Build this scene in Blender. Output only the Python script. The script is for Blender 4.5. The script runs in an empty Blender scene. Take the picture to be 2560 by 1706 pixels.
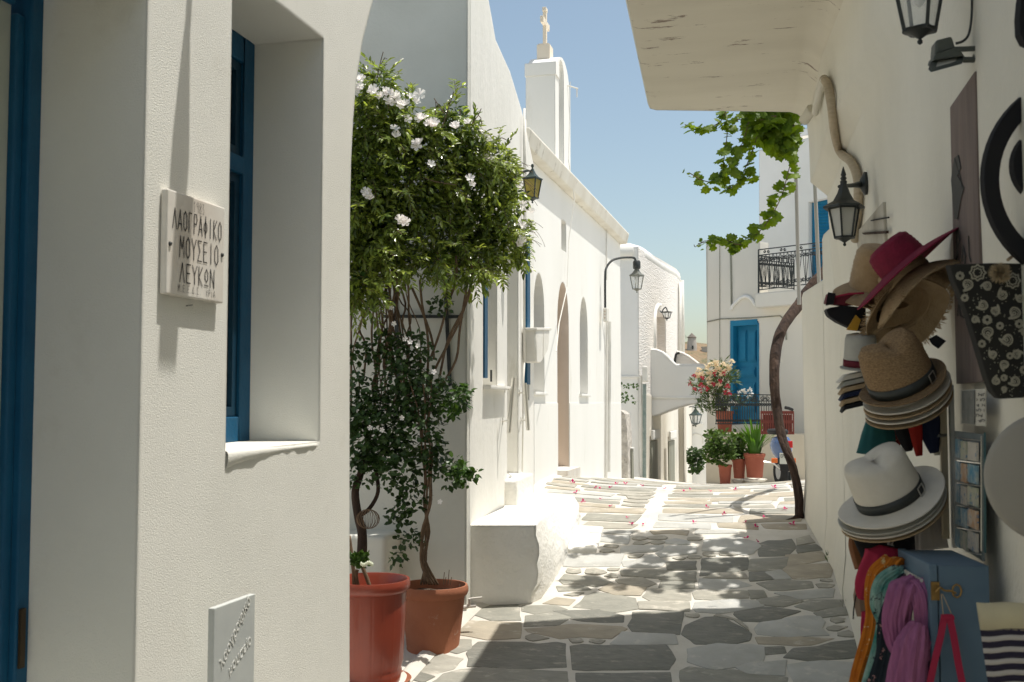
import bpy, math, random
from math import radians as R, sin, cos, tan, atan2, pi, sqrt
from mathutils import Vector as V, Matrix
from mathutils.geometry import tessellate_polygon
random.seed(7)
S = bpy.context.scene
COL = S.collection
# ------------------------------------------------------------------ camera
EYE = 1.6
F = 2700.0                     # focal length in pixels of the 2560 px wide photograph
PITCH, YAW = math.atan(152 / F), math.atan(685 / F)
cd = bpy.data.cameras.new('camera'); cam = bpy.data.objects.new('camera', cd); COL.objects.link(cam)
cd.sensor_width = 36; cd.lens = 36 * F / 2560
cam.location = (0, 0, EYE); cam.rotation_euler = (pi / 2 + PITCH, 0, YAW)
cd.clip_start = .05; cd.clip_end = 4000
cd.dof.use_dof = True; cd.dof.focus_distance = 8.5; cd.dof.aperture_fstop = 8.0
S.camera = cam
# ------------------------------------------------------------------ light
SUN_EL, SUN_AZ = 74.5, 18.0    # azimuth measured from +X towards +Y
w = bpy.data.worlds.new('World'); S.world = w; w.use_nodes = True
nt = w.node_tree; bg = nt.nodes['Background']
sk = nt.nodes.new('ShaderNodeTexSky'); sk.sky_type = 'NISHITA'; sk.sun_disc = False
sk.sun_elevation = R(SUN_EL); sk.sun_rotation = R(90 - SUN_AZ)
sk.air_density = 1.0; sk.dust_density = 2.0; sk.ozone_density = .55; sk.altitude = 50
tn = nt.nodes.new('ShaderNodeMix'); tn.data_type = 'RGBA'; tn.blend_type = 'MULTIPLY'; tn.inputs[0].default_value = 1; tn.inputs[7].default_value = (1.04, 1.01, .88, 1)
nt.links.new(sk.outputs[0], tn.inputs[6]); nt.links.new(tn.outputs[2], bg.inputs[0]); bg.inputs[1].default_value = .135
sd = bpy.data.lights.new('sun', 'SUN'); sd.energy = 4.3; sd.angle = R(.53); sd.color = (1, .96, .89)
so = bpy.data.objects.new('sun', sd); COL.objects.link(so)
_d = V((cos(R(SUN_EL)) * cos(R(SUN_AZ)), cos(R(SUN_EL)) * sin(R(SUN_AZ)), sin(R(SUN_EL))))
so.rotation_euler = _d.to_track_quat('Z', 'Y').to_euler(); so.location = (3, 1, 12)
S.view_settings.view_transform = 'Standard'; S.view_settings.look = 'None'
S.view_settings.gamma = 1; S.view_settings.exposure = .30; S.view_settings.use_curve_mapping = False
S.cycles.max_bounces = 8; S.cycles.diffuse_bounces = 5; S.cycles.transparent_max_bounces = 12
# ------------------------------------------------------------------ surveying helpers
CM = Matrix.Rotation(YAW, 3, 'Z') @ Matrix.Rotation(pi / 2 + PITCH, 3, 'X')
C0 = V((0, 0, EYE))
def ray(x, y): return CM @ V(((x - 1280) / F, (853 - y) / F, -1))
def pd(x, y, d): return C0 + ray(x, y) * d                       # at depth d along the view axis
def cv(a, b, c=0): return CM @ V((a, -b, -c))                      # a vector: right, down, away
def pl(x, y, p, dr):                                             # on the vertical plane through p running along dr
    n = V((dr[1], -dr[0], 0)); r = ray(x, y); return C0 + r * (n.dot(V((p[0], p[1], 0)) - C0) / n.dot(r))
def pz(x, y, z): r = ray(x, y); return C0 + r * ((z - EYE) / r.z)
KN = [(-3, -1.75), (4, -1.70), (6, -1.62), (7.5, -1.38), (9, -1.09), (10.2, -.925), (11.2, -.865), (12.5, -.955), (17, -1.29), (20, -1.49), (26, -2.2), (40, -4.6), (90, -12), (400, -20)]
def H(x, y):
    if y <= KN[0][0]: z = KN[0][1]
    elif y >= KN[-1][0]: z = KN[-1][1]
    else:
        for i in range(len(KN) - 1):
            if KN[i][0] <= y <= KN[i + 1][0]: break
        def sl(j):
            if j <= 0 or j >= len(KN) - 1: return 0
            a = (KN[j][1] - KN[j - 1][1]) / (KN[j][0] - KN[j - 1][0]); b = (KN[j + 1][1] - KN[j][1]) / (KN[j + 1][0] - KN[j][0])
            return 0 if a * b <= 0 else 2 * a * b / (a + b)
        (x0, y0), (x1, y1) = KN[i], KN[i + 1]; h = x1 - x0; t = (y - x0) / h
        z = y0 * (2 * t**3 - 3 * t * t + 1) + h * sl(i) * (t**3 - 2 * t * t + t) + y1 * (3 * t * t - 2 * t**3) + h * sl(i + 1) * (t**3 - t * t)
    k = max(0, min(1, (y - 8.5) / 3)); xx = max(-2.6, min(.6, x))
    return EYE + z + .045 * (xx + 1.1) ** 2 * k
def proj(p): q = CM.transposed() @ (p - C0); return 1280 - q.x / q.z * F, 853 + q.y / q.z * F
def pg(x, y):                                                    # on the ground
    r = ray(x, y); t = 3.0
    while t < 60:
        p = C0 + r * t
        if p.z < H(p.x, p.y): break
        t += .05
    a, b = t - .05, t
    for _ in range(20):
        m = (a + b) / 2; p = C0 + r * m
        if p.z < H(p.x, p.y): b = m
        else: a = m
    return C0 + r * b
# ------------------------------------------------------------------ mesh helpers
W = {}                                                           # world origin of each object
def tag(o, label=None, cat=None, group=None, kind=None):
    if label: o['label'] = label
    if cat: o['category'] = cat
    if group: o['group'] = group
    if kind: o['kind'] = kind
    return o
def _place(o, org, parent):
    COL.objects.link(o); W[o.name] = V(org)
    if parent: o.parent = parent; o.location = V(org) - W[parent.name]
    else: o.location = org
def thing(name, label, cat, loc, group=None):
    o = bpy.data.objects.new(name, None); o.empty_display_size = .1
    _place(o, V(loc), None); return tag(o, label, cat, group)
class MB:
    def __init__(s): s.v = []; s.f = []
    def add(s, vs, fs):
        n = len(s.v); s.v += [V(p) for p in vs]; s.f += [tuple(i + n for i in f) for f in fs]; return s
    def box(s, a, b):
        (x0, y0, z0), (x1, y1, z1) = [min(p) for p in zip(a, b)], [max(p) for p in zip(a, b)]
        return s.add([(x0, y0, z0), (x1, y0, z0), (x1, y1, z0), (x0, y1, z0), (x0, y0, z1), (x1, y0, z1), (x1, y1, z1), (x0, y1, z1)],
                     [(0, 3, 2, 1), (4, 5, 6, 7), (0, 1, 5, 4), (1, 2, 6, 5), (2, 3, 7, 6), (3, 0, 4, 7)])
    def obox(s, c, ax, ay, az):                                   # oriented box: centre and half-axes
        c, ax, ay, az = V(c), V(ax), V(ay), V(az); vs = []
        for k in (-1, 1):
            for i, j in ((-1, -1), (1, -1), (1, 1), (-1, 1)): vs.append(c + ax * i + ay * j + az * k)
        return s.add(vs, [(0, 3, 2, 1), (4, 5, 6, 7), (0, 1, 5, 4), (1, 2, 6, 5), (2, 3, 7, 6), (3, 0, 4, 7)])
    def prism(s, pts, off, holes=(), cap_back=True):
        loops = [[V(p) for p in pts]] + [[V(p) for p in h] for h in holes]; off = V(off)
        flat = [p for l in loops for p in l]; n = len(flat)
        tris = tessellate_polygon(loops)
        fs = [tuple(t) for t in tris]
        if cap_back: fs += [tuple(i + n for i in reversed(t)) for t in tris]
        k = 0
        for l in loops:
            m = len(l)
            for i in range(m): a, b = k + i, k + (i + 1) % m; fs.append((a, b, b + n, a + n))
            k += m
        return s.add(flat + [p + off for p in flat], fs)
    def tube(s, path, r, n=8, cap=True):
        P = [V(p) for p in path]; rs = r if isinstance(r, (list, tuple)) else [r] * len(P)
        vs = []; prev = None
        for i, p in enumerate(P):
            t = (P[min(i + 1, len(P) - 1)] - P[max(i - 1, 0)]).normalized()
            u = (prev - t * prev.dot(t)) if prev else t.orthogonal()
            if u.length < 1e-4: u = t.orthogonal()
            u.normalize(); prev = u; v = t.cross(u)
            for k in range(n): a = 2 * pi * k / n; vs.append(p + (u * cos(a) + v * sin(a)) * rs[i])
        fs = [(i * n + k, i * n + (k + 1) % n, (i + 1) * n + (k + 1) % n, (i + 1) * n + k) for i in range(len(P) - 1) for k in range(n)]
        if cap: fs += [tuple(range(n - 1, -1, -1)), tuple((len(P) - 1) * n + k for k in range(n))]
        return s.add(vs, fs)
    def lathe(s, prof, c, n=32, ax=(0, 0, 1), ux=None, wob=None, sx=1, sy=1):
        ax = V(ax).normalized(); u = (V(ux) - ax * V(ux).dot(ax)).normalized() if ux else ax.orthogonal().normalized(); v = ax.cross(u); c = V(c); vs = []
        for j, (r, h) in enumerate(prof):
            for k in range(n):
                a = 2 * pi * k / n; rr, hh = (r, h) if not wob else wob(r, h, a, j)
                vs.append(c + u * (cos(a) * rr * sx) + v * (sin(a) * rr * sy) + ax * hh)
        fs = [(j * n + k, j * n + (k + 1) % n, (j + 1) * n + (k + 1) % n, (j + 1) * n + k) for j in range(len(prof) - 1) for k in range(n)]
        if prof[0][0] > 1e-4: fs.append(tuple(range(n - 1, -1, -1)))
        if prof[-1][0] > 1e-4: fs.append(tuple((len(prof) - 1) * n + k for k in range(n)))
        return s.add(vs, fs)
    def sheet(s, grid):                                           # grid of points, rows of equal length
        m = len(grid[0]); vs = [p for r_ in grid for p in r_]
        return s.add(vs, [(i * m + j, i * m + j + 1, (i + 1) * m + j + 1, (i + 1) * m + j) for i in range(len(grid) - 1) for j in range(m - 1)])
    def build(s, name, mat, parent=None, smooth=False, org=None, recalc=True, solid=0, bevel=0, sub=0):
        if org is None:
            lo = V([min(p[i] for p in s.v) for i in range(3)]); hi = V([max(p[i] for p in s.v) for i in range(3)])
            org = V(((lo.x + hi.x) / 2, (lo.y + hi.y) / 2, lo.z))
        me = bpy.data.meshes.new(name); me.from_pydata([p - V(org) for p in s.v], [], s.f)
        if recalc:
            import bmesh
            b = bmesh.new(); b.from_mesh(me); bmesh.ops.remove_doubles(b, verts=b.verts, dist=1e-5); bmesh.ops.recalc_face_normals(b, faces=b.faces); b.to_mesh(me); b.free()
        me.materials.append(mat)
        if smooth:
            me.polygons.foreach_set('use_smooth', [True] * len(me.polygons))
            if smooth == 'auto': me.set_sharp_from_angle(angle=R(38))
        o = bpy.data.objects.new(name, me); _place(o, org, parent)
        if solid: m = o.modifiers.new('t', 'SOLIDIFY'); m.thickness = solid; m.offset = 0
        if bevel: m = o.modifiers.new('b', 'BEVEL'); m.width = bevel; m.segments = 2; m.limit_method = 'ANGLE'
        if sub: m = o.modifiers.new('s', 'SUBSURF'); m.levels = m.render_levels = sub
        return o
def arc(a, b, bulge, n=10):                                      # points of an upward half-ellipse from a to b
    a, b = V(a), V(b); return [(a + b) / 2 + (a - b) / 2 * cos(pi * i / n) + V((0, 0, bulge)) * sin(pi * i / n) for i in range(n + 1)]
def smoothpath(P, k=6):
    P = [V(p) for p in P]; out = []
    for i in range(len(P) - 1):
        a, b, c, d = P[max(i - 1, 0)], P[i], P[i + 1], P[min(i + 2, len(P) - 1)]
        for j in range(k):
            t = j / k; out.append(.5 * ((2 * b) + (c - a) * t + (2 * a - 5 * b + 4 * c - d) * t * t + (3 * b - a - 3 * c + d) * t**3))
    return out + [P[-1]]
def interp(rs, n):
    out = []
    for i in range(n):
        t = i / (n - 1) * (len(rs) - 1); j = min(int(t), len(rs) - 2); out.append(rs[j] + (rs[j + 1] - rs[j]) * (t - j))
    return out
def copy_tree(o, parent=None):
    c = o.copy(); COL.objects.link(c)
    if parent: c.parent = parent
    for ch in [k for k in list(o.children)]: copy_tree(ch, c)
    return c
# ------------------------------------------------------------------ materials
def srgb(r, g, b): return tuple(((c / 255) / 12.92 if c <= 10 else ((c / 255 + .055) / 1.055) ** 2.4) for c in (r, g, b)) + (1,)
def M(name, c1, c2=None, rough=.85, scale=6., bump=0, bscale=80., bev=0, spec=.3, metal=0, stain=None, coat=0, stretch=(1, 1, 1), island=0, detail=4, bump2=0, b2scale=8., dist=.01, trans=0, sheen=0):
    m = bpy.data.materials.new(name); m.use_nodes = True; t = m.node_tree; N = t.nodes; L = t.links; b = N['Principled BSDF']
    c1 = tuple(c1) + (1,) if len(c1) == 3 else c1; c2 = c2 and (tuple(c2) + (1,) if len(c2) == 3 else c2)
    b.inputs['Roughness'].default_value = rough; b.inputs['Metallic'].default_value = metal; b.inputs['Specular IOR Level'].default_value = spec
    b.inputs['Coat Weight'].default_value = coat; b.inputs['Sheen Weight'].default_value = sheen
    tc = N.new('ShaderNodeTexCoord'); mp = N.new('ShaderNodeMapping'); mp.inputs['Scale'].default_value = stretch; ge = N.new('ShaderNodeNewGeometry')
    L.new(ge.outputs['Position'], mp.inputs[0]); out = None
    def noise(sc, det=4, ro=.55):
        n = N.new('ShaderNodeTexNoise'); n.inputs['Scale'].default_value = sc; n.inputs['Detail'].default_value = det; n.inputs['Roughness'].default_value = ro; L.new(mp.outputs[0], n.inputs[0]); return n.outputs[0]
    def ramp(src, a, z):
        r = N.new('ShaderNodeMapRange'); r.inputs[1].default_value = a; r.inputs[2].default_value = z; L.new(src, r.inputs[0]); return r.outputs[0]
    def mix(fac, A, B):
        x = N.new('ShaderNodeMix'); x.data_type = 'RGBA'; L.new(fac, x.inputs[0])
        for s_, k in ((A, 6), (B, 7)):
            if isinstance(s_, tuple): x.inputs[k].default_value = s_
            else: L.new(s_, x.inputs[k])
        return x.outputs[2]
    col = c1
    if c2: col = mix(ramp(noise(scale, detail), .34, .66), c1, c2)
    if island: 
        q = N.new('ShaderNodeHueSaturation'); 
        rr = N.new('ShaderNodeMapRange'); L.new(ge.outputs['Random Per Island'], rr.inputs[0]); rr.inputs[3].default_value = 1 - island; rr.inputs[4].default_value = 1 + island
        L.new(rr.outputs[0], q.inputs['Value'])
        if isinstance(col, tuple): q.inputs['Color'].default_value = col
        else: L.new(col, q.inputs['Color'])
        col = q.outputs[0]
    if stain:                                                     # (colour, low, high, scale)
        col = mix(ramp(noise(stain[3], 8, .7), stain[1], stain[2]), col, tuple(stain[0]) + (1,))
    if isinstance(col, tuple): b.inputs['Base Color'].default_value = col
    else: L.new(col, b.inputs['Base Color'])
    nrm = None
    if bev:
        bv = N.new('ShaderNodeBevel'); bv.samples = 3; bv.inputs[0].default_value = bev; nrm = bv.outputs[0]
    for st, sc, dt in ((bump2, b2scale, 3), (bump, bscale, 5)):
        if st:
            bp = N.new('ShaderNodeBump'); bp.inputs['Strength'].default_value = st; bp.inputs['Distance'].default_value = dist
            L.new(noise(sc, dt), bp.inputs['Height'])
            if nrm: L.new(nrm, bp.inputs['Normal'])
            nrm = bp.outputs[0]
    if nrm: L.new(nrm, b.inputs['Normal'])
    if trans:
        tr = N.new('ShaderNodeBsdfTranslucent'); ms = N.new('ShaderNodeMixShader'); ms.inputs[0].default_value = trans
        hs = N.new('ShaderNodeHueSaturation'); hs.inputs['Value'].default_value = 1.5; hs.inputs['Saturation'].default_value = 1.15; hs.inputs['Hue'].default_value = .485
        if isinstance(col, tuple): hs.inputs['Color'].default_value = col
        else: L.new(col, hs.inputs['Color'])
        L.new(hs.outputs[0], tr.inputs[0]); L.new(b.outputs[0], ms.inputs[1]); L.new(tr.outputs[0], ms.inputs[2]); L.new(ms.outputs[0], N['Material Output'].inputs[0])
    m['p'] = 1
    return m
def glass(name, col, alpha=.25, rough=.08):
    m = M(name, col, rough=rough, spec=.5); m.node_tree.nodes['Principled BSDF'].inputs['Alpha'].default_value = alpha; return m
WH = (.80, .785, .735)
m_near = M('plaster_near', (.80, .79, .73), (.76, .75, .69), scale=2.2, bump=.6, bscale=230, bev=.02, bump2=.14, b2scale=14, dist=.0045, stain=((.68, .66, .59), .58, .85, 2.5), rough=.95)
m_pl = M('plaster_white', WH, (.74, .725, .675), scale=1.6, bump=.25, bscale=60, bev=.03, bump2=.5, b2scale=5, dist=.02, stretch=(1, 1, .35), stain=((.60, .575, .50), .60, .80, 4), rough=.95)
m_church = M('plaster_church', (.83, .82, .78), (.79, .78, .735), scale=1.2, bump=.15, bscale=50, bev=.02, bump2=.35, b2scale=3, stretch=(1, 1, .3), stain=((.66, .63, .55), .60, .82, 3), rough=.95)
m_corn = M('plaster_cornice', (.80, .77, .69), (.70, .66, .57), scale=3, bump=.3, bscale=40, bev=.015, stain=((.36, .31, .24), .60, .72, 5), rough=.95, stretch=(1, 1, .5))
m_end = M('plaster_end_wall', (.70, .69, .63), (.63, .62, .56), scale=1.8, bump=.2, bscale=50, bev=.03, bump2=.2, b2scale=4, rough=.95)
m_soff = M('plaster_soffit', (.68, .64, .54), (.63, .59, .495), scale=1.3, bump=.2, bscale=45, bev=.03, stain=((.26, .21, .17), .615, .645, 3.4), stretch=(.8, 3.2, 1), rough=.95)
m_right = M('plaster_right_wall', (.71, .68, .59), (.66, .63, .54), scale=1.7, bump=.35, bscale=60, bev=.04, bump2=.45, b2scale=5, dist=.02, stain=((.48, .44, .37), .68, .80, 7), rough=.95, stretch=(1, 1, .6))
m_bench = M('plaster_bench', (.84, .825, .78), (.78, .76, .70), scale=3, bump=.4, bscale=30, bev=.035, bump2=.5, b2scale=7, dist=.025, rough=.95)
m_far = M('plaster_far', (.82, .81, .78), (.76, .75, .71), scale=.9, bump=.1, bscale=20, bev=.05, rough=.95)
m_farwarm = M('plaster_far_warm', (.76, .73, .655), (.70, .665, .585), scale=.8, bump=.2, bscale=20, bev=.05, stain=((.50, .40, .32), .70, .80, 1.6), rough=.95, stretch=(1, 1, .35))
m_blue = M('blue_paint', (.005, .07, .15), (.007, .085, .175), scale=9, rough=.5, bump=.15, bscale=60, bev=.004)
m_blue2 = M('blue_paint_door', (.008, .165, .31), (.012, .20, .36), scale=5, rough=.55, bump=.1, bscale=40)
m_dkblue = M('dark_blue_paint', (.006, .032, .06), (.008, .045, .08), scale=9, rough=.5, bev=.004)
m_iron = M('black_iron', (.018, .022, .022), (.03, .035, .033), scale=20, rough=.5, spec=.5)
m_greeniron = M('green_black_iron', (.016, .035, .032), (.03, .05, .045), scale=20, rough=.45, spec=.5)
m_brown = M('beige_reveal', (.56, .46, .38), (.52, .42, .34), scale=3, rough=.9)
m_glassdk = M('dark_glass', (.03, .035, .035), rough=.15, spec=.6)
m_marble = M('marble', (.72, .69, .63), (.62, .56, .49), scale=5, rough=.45, stain=((.50, .40, .31), .62, .75, 6), bev=.004)
m_marble2 = M('grey_marble', (.50, .52, .50), (.44, .46, .45), scale=7, rough=.5, bev=.003)
m_letter = M('letter_paint', (.018, .017, .016), rough=.8)
m_steel = M('brushed_steel', (.75, .73, .68), rough=.3, metal=1)
m_pipe = M('painted_pipe', (.72, .70, .65), (.66, .64, .58), scale=10, rough=.8)
m_grout = M('grout_white', (.64, .61, .55), (.53, .50, .44), scale=3.5, bump=.35, bscale=45, dist=.012, rough=.95, stain=((.42, .38, .31), .62, .78, 4))
# ================================================================== GROUND
mb = MB()
def lin(a, b, n): return [a + (b - a) * i / n for i in range(n + 1)]
ys = lin(-3, 22, 100) + lin(22, 40, 9)[1:] + [60, 90, 160, 400, 900, 2500]
xs = [-2500, -400, -60, -12, -6] + lin(-4.4, 1.6, 24) + [4, 12, 60, 400, 2500]
mb.sheet([[V((x, y, H(x, y))) for x in xs] for y in ys])
ground = tag(mb.build('ground', m_grout, smooth=True), 'whitewashed mortar bed of the stone-paved lane', kind='structure')
# stones: polygons surveyed on the photograph, then rows laid out over the crest
def zz(p): return pg(1000 + p[0] / 2.046, 1180 + p[1] / 2.046)
TR = [[(385,690),(590,685),(602,755),(470,757),(375,725)], [(640,690),(775,688),(840,706),(700,724),(640,712)], [(800,714),(1010,710),(1125,735),(1110,762),(880,748)],
[(660,740),(780,725),(855,748),(795,780),(650,787)], [(310,765),(600,778),(600,850),(440,848),(285,830)], [(660,805),(880,790),(1060,800),(1140,808),(1060,850),(800,835)],
[(230,862),(355,865),(345,905),(285,925),(205,900)], [(120,985),(200,932),(290,965),(240,1000),(130,1030)], [(365,930),(430,882),(830,884),(835,1000),(560,1005),(420,985)],
[(890,898),(1345,892),(1390,960),(1360,1010),(910,1008)], [(1095,880),(1150,824),(1385,838),(1400,880),(1200,886)], [(1200,725),(1440,718),(1415,826),(1200,812)],
[(1475,790),(1560,750),(1650,748),(1775,830),(1700,875),(1520,875),(1465,830)], [(1490,910),(1620,888),(1850,900),(1835,975),(1620,1008),(1500,970)], [(1855,775),(2000,758),(2140,748),(2150,830),(1980,842),(1850,828)],
[(2010,925),(2200,890),(2340,865),(2345,940),(2120,965),(2000,945)], [(2000,990),(2160,974),(2345,985),(2340,1076),(2030,1076)], [(1840,850),(2030,850),(2170,856),(2080,885),(1860,882)],
[(1850,905),(1950,900),(1960,925),(1860,935)], [(1450,1024),(1700,1022),(1960,1055),(1950,1140),(1450,1140)], [(930,1040),(1370,1032),(1380,1150),(940,1150)],
[(180,1090),(250,1040),(420,1012),(830,1024),(860,1150),(180,1150)], [(1700,990),(1950,975),(1950,1040),(1800,1030)], [(1740,704),(1900,698),(1990,720),(1900,762),(1760,760)],
[(1515,700),(1530,672),(1700,658),(1860,668),(1840,693),(1640,720),(1530,716)], [(2040,690),(2110,662),(2250,658),(2240,690),(2120,708)], [(2130,720),(2270,694),(2280,730),(2160,742)],
[(1240,668),(1465,668),(1465,712),(1245,704)], [(920,690),(960,638),(1080,632),(1190,652),(1210,700),(1100,713)], [(1260,640),(1290,603),(1400,600),(1470,620),(1470,655),(1300,660)],
[(1035,605),(1090,578),(1240,597),(1215,632),(1110,628)], [(1120,555),(1230,548),(1300,574),(1250,588),(1140,572)], [(830,558),(850,530),(1000,545),(1070,568),(1030,578),(860,572)],
[(1340,590),(1350,562),(1490,567),(1490,595),(1380,600)], [(1520,622),(1550,612),(1720,614),(1770,612),(1770,645),(1620,652),(1525,650)], [(1785,612),(1850,612),(1865,640),(1800,648)],
[(1840,657),(1950,648),(2045,664),(1950,688),(1860,680)], [(2020,625),(2120,612),(2210,602),(2200,640),(2050,650)], [(1850,572),(1950,555),(2080,566),(2095,592),(1900,604)],
[(1805,520),(1885,513),(1900,548),(1815,553)], [(1545,530),(1560,450),(1770,445),(1770,495),(1690,512)], [(1380,500),(1375,467),(1500,462),(1505,497)], [(1345,550),(1365,522),(1500,517),(1500,558)],
[(1545,592),(1550,552),(1700,555),(1760,580),(1640,600)], [(865,425),(1130,425),(1110,482),(850,482)], [(1150,460),(1260,450),(1340,460),(1330,480),(1160,482)], [(1140,512),(1350,507),(1335,545),(1150,532)],
[(1965,500),(2000,483),(2180,472),(2200,492),(2190,535),(2020,545)], [(1990,478),(1990,432),(2140,412),(2180,450),(2010,480)], [(1845,430),(1850,372),(2000,347),(2010,390),(1980,425)],
[(1800,452),(1975,442),(1955,480),(1930,505),(1790,505)], [(2040,385),(2120,375),(2150,400),(2040,413)], [(2038,347),(2090,332),(2112,360),(2035,375)], [(1555,402),(1570,352),(1720,332),(1830,382),(1790,412)],
[(1350,397),(1500,387),(1500,417),(1350,432)], [(820,590),(930,582),(960,603),(830,612)], [(745,672),(800,647),(880,657),(850,680)], [(60,1060),(110,1035),(160,1050),(110,1076)],
[(1150,390),(1330,382),(1330,400),(1140,420)], [(1560,545),(1620,522),(1750,520),(1760,545)], [(2110,760),(2110,700),(2112,700)], [(1620,745),(1640,735),(1730,762),(1770,810),(1700,760)], [(1880,520),(1950,510),(1990,545),(1920,548)]]
polys = []
for t in TR:
    q = [zz(p) for p in t]; c_ = sum(q, V()) / len(q); g_ = lambda v: v * (1 + .03 / max(.08, v.length)); q = [c_ + g_(p - c_) for p in q]; polys.append([(p.x, p.y) for p in q])
def inside(p, poly):
    c = False; j = len(poly) - 1
    for i in range(len(poly)):
        a, b = poly[i], poly[j]
        if (a[1] > p[1]) != (b[1] > p[1]) and p[0] < (b[0] - a[0]) * (p[1] - a[1]) / (b[1] - a[1]) + a[0]: c = not c
        j = i
    return c
def segd(p, a, b):
    dx, dy = b[0] - a[0], b[1] - a[1]; l = dx * dx + dy * dy
    t = 0 if l == 0 else max(0, min(1, ((p[0] - a[0]) * dx + (p[1] - a[1]) * dy) / l)); return sqrt((a[0] + t * dx - p[0]) ** 2 + (a[1] + t * dy - p[1]) ** 2)
def pdist(p, poly): return 0 if inside(p, poly) else min(segd(p, poly[i - 1], poly[i]) for i in range(len(poly)))
def XL(y):                                                       # left and right border of the lane
    k = [(4, -1.55), (5.6, -1.55), (6.0, -1.62), (7.2, -2.1), (7.25, -1.62), (7.6, -1.62), (9.3, -1.80), (10.2, -2.3), (10.6, -2.42), (16.6, -2.42), (20, -2.5)]
    for a, b in zip(k, k[1:]):
        if y <= b[0]: return a[1] + (b[1] - a[1]) * (y - a[0]) / (b[0] - a[0])
    return -2.5
XWK = [(-3, .66), (3.4, .50), (6.9, .41), (7.35, .395), (8.3, .33), (9.7, .13), (11, .3)]
def XW(y):
    for a, b in zip(XWK, XWK[1:]):
        if y <= b[0]: return a[1] + (b[1] - a[1]) * (y - a[0]) / (b[0] - a[0])
    return .8
rg = random.Random(5)
y = 8.75; traced = list(polys)
rowpolys = []
while y < 17.5:
    h = rg.uniform(.15, .27) * (1 if y < 12 else 1.5); xl, xr = XL(y) + .05, (XW(y) - .04 if y < 9.7 else .9)
    gx = -1.18                                                   # the long painted joint
    for x0, x1 in ((xl, gx - .06), (gx + .06, xr)):
        x = x0
        while x < x1 - .08:
            wd = rg.uniform(.3, .85); wd = wd if x + wd < x1 - .22 else x1 - x
            g = .022; j = lambda s=.035: rg.uniform(-s, s)
            sk_ = .05 * sin(x * 2.1 + y)
            q = [(x + g + j(.02), y + g + sk_ + j()), (x + wd * .5, y + g + sk_ + j(.02)), (x + wd - g + j(.02), y + g + sk_ + j()), (x + wd - g + j(.03), y + h - g + sk_ + j()), (x + wd * .55, y + h - g + sk_ + j(.02)), (x + g + j(.03), y + h - g + sk_ + j())]
            if wd > .1 and not any(min(pdist(p, t) for p in q) < .03 or inside((x + wd / 2, y + h / 2), t) for t in traced): rowpolys.append(q)
            x += wd
    y += h
# small fillers between the surveyed stones, then every stone grows until only a joint is left
kb = [pg(x, y) for x, y in ((930, 1800), (985, 1722), (1030, 1672), (1090, 1608), (1150, 1550), (1180, 1522))]
def XLk(y):
    if y < kb[0].y: return kb[0].x + .1
    for a, b in zip(kb, kb[1:]):
        if y <= b.y: return a.x + (b.x - a.x) * (y - a.y) / (b.y - a.y) + .1
    return max(XL(y), -1.66 if y < 7.6 else -9) + .03
slabp = [tuple(pg(*p)[:2]) for p in ((1424, 1322), (1509, 1327), (1492, 1382), (1420, 1384))]
fill = []; obst = [slabp] + [p for p in rowpolys if min(q[1] for q in p) < 9.3]
for _ in range(5200):
    y0 = rg.uniform(4.9, 8.9); x0 = rg.uniform(XLk(y0) + .05, XW(y0) - .05)
    ok = min(pdist((x0, y0), t) for t in polys + fill + obst)
    if ok < .055: continue
    rr = min(rg.uniform(.05, .13), ok - .02); n = 8; a0 = rg.random() * 6; ex = rg.uniform(1, 1.5)
    fill.append([(x0 + rr * ex * rg.uniform(.85, 1.05) * cos(a0 + k * 2 * pi / n), y0 + rr * rg.uniform(.8, 1) * sin(a0 + k * 2 * pi / n)) for k in range(n)])
def dens(p):
    out = []
    for i in range(len(p)):
        a, b = p[i], p[(i + 1) % len(p)]; l = sqrt((a[0] - b[0]) ** 2 + (a[1] - b[1]) ** 2); m = max(1, int(l / .09))
        out += [(a[0] + (b[0] - a[0]) * k / m, a[1] + (b[1] - a[1]) * k / m) for k in range(m)]
    return out
grow = [dens(p) if len(p) > 3 else None for p in polys] + [list(p) for p in fill]
def cen(p): return (sum(q[0] for q in p) / len(p), sum(q[1] for q in p) / len(p))
okk = [i for i, p in enumerate(grow) if p and len(p) > 3]; cs_ = {i: cen(grow[i]) for i in okk}
nb = {i: [j for j in okk if j != i and abs(cs_[i][0] - cs_[j][0]) < .95 and abs(cs_[i][1] - cs_[j][1]) < .7] for i in okk}
jw = {i: rg.uniform(.026, .044) for i in okk}
cj = [zz(p) for p in ((1520, 350), (1522, 480), (1512, 560), (1494, 610), (1482, 700), (1440, 800), (1420, 900), (1400, 1000), (1390, 1150))]
cjl = [(a.x, a.y) for a in cj]; cjp = [[(a[0] - .018, a[1]), (b[0] - .018, b[1]), (b[0] + .018, b[1]), (a[0] + .018, a[1])] for a, b in zip(cjl, cjl[1:])]
for it_ in range(9):
    for i in okk:
        p = grow[i]; c = cs_[i]; others = [grow[j] for j in nb[i]] + [o for o in obst if abs(o[0][1] - c[1]) < .9] + [o for o in cjp if abs(o[0][1] - c[1]) < .7]
        new = []
        for q in p:
            dx, dy = q[0] - c[0], q[1] - c[1]; l = sqrt(dx * dx + dy * dy) or 1; t = (q[0] + dx / l * .014, q[1] + dy / l * .014)
            if XLk(t[1]) + .01 < t[0] < XW(t[1]) - .04 and 4.8 < t[1] < 8.9 and all(min(segd(t, o[k - 1], o[k]) for k in range(len(o))) > jw[i] and not inside(t, o) for o in others): new.append(t)
            else: new.append(q)
        grow[i] = new
for p in grow:
    if p and len(p) > 3:
        for k in range(len(p)): p[k] = (p[k][0] + rg.uniform(-.008, .008), p[k][1] + rg.uniform(-.006, .006))
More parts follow.
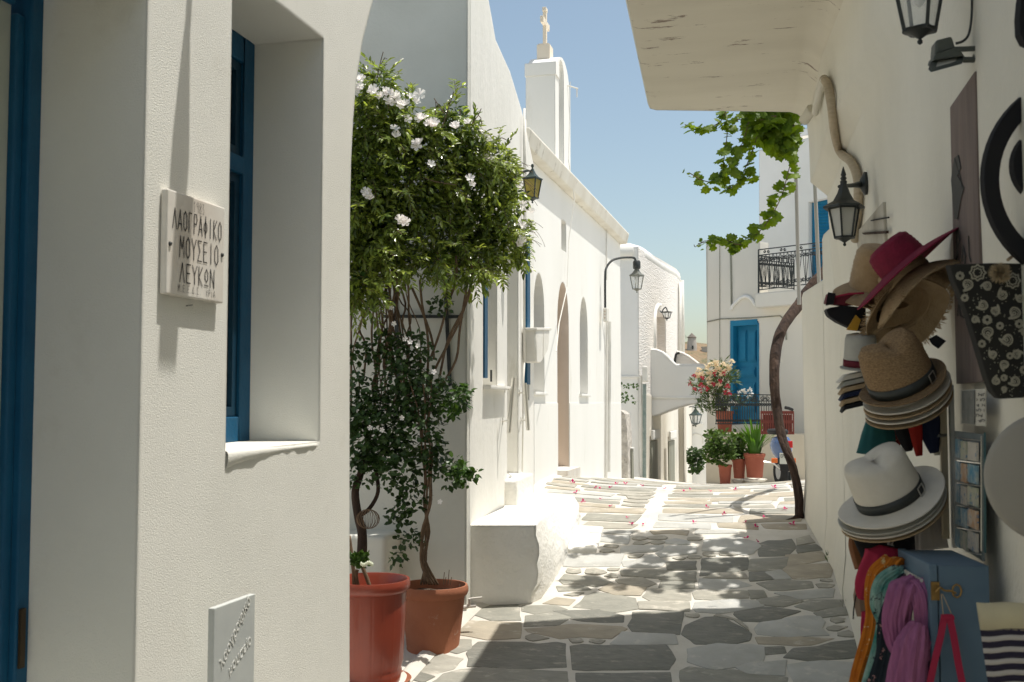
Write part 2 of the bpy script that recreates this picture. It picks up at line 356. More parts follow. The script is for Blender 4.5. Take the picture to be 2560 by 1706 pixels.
polys = [grow[i] if grow[i] else polys[i] for i in range(len(polys))]; fill = grow[len(polys):]
st = [M('slate_grey', (.31, .30, .255), (.25, .245, .21), scale=7, bump=.5, bscale=30, dist=.01, rough=.75, stain=((.55, .51, .44), .56, .74, 6), bev=.008, stretch=(1, 1.8, 1)),
      M('slate_dark', (.22, .215, .185), (.175, .175, .15), scale=9, bump=.6, bscale=24, dist=.012, rough=.7, stain=((.40, .37, .31), .56, .74, 7), bev=.008, stretch=(1, 2.2, 1)),
      M('stone_beige', (.42, .37, .29), (.34, .305, .24), scale=6, bump=.5, bscale=30, dist=.01, rough=.8, stain=((.58, .54, .47), .58, .72, 7), bev=.008, stretch=(1, 1.8, 1)),
      M('stone_pale', (.46, .46, .435), (.39, .385, .355), scale=6, bump=.4, bscale=30, dist=.01, rough=.8, stain=((.62, .59, .52), .56, .74, 7), bev=.008),
      M('stone_mid', (.38, .36, .305), (.31, .295, .25), scale=8, bump=.5, bscale=26, dist=.01, rough=.78, stain=((.62, .57, .49), .55, .72, 7), bev=.008, stretch=(1, 2, 1))]
sel = {8: 1, 9: 1, 12: 1, 0: 0, 4: 2, 13: 3, 14: 3, 24: 3, 44: 3, 54: 3, 40: 1, 41: 1, 51: 1, 49: 1, 10: 3, 58: 3, 20: 1, 21: 0, 19: 0, 16: 3, 39: 1, 50: 0, 56: 2}
def stone(poly, m, k):
    # subdivide + round the outline, dome it a little, sink it in the mortar
    pts = [V((p[0], p[1], 0)) for p in poly]; out = []
    n = len(pts)
    for i in range(n):
        a, b, c = pts[i - 1], pts[i], pts[(i + 1) % n]
        out += [b + (a - b) * .1, b * .6 + (a * .1 + b * .9) * .2 + (c * .1 + b * .9) * .2, b + (c - b) * .1]
        nn = V(((c - b).y, -(c - b).x, 0))
        if nn.length > .16:
            for f_ in (.36, .66): out.append(b + (c - b) * f_ + nn * rg.uniform(-.025, .03))
    c = sum(out, V()) / len(out)
    up = .003 + rg.random() * .005; tl = V((rg.uniform(-.006, .006), rg.uniform(-.006, .006), 0))
    def hz(p, e): return H(p.x, p.y) + e + (p - c).dot(tl)
    q0 = [V((p.x, p.y, hz(p, -.02))) for p in out]; q1 = [V((p.x, p.y, hz(p, up * .55))) for p in out]
    q2 = []
    for p in out:
        u = c + (p - c) * .96; q2.append(V((u.x, u.y, hz(u, up))))
    m_ = len(out); mb = MB(); mb.v = q0 + q1 + q2
    for s in (0, m_):
        mb.f += [(s + i, s + (i + 1) % m_, s + m_ + (i + 1) % m_, s + m_ + i) for i in range(m_)]
    mb.f.append(tuple(2 * m_ + i for i in range(m_)))
    return mb.build('paving_stone', m, ground, smooth='auto')
allp = [(p, sel.get(i)) for i, p in enumerate(polys)] + [(p, None) for p in rowpolys] + [(p, None) for p in fill]
def area(p): return abs(sum(p[i - 1][0] * p[i][1] - p[i][0] * p[i - 1][1] for i in range(len(p)))) / 2
allp = [a for a in allp if area(a[0]) > .003]
allp.sort(key=lambda a: -area(a[0]) / (a[0][0][1] ** 3))
for k, (p, s) in enumerate(allp[:300]):
    if s is None: s = rg.choice([0, 0, 4, 4, 2, 3, 3, 2]) if p[0][1] > 8.2 else rg.choice([0, 0, 4, 2, 3, 4, 1])
    stone(p, st[s], k)
print('stones', len(allp), len(rowpolys), len(fill))
if len(allp) > 300:
    mb = MB()
    for p, s in allp[300:]: mb.prism([(q[0], q[1], H(*q) + .007) for q in p], (0, 0, -.03))
    tag(mb.build('small_paving_stones', st[4], ground), kind='stuff')
# white flat slab by the bench
q = [pg(*p) for p in ((1424, 1322), (1509, 1327), (1492, 1382), (1420, 1384))]
mb = MB(); mb.prism([p + V((0, 0, .035)) for p in q], (0, 0, -.08))
tag(mb.build('doorstep_slab', m_bench, bevel=.008), 'thin whitewashed slab on the paving beside the white bench', 'slab')

# ================================================================== NEAR LEFT BUILDING
X1 = -1.7
museum = thing('museum_building', 'near white plastered building at the left edge with a deep blue-framed window', 'building', (X1, 3, H(X1, 3)))
P1, D1 = (X1, 0), (0, 1)
def w1(x, y): return pl(x, y, P1, D1)
yc_, yw0, yw1 = w1(352, 900).y, w1(567, 900).y, w1(801, 900).y
zt = w1(803, 92).z; zb = w1(786, 1110).z
yend = w1(874, 900).y
edge = [w1(x, y) for x, y in ((874, 1706), (874, 700), (875, 540), (878, 400), (883, 300), (891, 200), (907, 100), (933, 0), (975, -110), (1040, -230))]
outl = [V((X1, yc_, -.3)), V((X1, yend, -.3))] + edge + [V((X1, edge[-1].y, 3.55)), V((X1, yc_ + .0, 3.55))]
hole = [V((X1, yw0, zb)), V((X1, yw1, zb + .008)), V((X1, yw1, zt)), V((X1, yw0, zt))]
mb = MB(); mb.prism(outl, (-.36, 0, 0), [hole])
wall = mb.build('wall', m_near, museum)
mb = MB(); mb.box((X1 - .36, yc_ + .3, -.3), (X1 - 2.6, yw0 - .12, 3.55)); mb.box((X1 - .36, yw1 + .12, -.3), (X1 - 2.6, yend - .002, 3.55)); mb.box((X1 - .55, yw0 - .12, -.3), (X1 - 2.6, yw1 + .12, 3.55))
mb.box((X1 - .30, -3, 2.75), (X1 - .0, yc_ - .003, 3.55)); mb.box((X1 - .45, -3, -.3), (X1, .9, 2.75))
mb.build('inner_wall', m_near, museum)
# wavy plaster sill
g = []
for i in range(41):
    t = i / 40; yy = yw0 + (yw1 - yw0) * t; e = .012 * (1 - t) ** .7 + .003 * sin(9 * t) + random.uniform(-.0025, .0025)
    g.append([V((X1 - .35, yy, zb + .004)), V((X1 - .1, yy, zb + .006)), V((X1 + .0 + e * .5, yy, zb + .006 + .003 * sin(7 * t))), V((X1 + e, yy, zb - .004)), V((X1 + e * .8, yy, zb - .012 - .03 * (1 - t) ** 2)), V((X1 - .004, yy, zb - .014 - .04 * (1 - t) ** 3 + random.uniform(-.006, .004)))])
mb = MB(); mb.sheet(g); mb.build('sill', m_near, museum, smooth=True, sub=1)
# window: frame, muntins, panes
xf = X1 - .288
win = MB(); fw = .055
win.box((xf, yw0, zb + .004), (xf - .06, yw0 + fw, zt)); win.box((xf, yw1 - fw - .03, zb + .004), (xf - .06, yw1, zt)); win.box((xf, yw0 + fw, zb + .004), (xf - .06, yw1 - fw - .03, zb + .10)); win.box((xf, yw0 + fw, zt - .10), (xf - .06, yw1 - fw - .03, zt))
zt2 = w1(600, 330).z + .02
win.box((xf + .006, yw0 + fw, zt2 - .03), (xf - .05, yw1 - fw - .03, zt2 + .035))
wf = win.build('window', m_blue, museum, bevel=.004)
def sash(z0, z1):
    mb = MB(); a, b = yw0 + fw + .002, yw1 - fw - .032; s = .035
    mb.box((xf - .012, a, z0), (xf - .045, a + s, z1)); mb.box((xf - .012, b - s, z0), (xf - .045, b, z1)); mb.box((xf - .012, a + s, z0), (xf - .045, b - s, z0 + s)); mb.box((xf - .012, a + s, z1 - s), (xf - .045, b - s, z1))
    mb.box((xf - .014, (a + b) / 2 - .02, z0 + s), (xf - .045, (a + b) / 2 + .02, z1 - s)); mb.build('sash', m_dkblue, wf)
    mb = MB(); mb.box((xf - .03, a + s, z0 + s), (xf - .034, b - s, z1 - s)); mb.build('pane', m_glassdk, wf)
sash(zb + .102, zt2 - .032); sash(zt2 + .037, zt - .102)
# doorway left of the corner: blue frame and pale door leaf
xd = X1 - .355
df = MB(); yd = yc_ - .002
df.box((xd + .02, yd - .045, -.3), (xd - .10, yd + .12, 2.75)); df.box((xd + .0, yd - .08, -.3), (xd - .10, yd - .045, 2.68))
db_ = df.build('door_frame', m_blue, museum, bevel=.006)
zl = pl(40, 10, (xd, 0), D1).z
df = MB(); df.box((xd - .002, .9, zl), (xd - .10, yd - .081, zl + .3)); df.build('lintel', m_blue, museum, bevel=.006)
df = MB(); df.box((xd - .02, .9, -.3), (xd - .09, yd - .081, zl)); dl = df.build('door', M('pale_door', (.42, .45, .40), rough=.6), museum)
df = MB(); df.box((xd - .012, .9, .9), (xd - .02, yd - .112, 2.1)); df.build('door_panel', m_dkblue, dl)
df = MB(); p = pl(50, 1590, (xd, 0), D1); df.box((xd + .022, yd - .04, p.z - .08), (xd + .030, yd - .02, p.z + .08)); df.build('hinge', M('old_brass', (.07, .05, .03), rough=.5, metal=.6), db_)
# unseen tapered slab added over the plaque for the long tapering shadow
sp = MB(); y_s = w1(455, 0).y + .12; z_s = w1(455, 0).z + .95
sp.prism([(X1 - .05, y_s - .012, z_s), (X1 - .05, y_s + .012, z_s), (X1 + .27, y_s + .014, z_s - .02), (X1 + .36, y_s + .05, z_s - .04), (X1 + .52, y_s + .05, z_s - .06), (X1 + .52, y_s - .04, z_s - .06), (X1 + .36, y_s - .04, z_s - .04), (X1 + .27, y_s - .012, z_s - .02)], (0, 0, .05))
tag(sp.build('shadow_caster', m_near), 'unseen tapered slab added above the plaque to cast a shadow on the near white building', 'spout')

# ================================================================== SECOND HOUSE (end wall behind the pots, lit side wall)
P2 = (-2.13, 7.2); D2 = V((-.08, 1, 0)).normalized()
def w2(x, y): return pl(x, y, P2, D2)
house = thing('white_house', 'tall white house behind the climbing shrub with blue shutter edges', 'building', (-3.2, 8.5, H(-3, 8.5)))
back = V((-D2.y, D2.x, 0)) * .32
zc2 = w2(1174, 0).z + .75
out2 = [V((P2[0], P2[1], .2)), V((P2[0], P2[1], zc2)), w2(1239, 100), w2(1275, 180), w2(1303, 272), w2(1312, 310), w2(1334, 413)]; e2 = w2(1334, 413)
out2 += [V((e2.x, e2.y, .2))]
def rect2(x0, x1, y0, y1):
    a, b = w2(x0, y0), w2(x1, y0); z1 = b.z; z0 = w2(x1, y1).z; return [V((a.x, a.y, z0)), V((b.x, b.y, z0)), V((b.x, b.y, z1)), V((a.x, a.y, z1))]
h1, h2, h3 = rect2(1208, 1243, 560, 967), rect2(1268, 1296, 560, 1183), rect2(1311, 1323, 590, 1000)
mb = MB(); mb.prism(out2, back, [h1, h2, h3]); mb.build('side_wall', m_pl, house)
mb = MB(); mb.prism([V((P2[0] - .0, 7.13, -.2)), V((P2[0] - .0, 7.13, zc2)), V((P2[0] - .32, 7.13, zc2 + .3)), V((-7, 7.13, 7.6)), V((-7, 7.13, -.2))], (0, .068, 0)); mb.box((P2[0] - .5, 7.26, -.2), (-6.9, 7.5, 7.5)); mb.build('end_wall', m_end, house)
def inner(h, dep, mat, name, par, th=.02):
    n = V((-D2.y, D2.x, 0)); mb = MB(); mb.prism([p + n * dep for p in h], n * th); return mb.build(name, mat, par)
for h in (h1, h2, h3): inner(h, .315, m_pl, 'recess_back', house, .05)
n2 = V((-D2.y, D2.x, 0))
def strip2(x0, x1, y0, y1, d0, d1, mat, name, par):
    r_ = rect2(x0, x1, y0, y1); mb = MB(); mb.prism([p + n2 * d0 for p in r_], n2 * (d1 - d0)); return mb.build(name, mat, par)
s1 = strip2(1208.5, 1216, 575, 946, -.012, .03, m_blue, 'shutter', house)
s2 = strip2(1311.5, 1319, 588, 962, -.025, .02, m_blue, 'shutter', house)
mb = MB(); p = w2(1228, 940); mb.obox(p + n2 * .0 - V((0, 0, .0)), D2 * .012, n2 * .006, (0, 0, .045)); mb.build('shutter_catch', m_iron, s1)
r_ = rect2(1207, 1262, 967, 976); mb = MB(); mb.prism([p - n2 * .06 for p in r_], n2 * .1); mb.build('sill', m_pl, house)
# old painted stone step in the door opening
r_ = rect2(1262, 1305, 1183, 1250); mb = MB(); mb.prism([p - n2 * .10 for p in r_], n2 * .35); mb.build('door_step', m_bench, house, bevel=.02)
# steel pull bars beside the openings
for i, (a, b, k1, k2, lab) in enumerate((((1284, 945), (1272, 1082), (1262, 973), (1256, 1053), 'left of the two brushed steel bars standing off the white house wall'), ((1312, 958), (1320, 1076), (1298, 983), (1302, 1052), 'right of the two brushed steel bars standing off the white house wall'))):
    d = 8.9 - .35 + i * .55; A, B = pd(a[0], a[1], d), pd(b[0], b[1], d)
    t = thing('steel_bar_handle', lab, 'handle', B, 'steel bars on the white house')
    mb = MB(); mb.tube([A, B], .017, 12); mb.build('bar', m_steel, t, smooth='auto')
    for k, f in ((k1, .2), (k2, .78)):
        w_ = w2(*k); q = A + (B - A) * f; mb = MB(); mb.tube([w_, q], .007, 8); mb.tube([w_ - V((0, 0, .03)), w_ + V((0, 0, .03))], .007, 8); mb.build('bracket', m_steel, t, smooth='auto')
# white conduit with bundled cable
mb = MB(); mb.tube([w2(1303, 272) - n2 * .03, w2(1302, 350) - n2 * .03, w2(1303, 500) - n2 * .03, w2(1302, 700) - n2 * .03, w2(1303, 905) - n2 * .03], .011, 8); mb.tube([w2(1306, 300) - n2 * .03, w2(1301, 420) - n2 * .05, w2(1306, 560) - n2 * .03], .006, 6)
mb.tube([w2(1303, 905) - n2 * .03, w2(1300, 960) - n2 * .03, w2(1300, 1180) - n2 * .02], .008, 6)
tag(mb.build('cable_conduit', m_pipe, smooth=True), 'thin white painted conduit running down the white house beside the climbing shrub', 'conduit')
# meter box
c = w2(1325, 860); bx = thing('meter_box', 'white plastic meter housing with tapered bottom on the white house wall', 'meter box', c)
r_ = [w2(1305, 823), w2(1342, 823), w2(1341, 850), w2(1338, 876), w2(1318, 908), w2(1306, 908)]
mb = MB(); mb.prism([p - n2 * .13 for p in r_], n2 * .11); mb.build('housing', m_pipe, bx, bevel=.02, smooth='auto')
r_ = [w2(1304, 820), w2(1344, 820), w2(1344, 827), w2(1304, 827)]
mb = MB(); mb.prism([p - n2 * .14 for p in r_], n2 * .13); mb.build('lid', m_pipe, bx, bevel=.006)
mb = MB(); mb.tube([w2(1324, 830) - n2 * .132, w2(1323, 895) - n2 * .132], .006, 6); mb.build('rib', m_pipe, bx)

# ------------------------------------------------------------------ bench
zt_ = EYE - .855
tp = [pz(1174, 1313, zt_), pz(1341, 1314, zt_), pz(1349, 1300, zt_), pz(1380, 1277, zt_), pz(1418, 1250, zt_), pz(1436, 1243, zt_), pz(1432, 1240, zt_)]
tp[0] = V((-2.14, tp[1].y - .12, zt_))
e = V((-2.52, tp[-1].y + .2, zt_)); tp += [e]
bt = [pg(1165, 1513), pg(1326, 1509), pg(1352, 1498), pg(1385, 1452), pg(1418, 1388), pg(1443, 1320), pg(1440, 1290), V((-2.6, e.y, .3))]
bt[0] = V((-2.16, bt[1].y - .12, bt[0].z))
rows = []
for k in range(9):
    t = k / 8; row = []
    for i in range(len(tp)):
        p = bt[i].lerp(tp[i], t); 
        if 0 < i < 7: p += V((.035 * sin(pi * t) , -.0 * t, -.0)) + V((.012 * sin(i * 3 + k * 2), .012 * sin(i * 5 + k), 0)) * (1 if 0 < k < 8 else .2)
        row.append(p)
    rows.append(row)
cap_in = [[p + (V((-2.3, 8.4, zt_)) - p) * .06 for p in rows[-1]]]
for p in cap_in[0]: p.z = zt_ + .012
cc = V((-2.2, 8.4, zt_ + .01))
mb = MB(); mb.sheet(rows + cap_in); n0 = len(mb.v); m_ = len(tp)
mb.v.append(cc); b0 = (len(rows)) * m_
mb.f += [(b0 + i, b0 + i + 1, n0) for i in range(m_ - 1)]
tag(mb.build('masonry_bench', m_bench, smooth='auto', sub=0), 'rough whitewashed masonry bench built against the white house', 'bench')

# ================================================================== CHURCH
XC = -2.47; PC = (XC, 0)
def wc(x, y): return pl(x, y, PC, D1)
church = thing('chapel', 'white chapel with arched openings, a cornice and a bell gable', 'chapel', (XC - .5, 13, H(XC, 13)))
ya, yb = wc(1334, 900).y - .35, wc(1552, 900).y; zj = EYE + 2.445
def arch_hole(x0, x1, ytop, ybot, plane=wc, rise=None):
    a, b = plane(x0, ybot), plane(x1, ybot); z1 = plane((x0 + x1) / 2, ytop).z; wd = (b - a).length / 2; rise = rise or wd
    a2, b2 = V((a.x, a.y, z1 - rise)), V((b.x, b.y, z1 - rise)); b.z = a.z = plane(x1, ybot).z
    return [a] + [a2 + (b2 - a2) * (1 - cos(pi * i / 12)) / 2 + V((0, 0, rise * sin(pi * i / 12))) for i in range(13)] + [b]
hA, hB, hC, hD = arch_hole(1334, 1361, 683, 980, rise=.42), arch_hole(1394, 1423, 706, 1167, rise=.5), arch_hole(1450, 1469.5, 744, 985, rise=.42), arch_hole(1403.5, 1415.5, 552, 632, rise=.02)
mb = MB(); mb.prism([V((XC, ya, .1)), V((XC, yb, -.2)), V((XC, yb, zj)), V((XC, ya, zj))], (-.4, 0, 0), [hA, hB, hC, hD]); mb.build('wall', m_church, church)
mb = MB(); mb.box((XC - .403, ya, 0), (XC - 3.5, yb, zj + .1)); mb.build('nave', m_church, church)
mb = MB(); mb.prism([V((XC + .10, ya - .3, zj + .01)), V((XC + .135, ya - .3, zj + .16)), V((XC + .11, ya - .3, zj + .19)), V((XC - 1.4, ya - .3, zj + .22)), V((XC - 1.4, ya - .3, zj + .002)), V((XC + .02, ya - .3, zj + .002))], (0, yb - ya + .36, 0)); mb.build('cornice', m_corn, church, bevel=.01)
# plinth band: wall below set slightly proud to stand in for a band of shade
def band(x0, x1):
    a, b = wc(x0, 1008), wc(x1, 1008); mb = MB(); mb.prism([V((XC, a.y, -.1)), V((XC, a.y, a.z)), V((XC, b.y, b.z)), V((XC, b.y, -.3))], (.006, 0, 0)); mb.build('shade_step', m_church, church)
band(1334, 1393.8); band(1423.2, 1552)
for h, g in ((hA, 1), (hC, 1)):
    w_ = [p + V((-.33, 0, 0)) for p in h]; mb = MB(); mb.prism(w_, (-.02, 0, 0)); wn = mb.build('window', m_glassdk, church)
    ys_ = [p.y for p in h]; y0, y1 = min(ys_), max(ys_); z0, z1 = min(p.z for p in h), max(p.z for p in h)
    mb = MB()
    for k in range(5): yy = y0 + (y1 - y0) * (k + .5) / 5; mb.tube([(XC - .28, yy, z0), (XC - .28, yy, z1 - .1)], .007, 5)
    for k in range(7):
        zz_ = z0 + (z1 - z0 - .2) * (k + .5) / 7; mb.tube([(XC - .28, y0, zz_), (XC - .28, y1, zz_)], .006, 5)
        for q in range(4):
            yy = y0 + (y1 - y0) * (q + 1) / 5; mb.tube([(XC - .27, yy + .05 * cos(a), zz_ + .06 * sin(a)) for a in [i * pi / 4 for i in range(9)]], .005, 4)
    mb.build('grille', m_iron, wn)
    a, b = wc(0, 0), 0
    mb = MB(); mb.box((XC + .03, y0 - .05, z0 - .035), (XC - .3, y1 + .05, z0 - .002)); mb.build('sill', m_church, church)
mb = MB(); mb.prism([p + V((-.3, 0, 0)) for p in hB], (-.02, 0, 0)); dr = mb.build('door', m_brown, church)
for h_ in (hB,):
    mb = MB(); mid = h_[1 + 6:]; mb.sheet([[p + V((-.001, -.006, -.004)), p + V((-.3, -.006, -.004))] for p in mid]); mb.build('jamb', m_brown, church, solid=.004, smooth=True)
ys_ = [p.y for p in hB]; mb = MB(); mb.box((XC + .12, min(ys_) - .04, .3), (XC - .3, max(ys_) + .06, min(p.z for p in hB) - .004)); mb.build('threshold', m_marble, church)
mb = MB(); a = min(ys_) + .1; mb.box((XC - .285, a, 1.0), (XC - .30, a + .25, 2.0)); mb.build('door_panel', m_brown, dr)
# bell gable
XG = -2.62
def wg(x, y): return pl(x, y, (XG, 0), D1)
gy0, gy1 = wg(1388, 300).y, wg(1426, 300).y; gz0, gz1 = zj + .2, wg(1395, 133).z - .10
zs = wg(1390, 190).z
a, b = V((XG, gy0, zs)), V((XG, gy1, zs))
topc = arc(V((XG, gy1 - .06, zs)), V((XG, gy0 + .06, zs)), gz1 + .12 - zs, 14)
outg = [V((XG, gy0, gz0)), V((XG, gy1, gz0)), b] + topc + [a]
ho = [wg(1397.5, 376), wg(1410, 376)]; zsp = wg(1404, 190).z
hg = [V((XG, ho[0].y, gz0 + .12)), V((XG, ho[1].y, gz0 + .12))] + arc(V((XG, ho[1].y, zsp)), V((XG, ho[0].y, zsp)), wg(1404, 154).z - zsp, 12)
gab = None
mb = MB(); mb.prism(outg, (-.36, 0, 0), [hg]); gab = mb.build('bell_gable', m_church, church)
mb = MB(); mb.box((XG + .012, gy0 - .012, zs), (XG - .37, gy0 + .2, gz1 - .06)); mb.build('shoulder', m_church, gab)
mb = MB(); mb.box((XG + .11, gy0 - .3, gz0 - .03), (XG - .36, gy0, gz0 + .1)); mb.box((XG + .015, gy1, gz0 - .03), (XG - .36, gy1 + .15, gz0 + .25)); mb.build('base', m_church, gab)
pc_ = V((XG - .18, (gy0 + gy1) / 2 - .12, gz1 + .1))
m_cream = M('cream_stone', (.80, .71, .58), (.76, .67, .54), scale=6, rough=.8, bev=.008)
mb = MB(); mb.box((pc_.x - .10, pc_.y - .1, pc_.z - .03), (pc_.x + .06, pc_.y + .1, pc_.z + .15)); mb.box((pc_.x - .085, pc_.y - .085, pc_.z + .15), (pc_.x + .045, pc_.y + .085, pc_.z + .165)); mb.build('cross_pedestal', m_cream, gab)
q = V((pc_.x - .02, pc_.y, pc_.z + .165)); mb = MB()
mb.box((q.x - .022, q.y - .028, q.z), (q.x + .022, q.y + .028, q.z + .46)); mb.box((q.x - .020, q.y - .17, q.z + .24), (q.x + .020, q.y - .028, q.z + .31)); mb.box((q.x - .020, q.y + .028, q.z + .24), (q.x + .020, q.y + .17, q.z + .31))
mb.box((q.x - .024, q.y - .05, q.z + .42), (q.x + .024, q.y + .05, q.z + .47)); 
for s in (-1, 1): mb.box((q.x - .021, q.y + s * .17 - .01, q.z + .235), (q.x + .021, q.y + s * .17 + .01, q.z + .315))
mb.build('cross', m_cream, gab, bevel=.004)
mb = MB(); yy = (ho[0].y + ho[1].y) / 2; zt3 = wg(1404, 195).z; mb.tube([(XG + .10, gy1 - .02, zt3 + .01), (XG - .2, yy, zt3)], .010, 8); mb.tube([(XG + .09, gy1 - .02, zt3 + .02), (XG + .09, gy1 - .02, zt3 - .10)], .008, 6); mb.build('bell_beam', m_pipe, gab)
mb = MB(); zz_ = wg(1400, 262).z; mb.lathe([(.001, .16), (.05, .15), (.065, .1), (.08, .03), (.105, 0), (.1, -.005), (.001, .02)], (XG - .15, yy - .03, zz_ - .05), 20); mb.tube([(XG - .15, yy - .03, zz_ + .1), (XG - .15, yy, zt3)], .008, 6); mb.build('bell', M('bronze', (.05, .05, .045), rough=.5, metal=.5), gab, smooth='auto')
# bell rope
P = [pd(1425, 205, 12.9), pd(1424, 300, 12.8), pd(1421, 400, 12.6), wc(1411, 500) + V((.12, 0, 0)), wc(1405, 600) + V((.08, 0, 0)), wc(1396, 720) + V((.1, 0, 0)), wc(1375, 810) + V((.1, 0, 0)), wc(1343, 880) + V((.2, 0, 0))]
mb = MB(); mb.tube(P, .006, 5); tag(mb.build('bell_rope', m_pipe), 'thin white bell rope hanging down from the bell gable across the chapel wall', 'rope')

# ================================================================== RIBBED HOUSE BEYOND THE CHAPEL
m_rib = M('ribbed_render', (.83, .80, .76), (.79, .76, .715), scale=1, bump=.9, bscale=5, dist=.03, stretch=(1, .7, 7), bev=.05, rough=.95)
X3 = -2.62; P3 = (X3, 0)
def w3(x, y): return pl(x, y, P3, D1)
rib = thing('ribbed_house', 'white house with wavy ribbed render and rounded parapet beyond the chapel', 'building', (X3 - 1, 22, -1))
y3a, y3b = w3(1597, 800).y, w3(1700, 800).y
nh = arch_hole(1643, 1665, 785, 905, w3, rise=.02)
top = [w3(1702, 700), w3(1700, 684), w3(1690, 672), w3(1650, 648), w3(1600, 622)]
outr = [V((X3, y3a, -2))] + [V((X3, y3b, -2))] + top + [V((X3, y3a, top[-1].z))]
mb = MB(); mb.prism(outr, (-.5, 0, 0), [nh]); mb.build('side_wall', m_rib, rib)
mb = MB(); mb.box((X3 - .003, y3a - .006, -2), (X3 - 3.4, y3a + .3, top[-1].z - .002)); mb.box((X3 - .503, y3a + .3, -2), (X3 - 3.4, y3b, top[-1].z - .1)); mb.build('end_wall', m_far, rib)
mb = MB(); z_ = top[-1].z; mb.tube([(X3 - 2.2, y3a + .02, z_ - .08), (X3 - .16, y3a + .02, z_ - .08), (X3 - .14, y3a + 1, z_ + .0)] + [p + V((-.14, 0, -.12)) for p in reversed(top[1:-1])], .16, 10); mb.build('parapet', m_church, rib, smooth=True)
mb = MB(); mb.prism([p + V((-.28, 0, 0)) for p in nh], (-.02, 0, 0)); mb.build('shuttered_opening', m_brown, rib)
mb = MB(); A = w3(1636, 905); mb.tube([w3(1635, 905), w3(1635, 800), w3(1638, 775), w3(1644, 764), w3(1650, 764)], .05, 8); mb.build('arched_moulding', m_church, rib, smooth=True)
mb = MB(); mb.tube([w3(1695, 706) + V((.05, 0, 0)), w3(1694, 890) + V((.05, 0, 0))], .045, 8); mb.tube([w3(1700, 700) + V((.03, .1, 0)), w3(1703, 890) + V((.03, .1, 0))], .06, 8); mb.build('downpipe', m_pipe, rib, smooth=True)
# alley below: lower wall, bridge with scalloped parapet
bridge = thing('footbridge', 'white arched bridge with scalloped parapet crossing the alley', 'bridge', (-2, 21.6, 0))
YB = 21.6; PB = (0, YB); DB = (1, 0)
def wb(x, y): return pl(x, y, PB, DB)
pts = [(1623, 1040), (1623, 875), (1640, 876), (1655, 882), (1668, 893), (1680, 906), (1690, 914), (1775, 914), (1775, 1008)]
tot = [wb(*p) for p in pts] + [wb(*p) for p in ((1745, 1008), (1715, 1013), (1690, 1020), (1665, 1029), (1645, 1037), (1628, 1041))]
mb = MB(); mb.prism(tot, (0, .25, 0)); mb.build('parapet_wall', m_far, bridge)
mb = MB(); q = [wb(*p) for p in pts[1:-1]]; mb.tube([p + V((0, .1, 0)) for p in q], .035, 6); mb.tube([wb(1626, 995) - V((0, .0, 0)), wb(1772, 995)], .03, 6); mb.build('coping', m_church, bridge, smooth=True)
q = [pl(x, y, (0, YB + 1.3), DB) for x, y in ((1690, 1000), (1690, 880), (1705, 884), (1720, 892), (1735, 903), (1747, 912), (1748, 1000))]
mb = MB(); mb.prism(q, (0, .2, 0)); mb.tube([p + V((0, .1, 0)) for p in q[1:-1]], .04, 6); mb.build('rear_parapet', m_rib, bridge)
mb = MB(); mb.tube([pl(x, y, (0, YB + 1.25), DB) for x, y in ((1699, 882), (1690, 886), (1687, 900), (1687, 914))], .025, 6); mb.build('hoop', m_iron, bridge)
zdk = wb(1700, 1000).z; 
gsf = []
for k in range(9):
    t = k / 8; xx = wb(1625, 1000).x + (wb(1775, 1000).x - wb(1625, 1000).x) * t; gsf.append([V((xx, YB + .25, zdk - .32 * (1 - t) ** 1.6 )), V((xx, YB + 1.6, zdk - .32 * (1 - t) ** 1.6))])
mb = MB(); mb.sheet(gsf); mb.build('vault', m_far, bridge, solid=.05, smooth=True)
# left alley wall with doors (beyond the bridge)
alley = thing('alley_house', 'plain white house wall with two weathered doors under the bridge', 'building', (-2.6, 25, -1.5))
X4 = -2.66
def w4(x, y): return pl(x, y, (X4, 0), D1)
mb = MB(); a, b = V((X4 + .2, y3a + .3, -2)), w4(1700, 1000)
yq0 = YB - .6; yq1 = w4(1690, 1000).y
mb.box((X4 + .06, y3a + .35, -2), (X4 - .3, yq1 + 4, wb(1700, 1000).z + .1)); mb.build('wall', m_farwarm, alley)
m_olddoor = M('weathered_wood', (.30, .31, .26), (.20, .19, .15), scale=6, stretch=(1, 1, .15), rough=.8, bump=.3, bscale=20, stain=((.42, .38, .30), .6, .7, 5))
for (x0, x1, yt, nm) in ((1625, 1641, 1100, 'door'), (1670, 1684, 1100, 'door')):
    p, q = pl(x0, yt, (X4 + .065, 0), D1), pl(x1, yt, (X4 + .065, 0), D1)
    mb = MB(); mb.box((X4 + .055, p.y, -1.9), (X4 + .09, q.y, q.z)); d_ = mb.build(nm, m_olddoor, alley)
    mb = MB(); mb.box((X4 + .09, p.y - .02, p.z), (X4 + .13, q.y + .1, q.z + .22)); mb.build('lintel', m_far, d_)
# pier and inner wall right of the doors
def slabpx(name, lab, cat, x0, x1, y0, y1, Yd, th, mat, par=None):
    a, b = pl(x0, y0, (0, Yd), DB), pl(x1, y1, (0, Yd), DB); mb = MB(); mb.box((a.x, Yd, b.z), (b.x, Yd + th, a.z)); o = mb.build(name, mat, par)
    if lab: tag(o, lab, cat)
    return o
slabpx('pier', 'pale pier holding the far end of the bridge beside the alley doors', 'pier', 1695, 1712, 990, 1290, YB + 2.2, .5, m_farwarm)
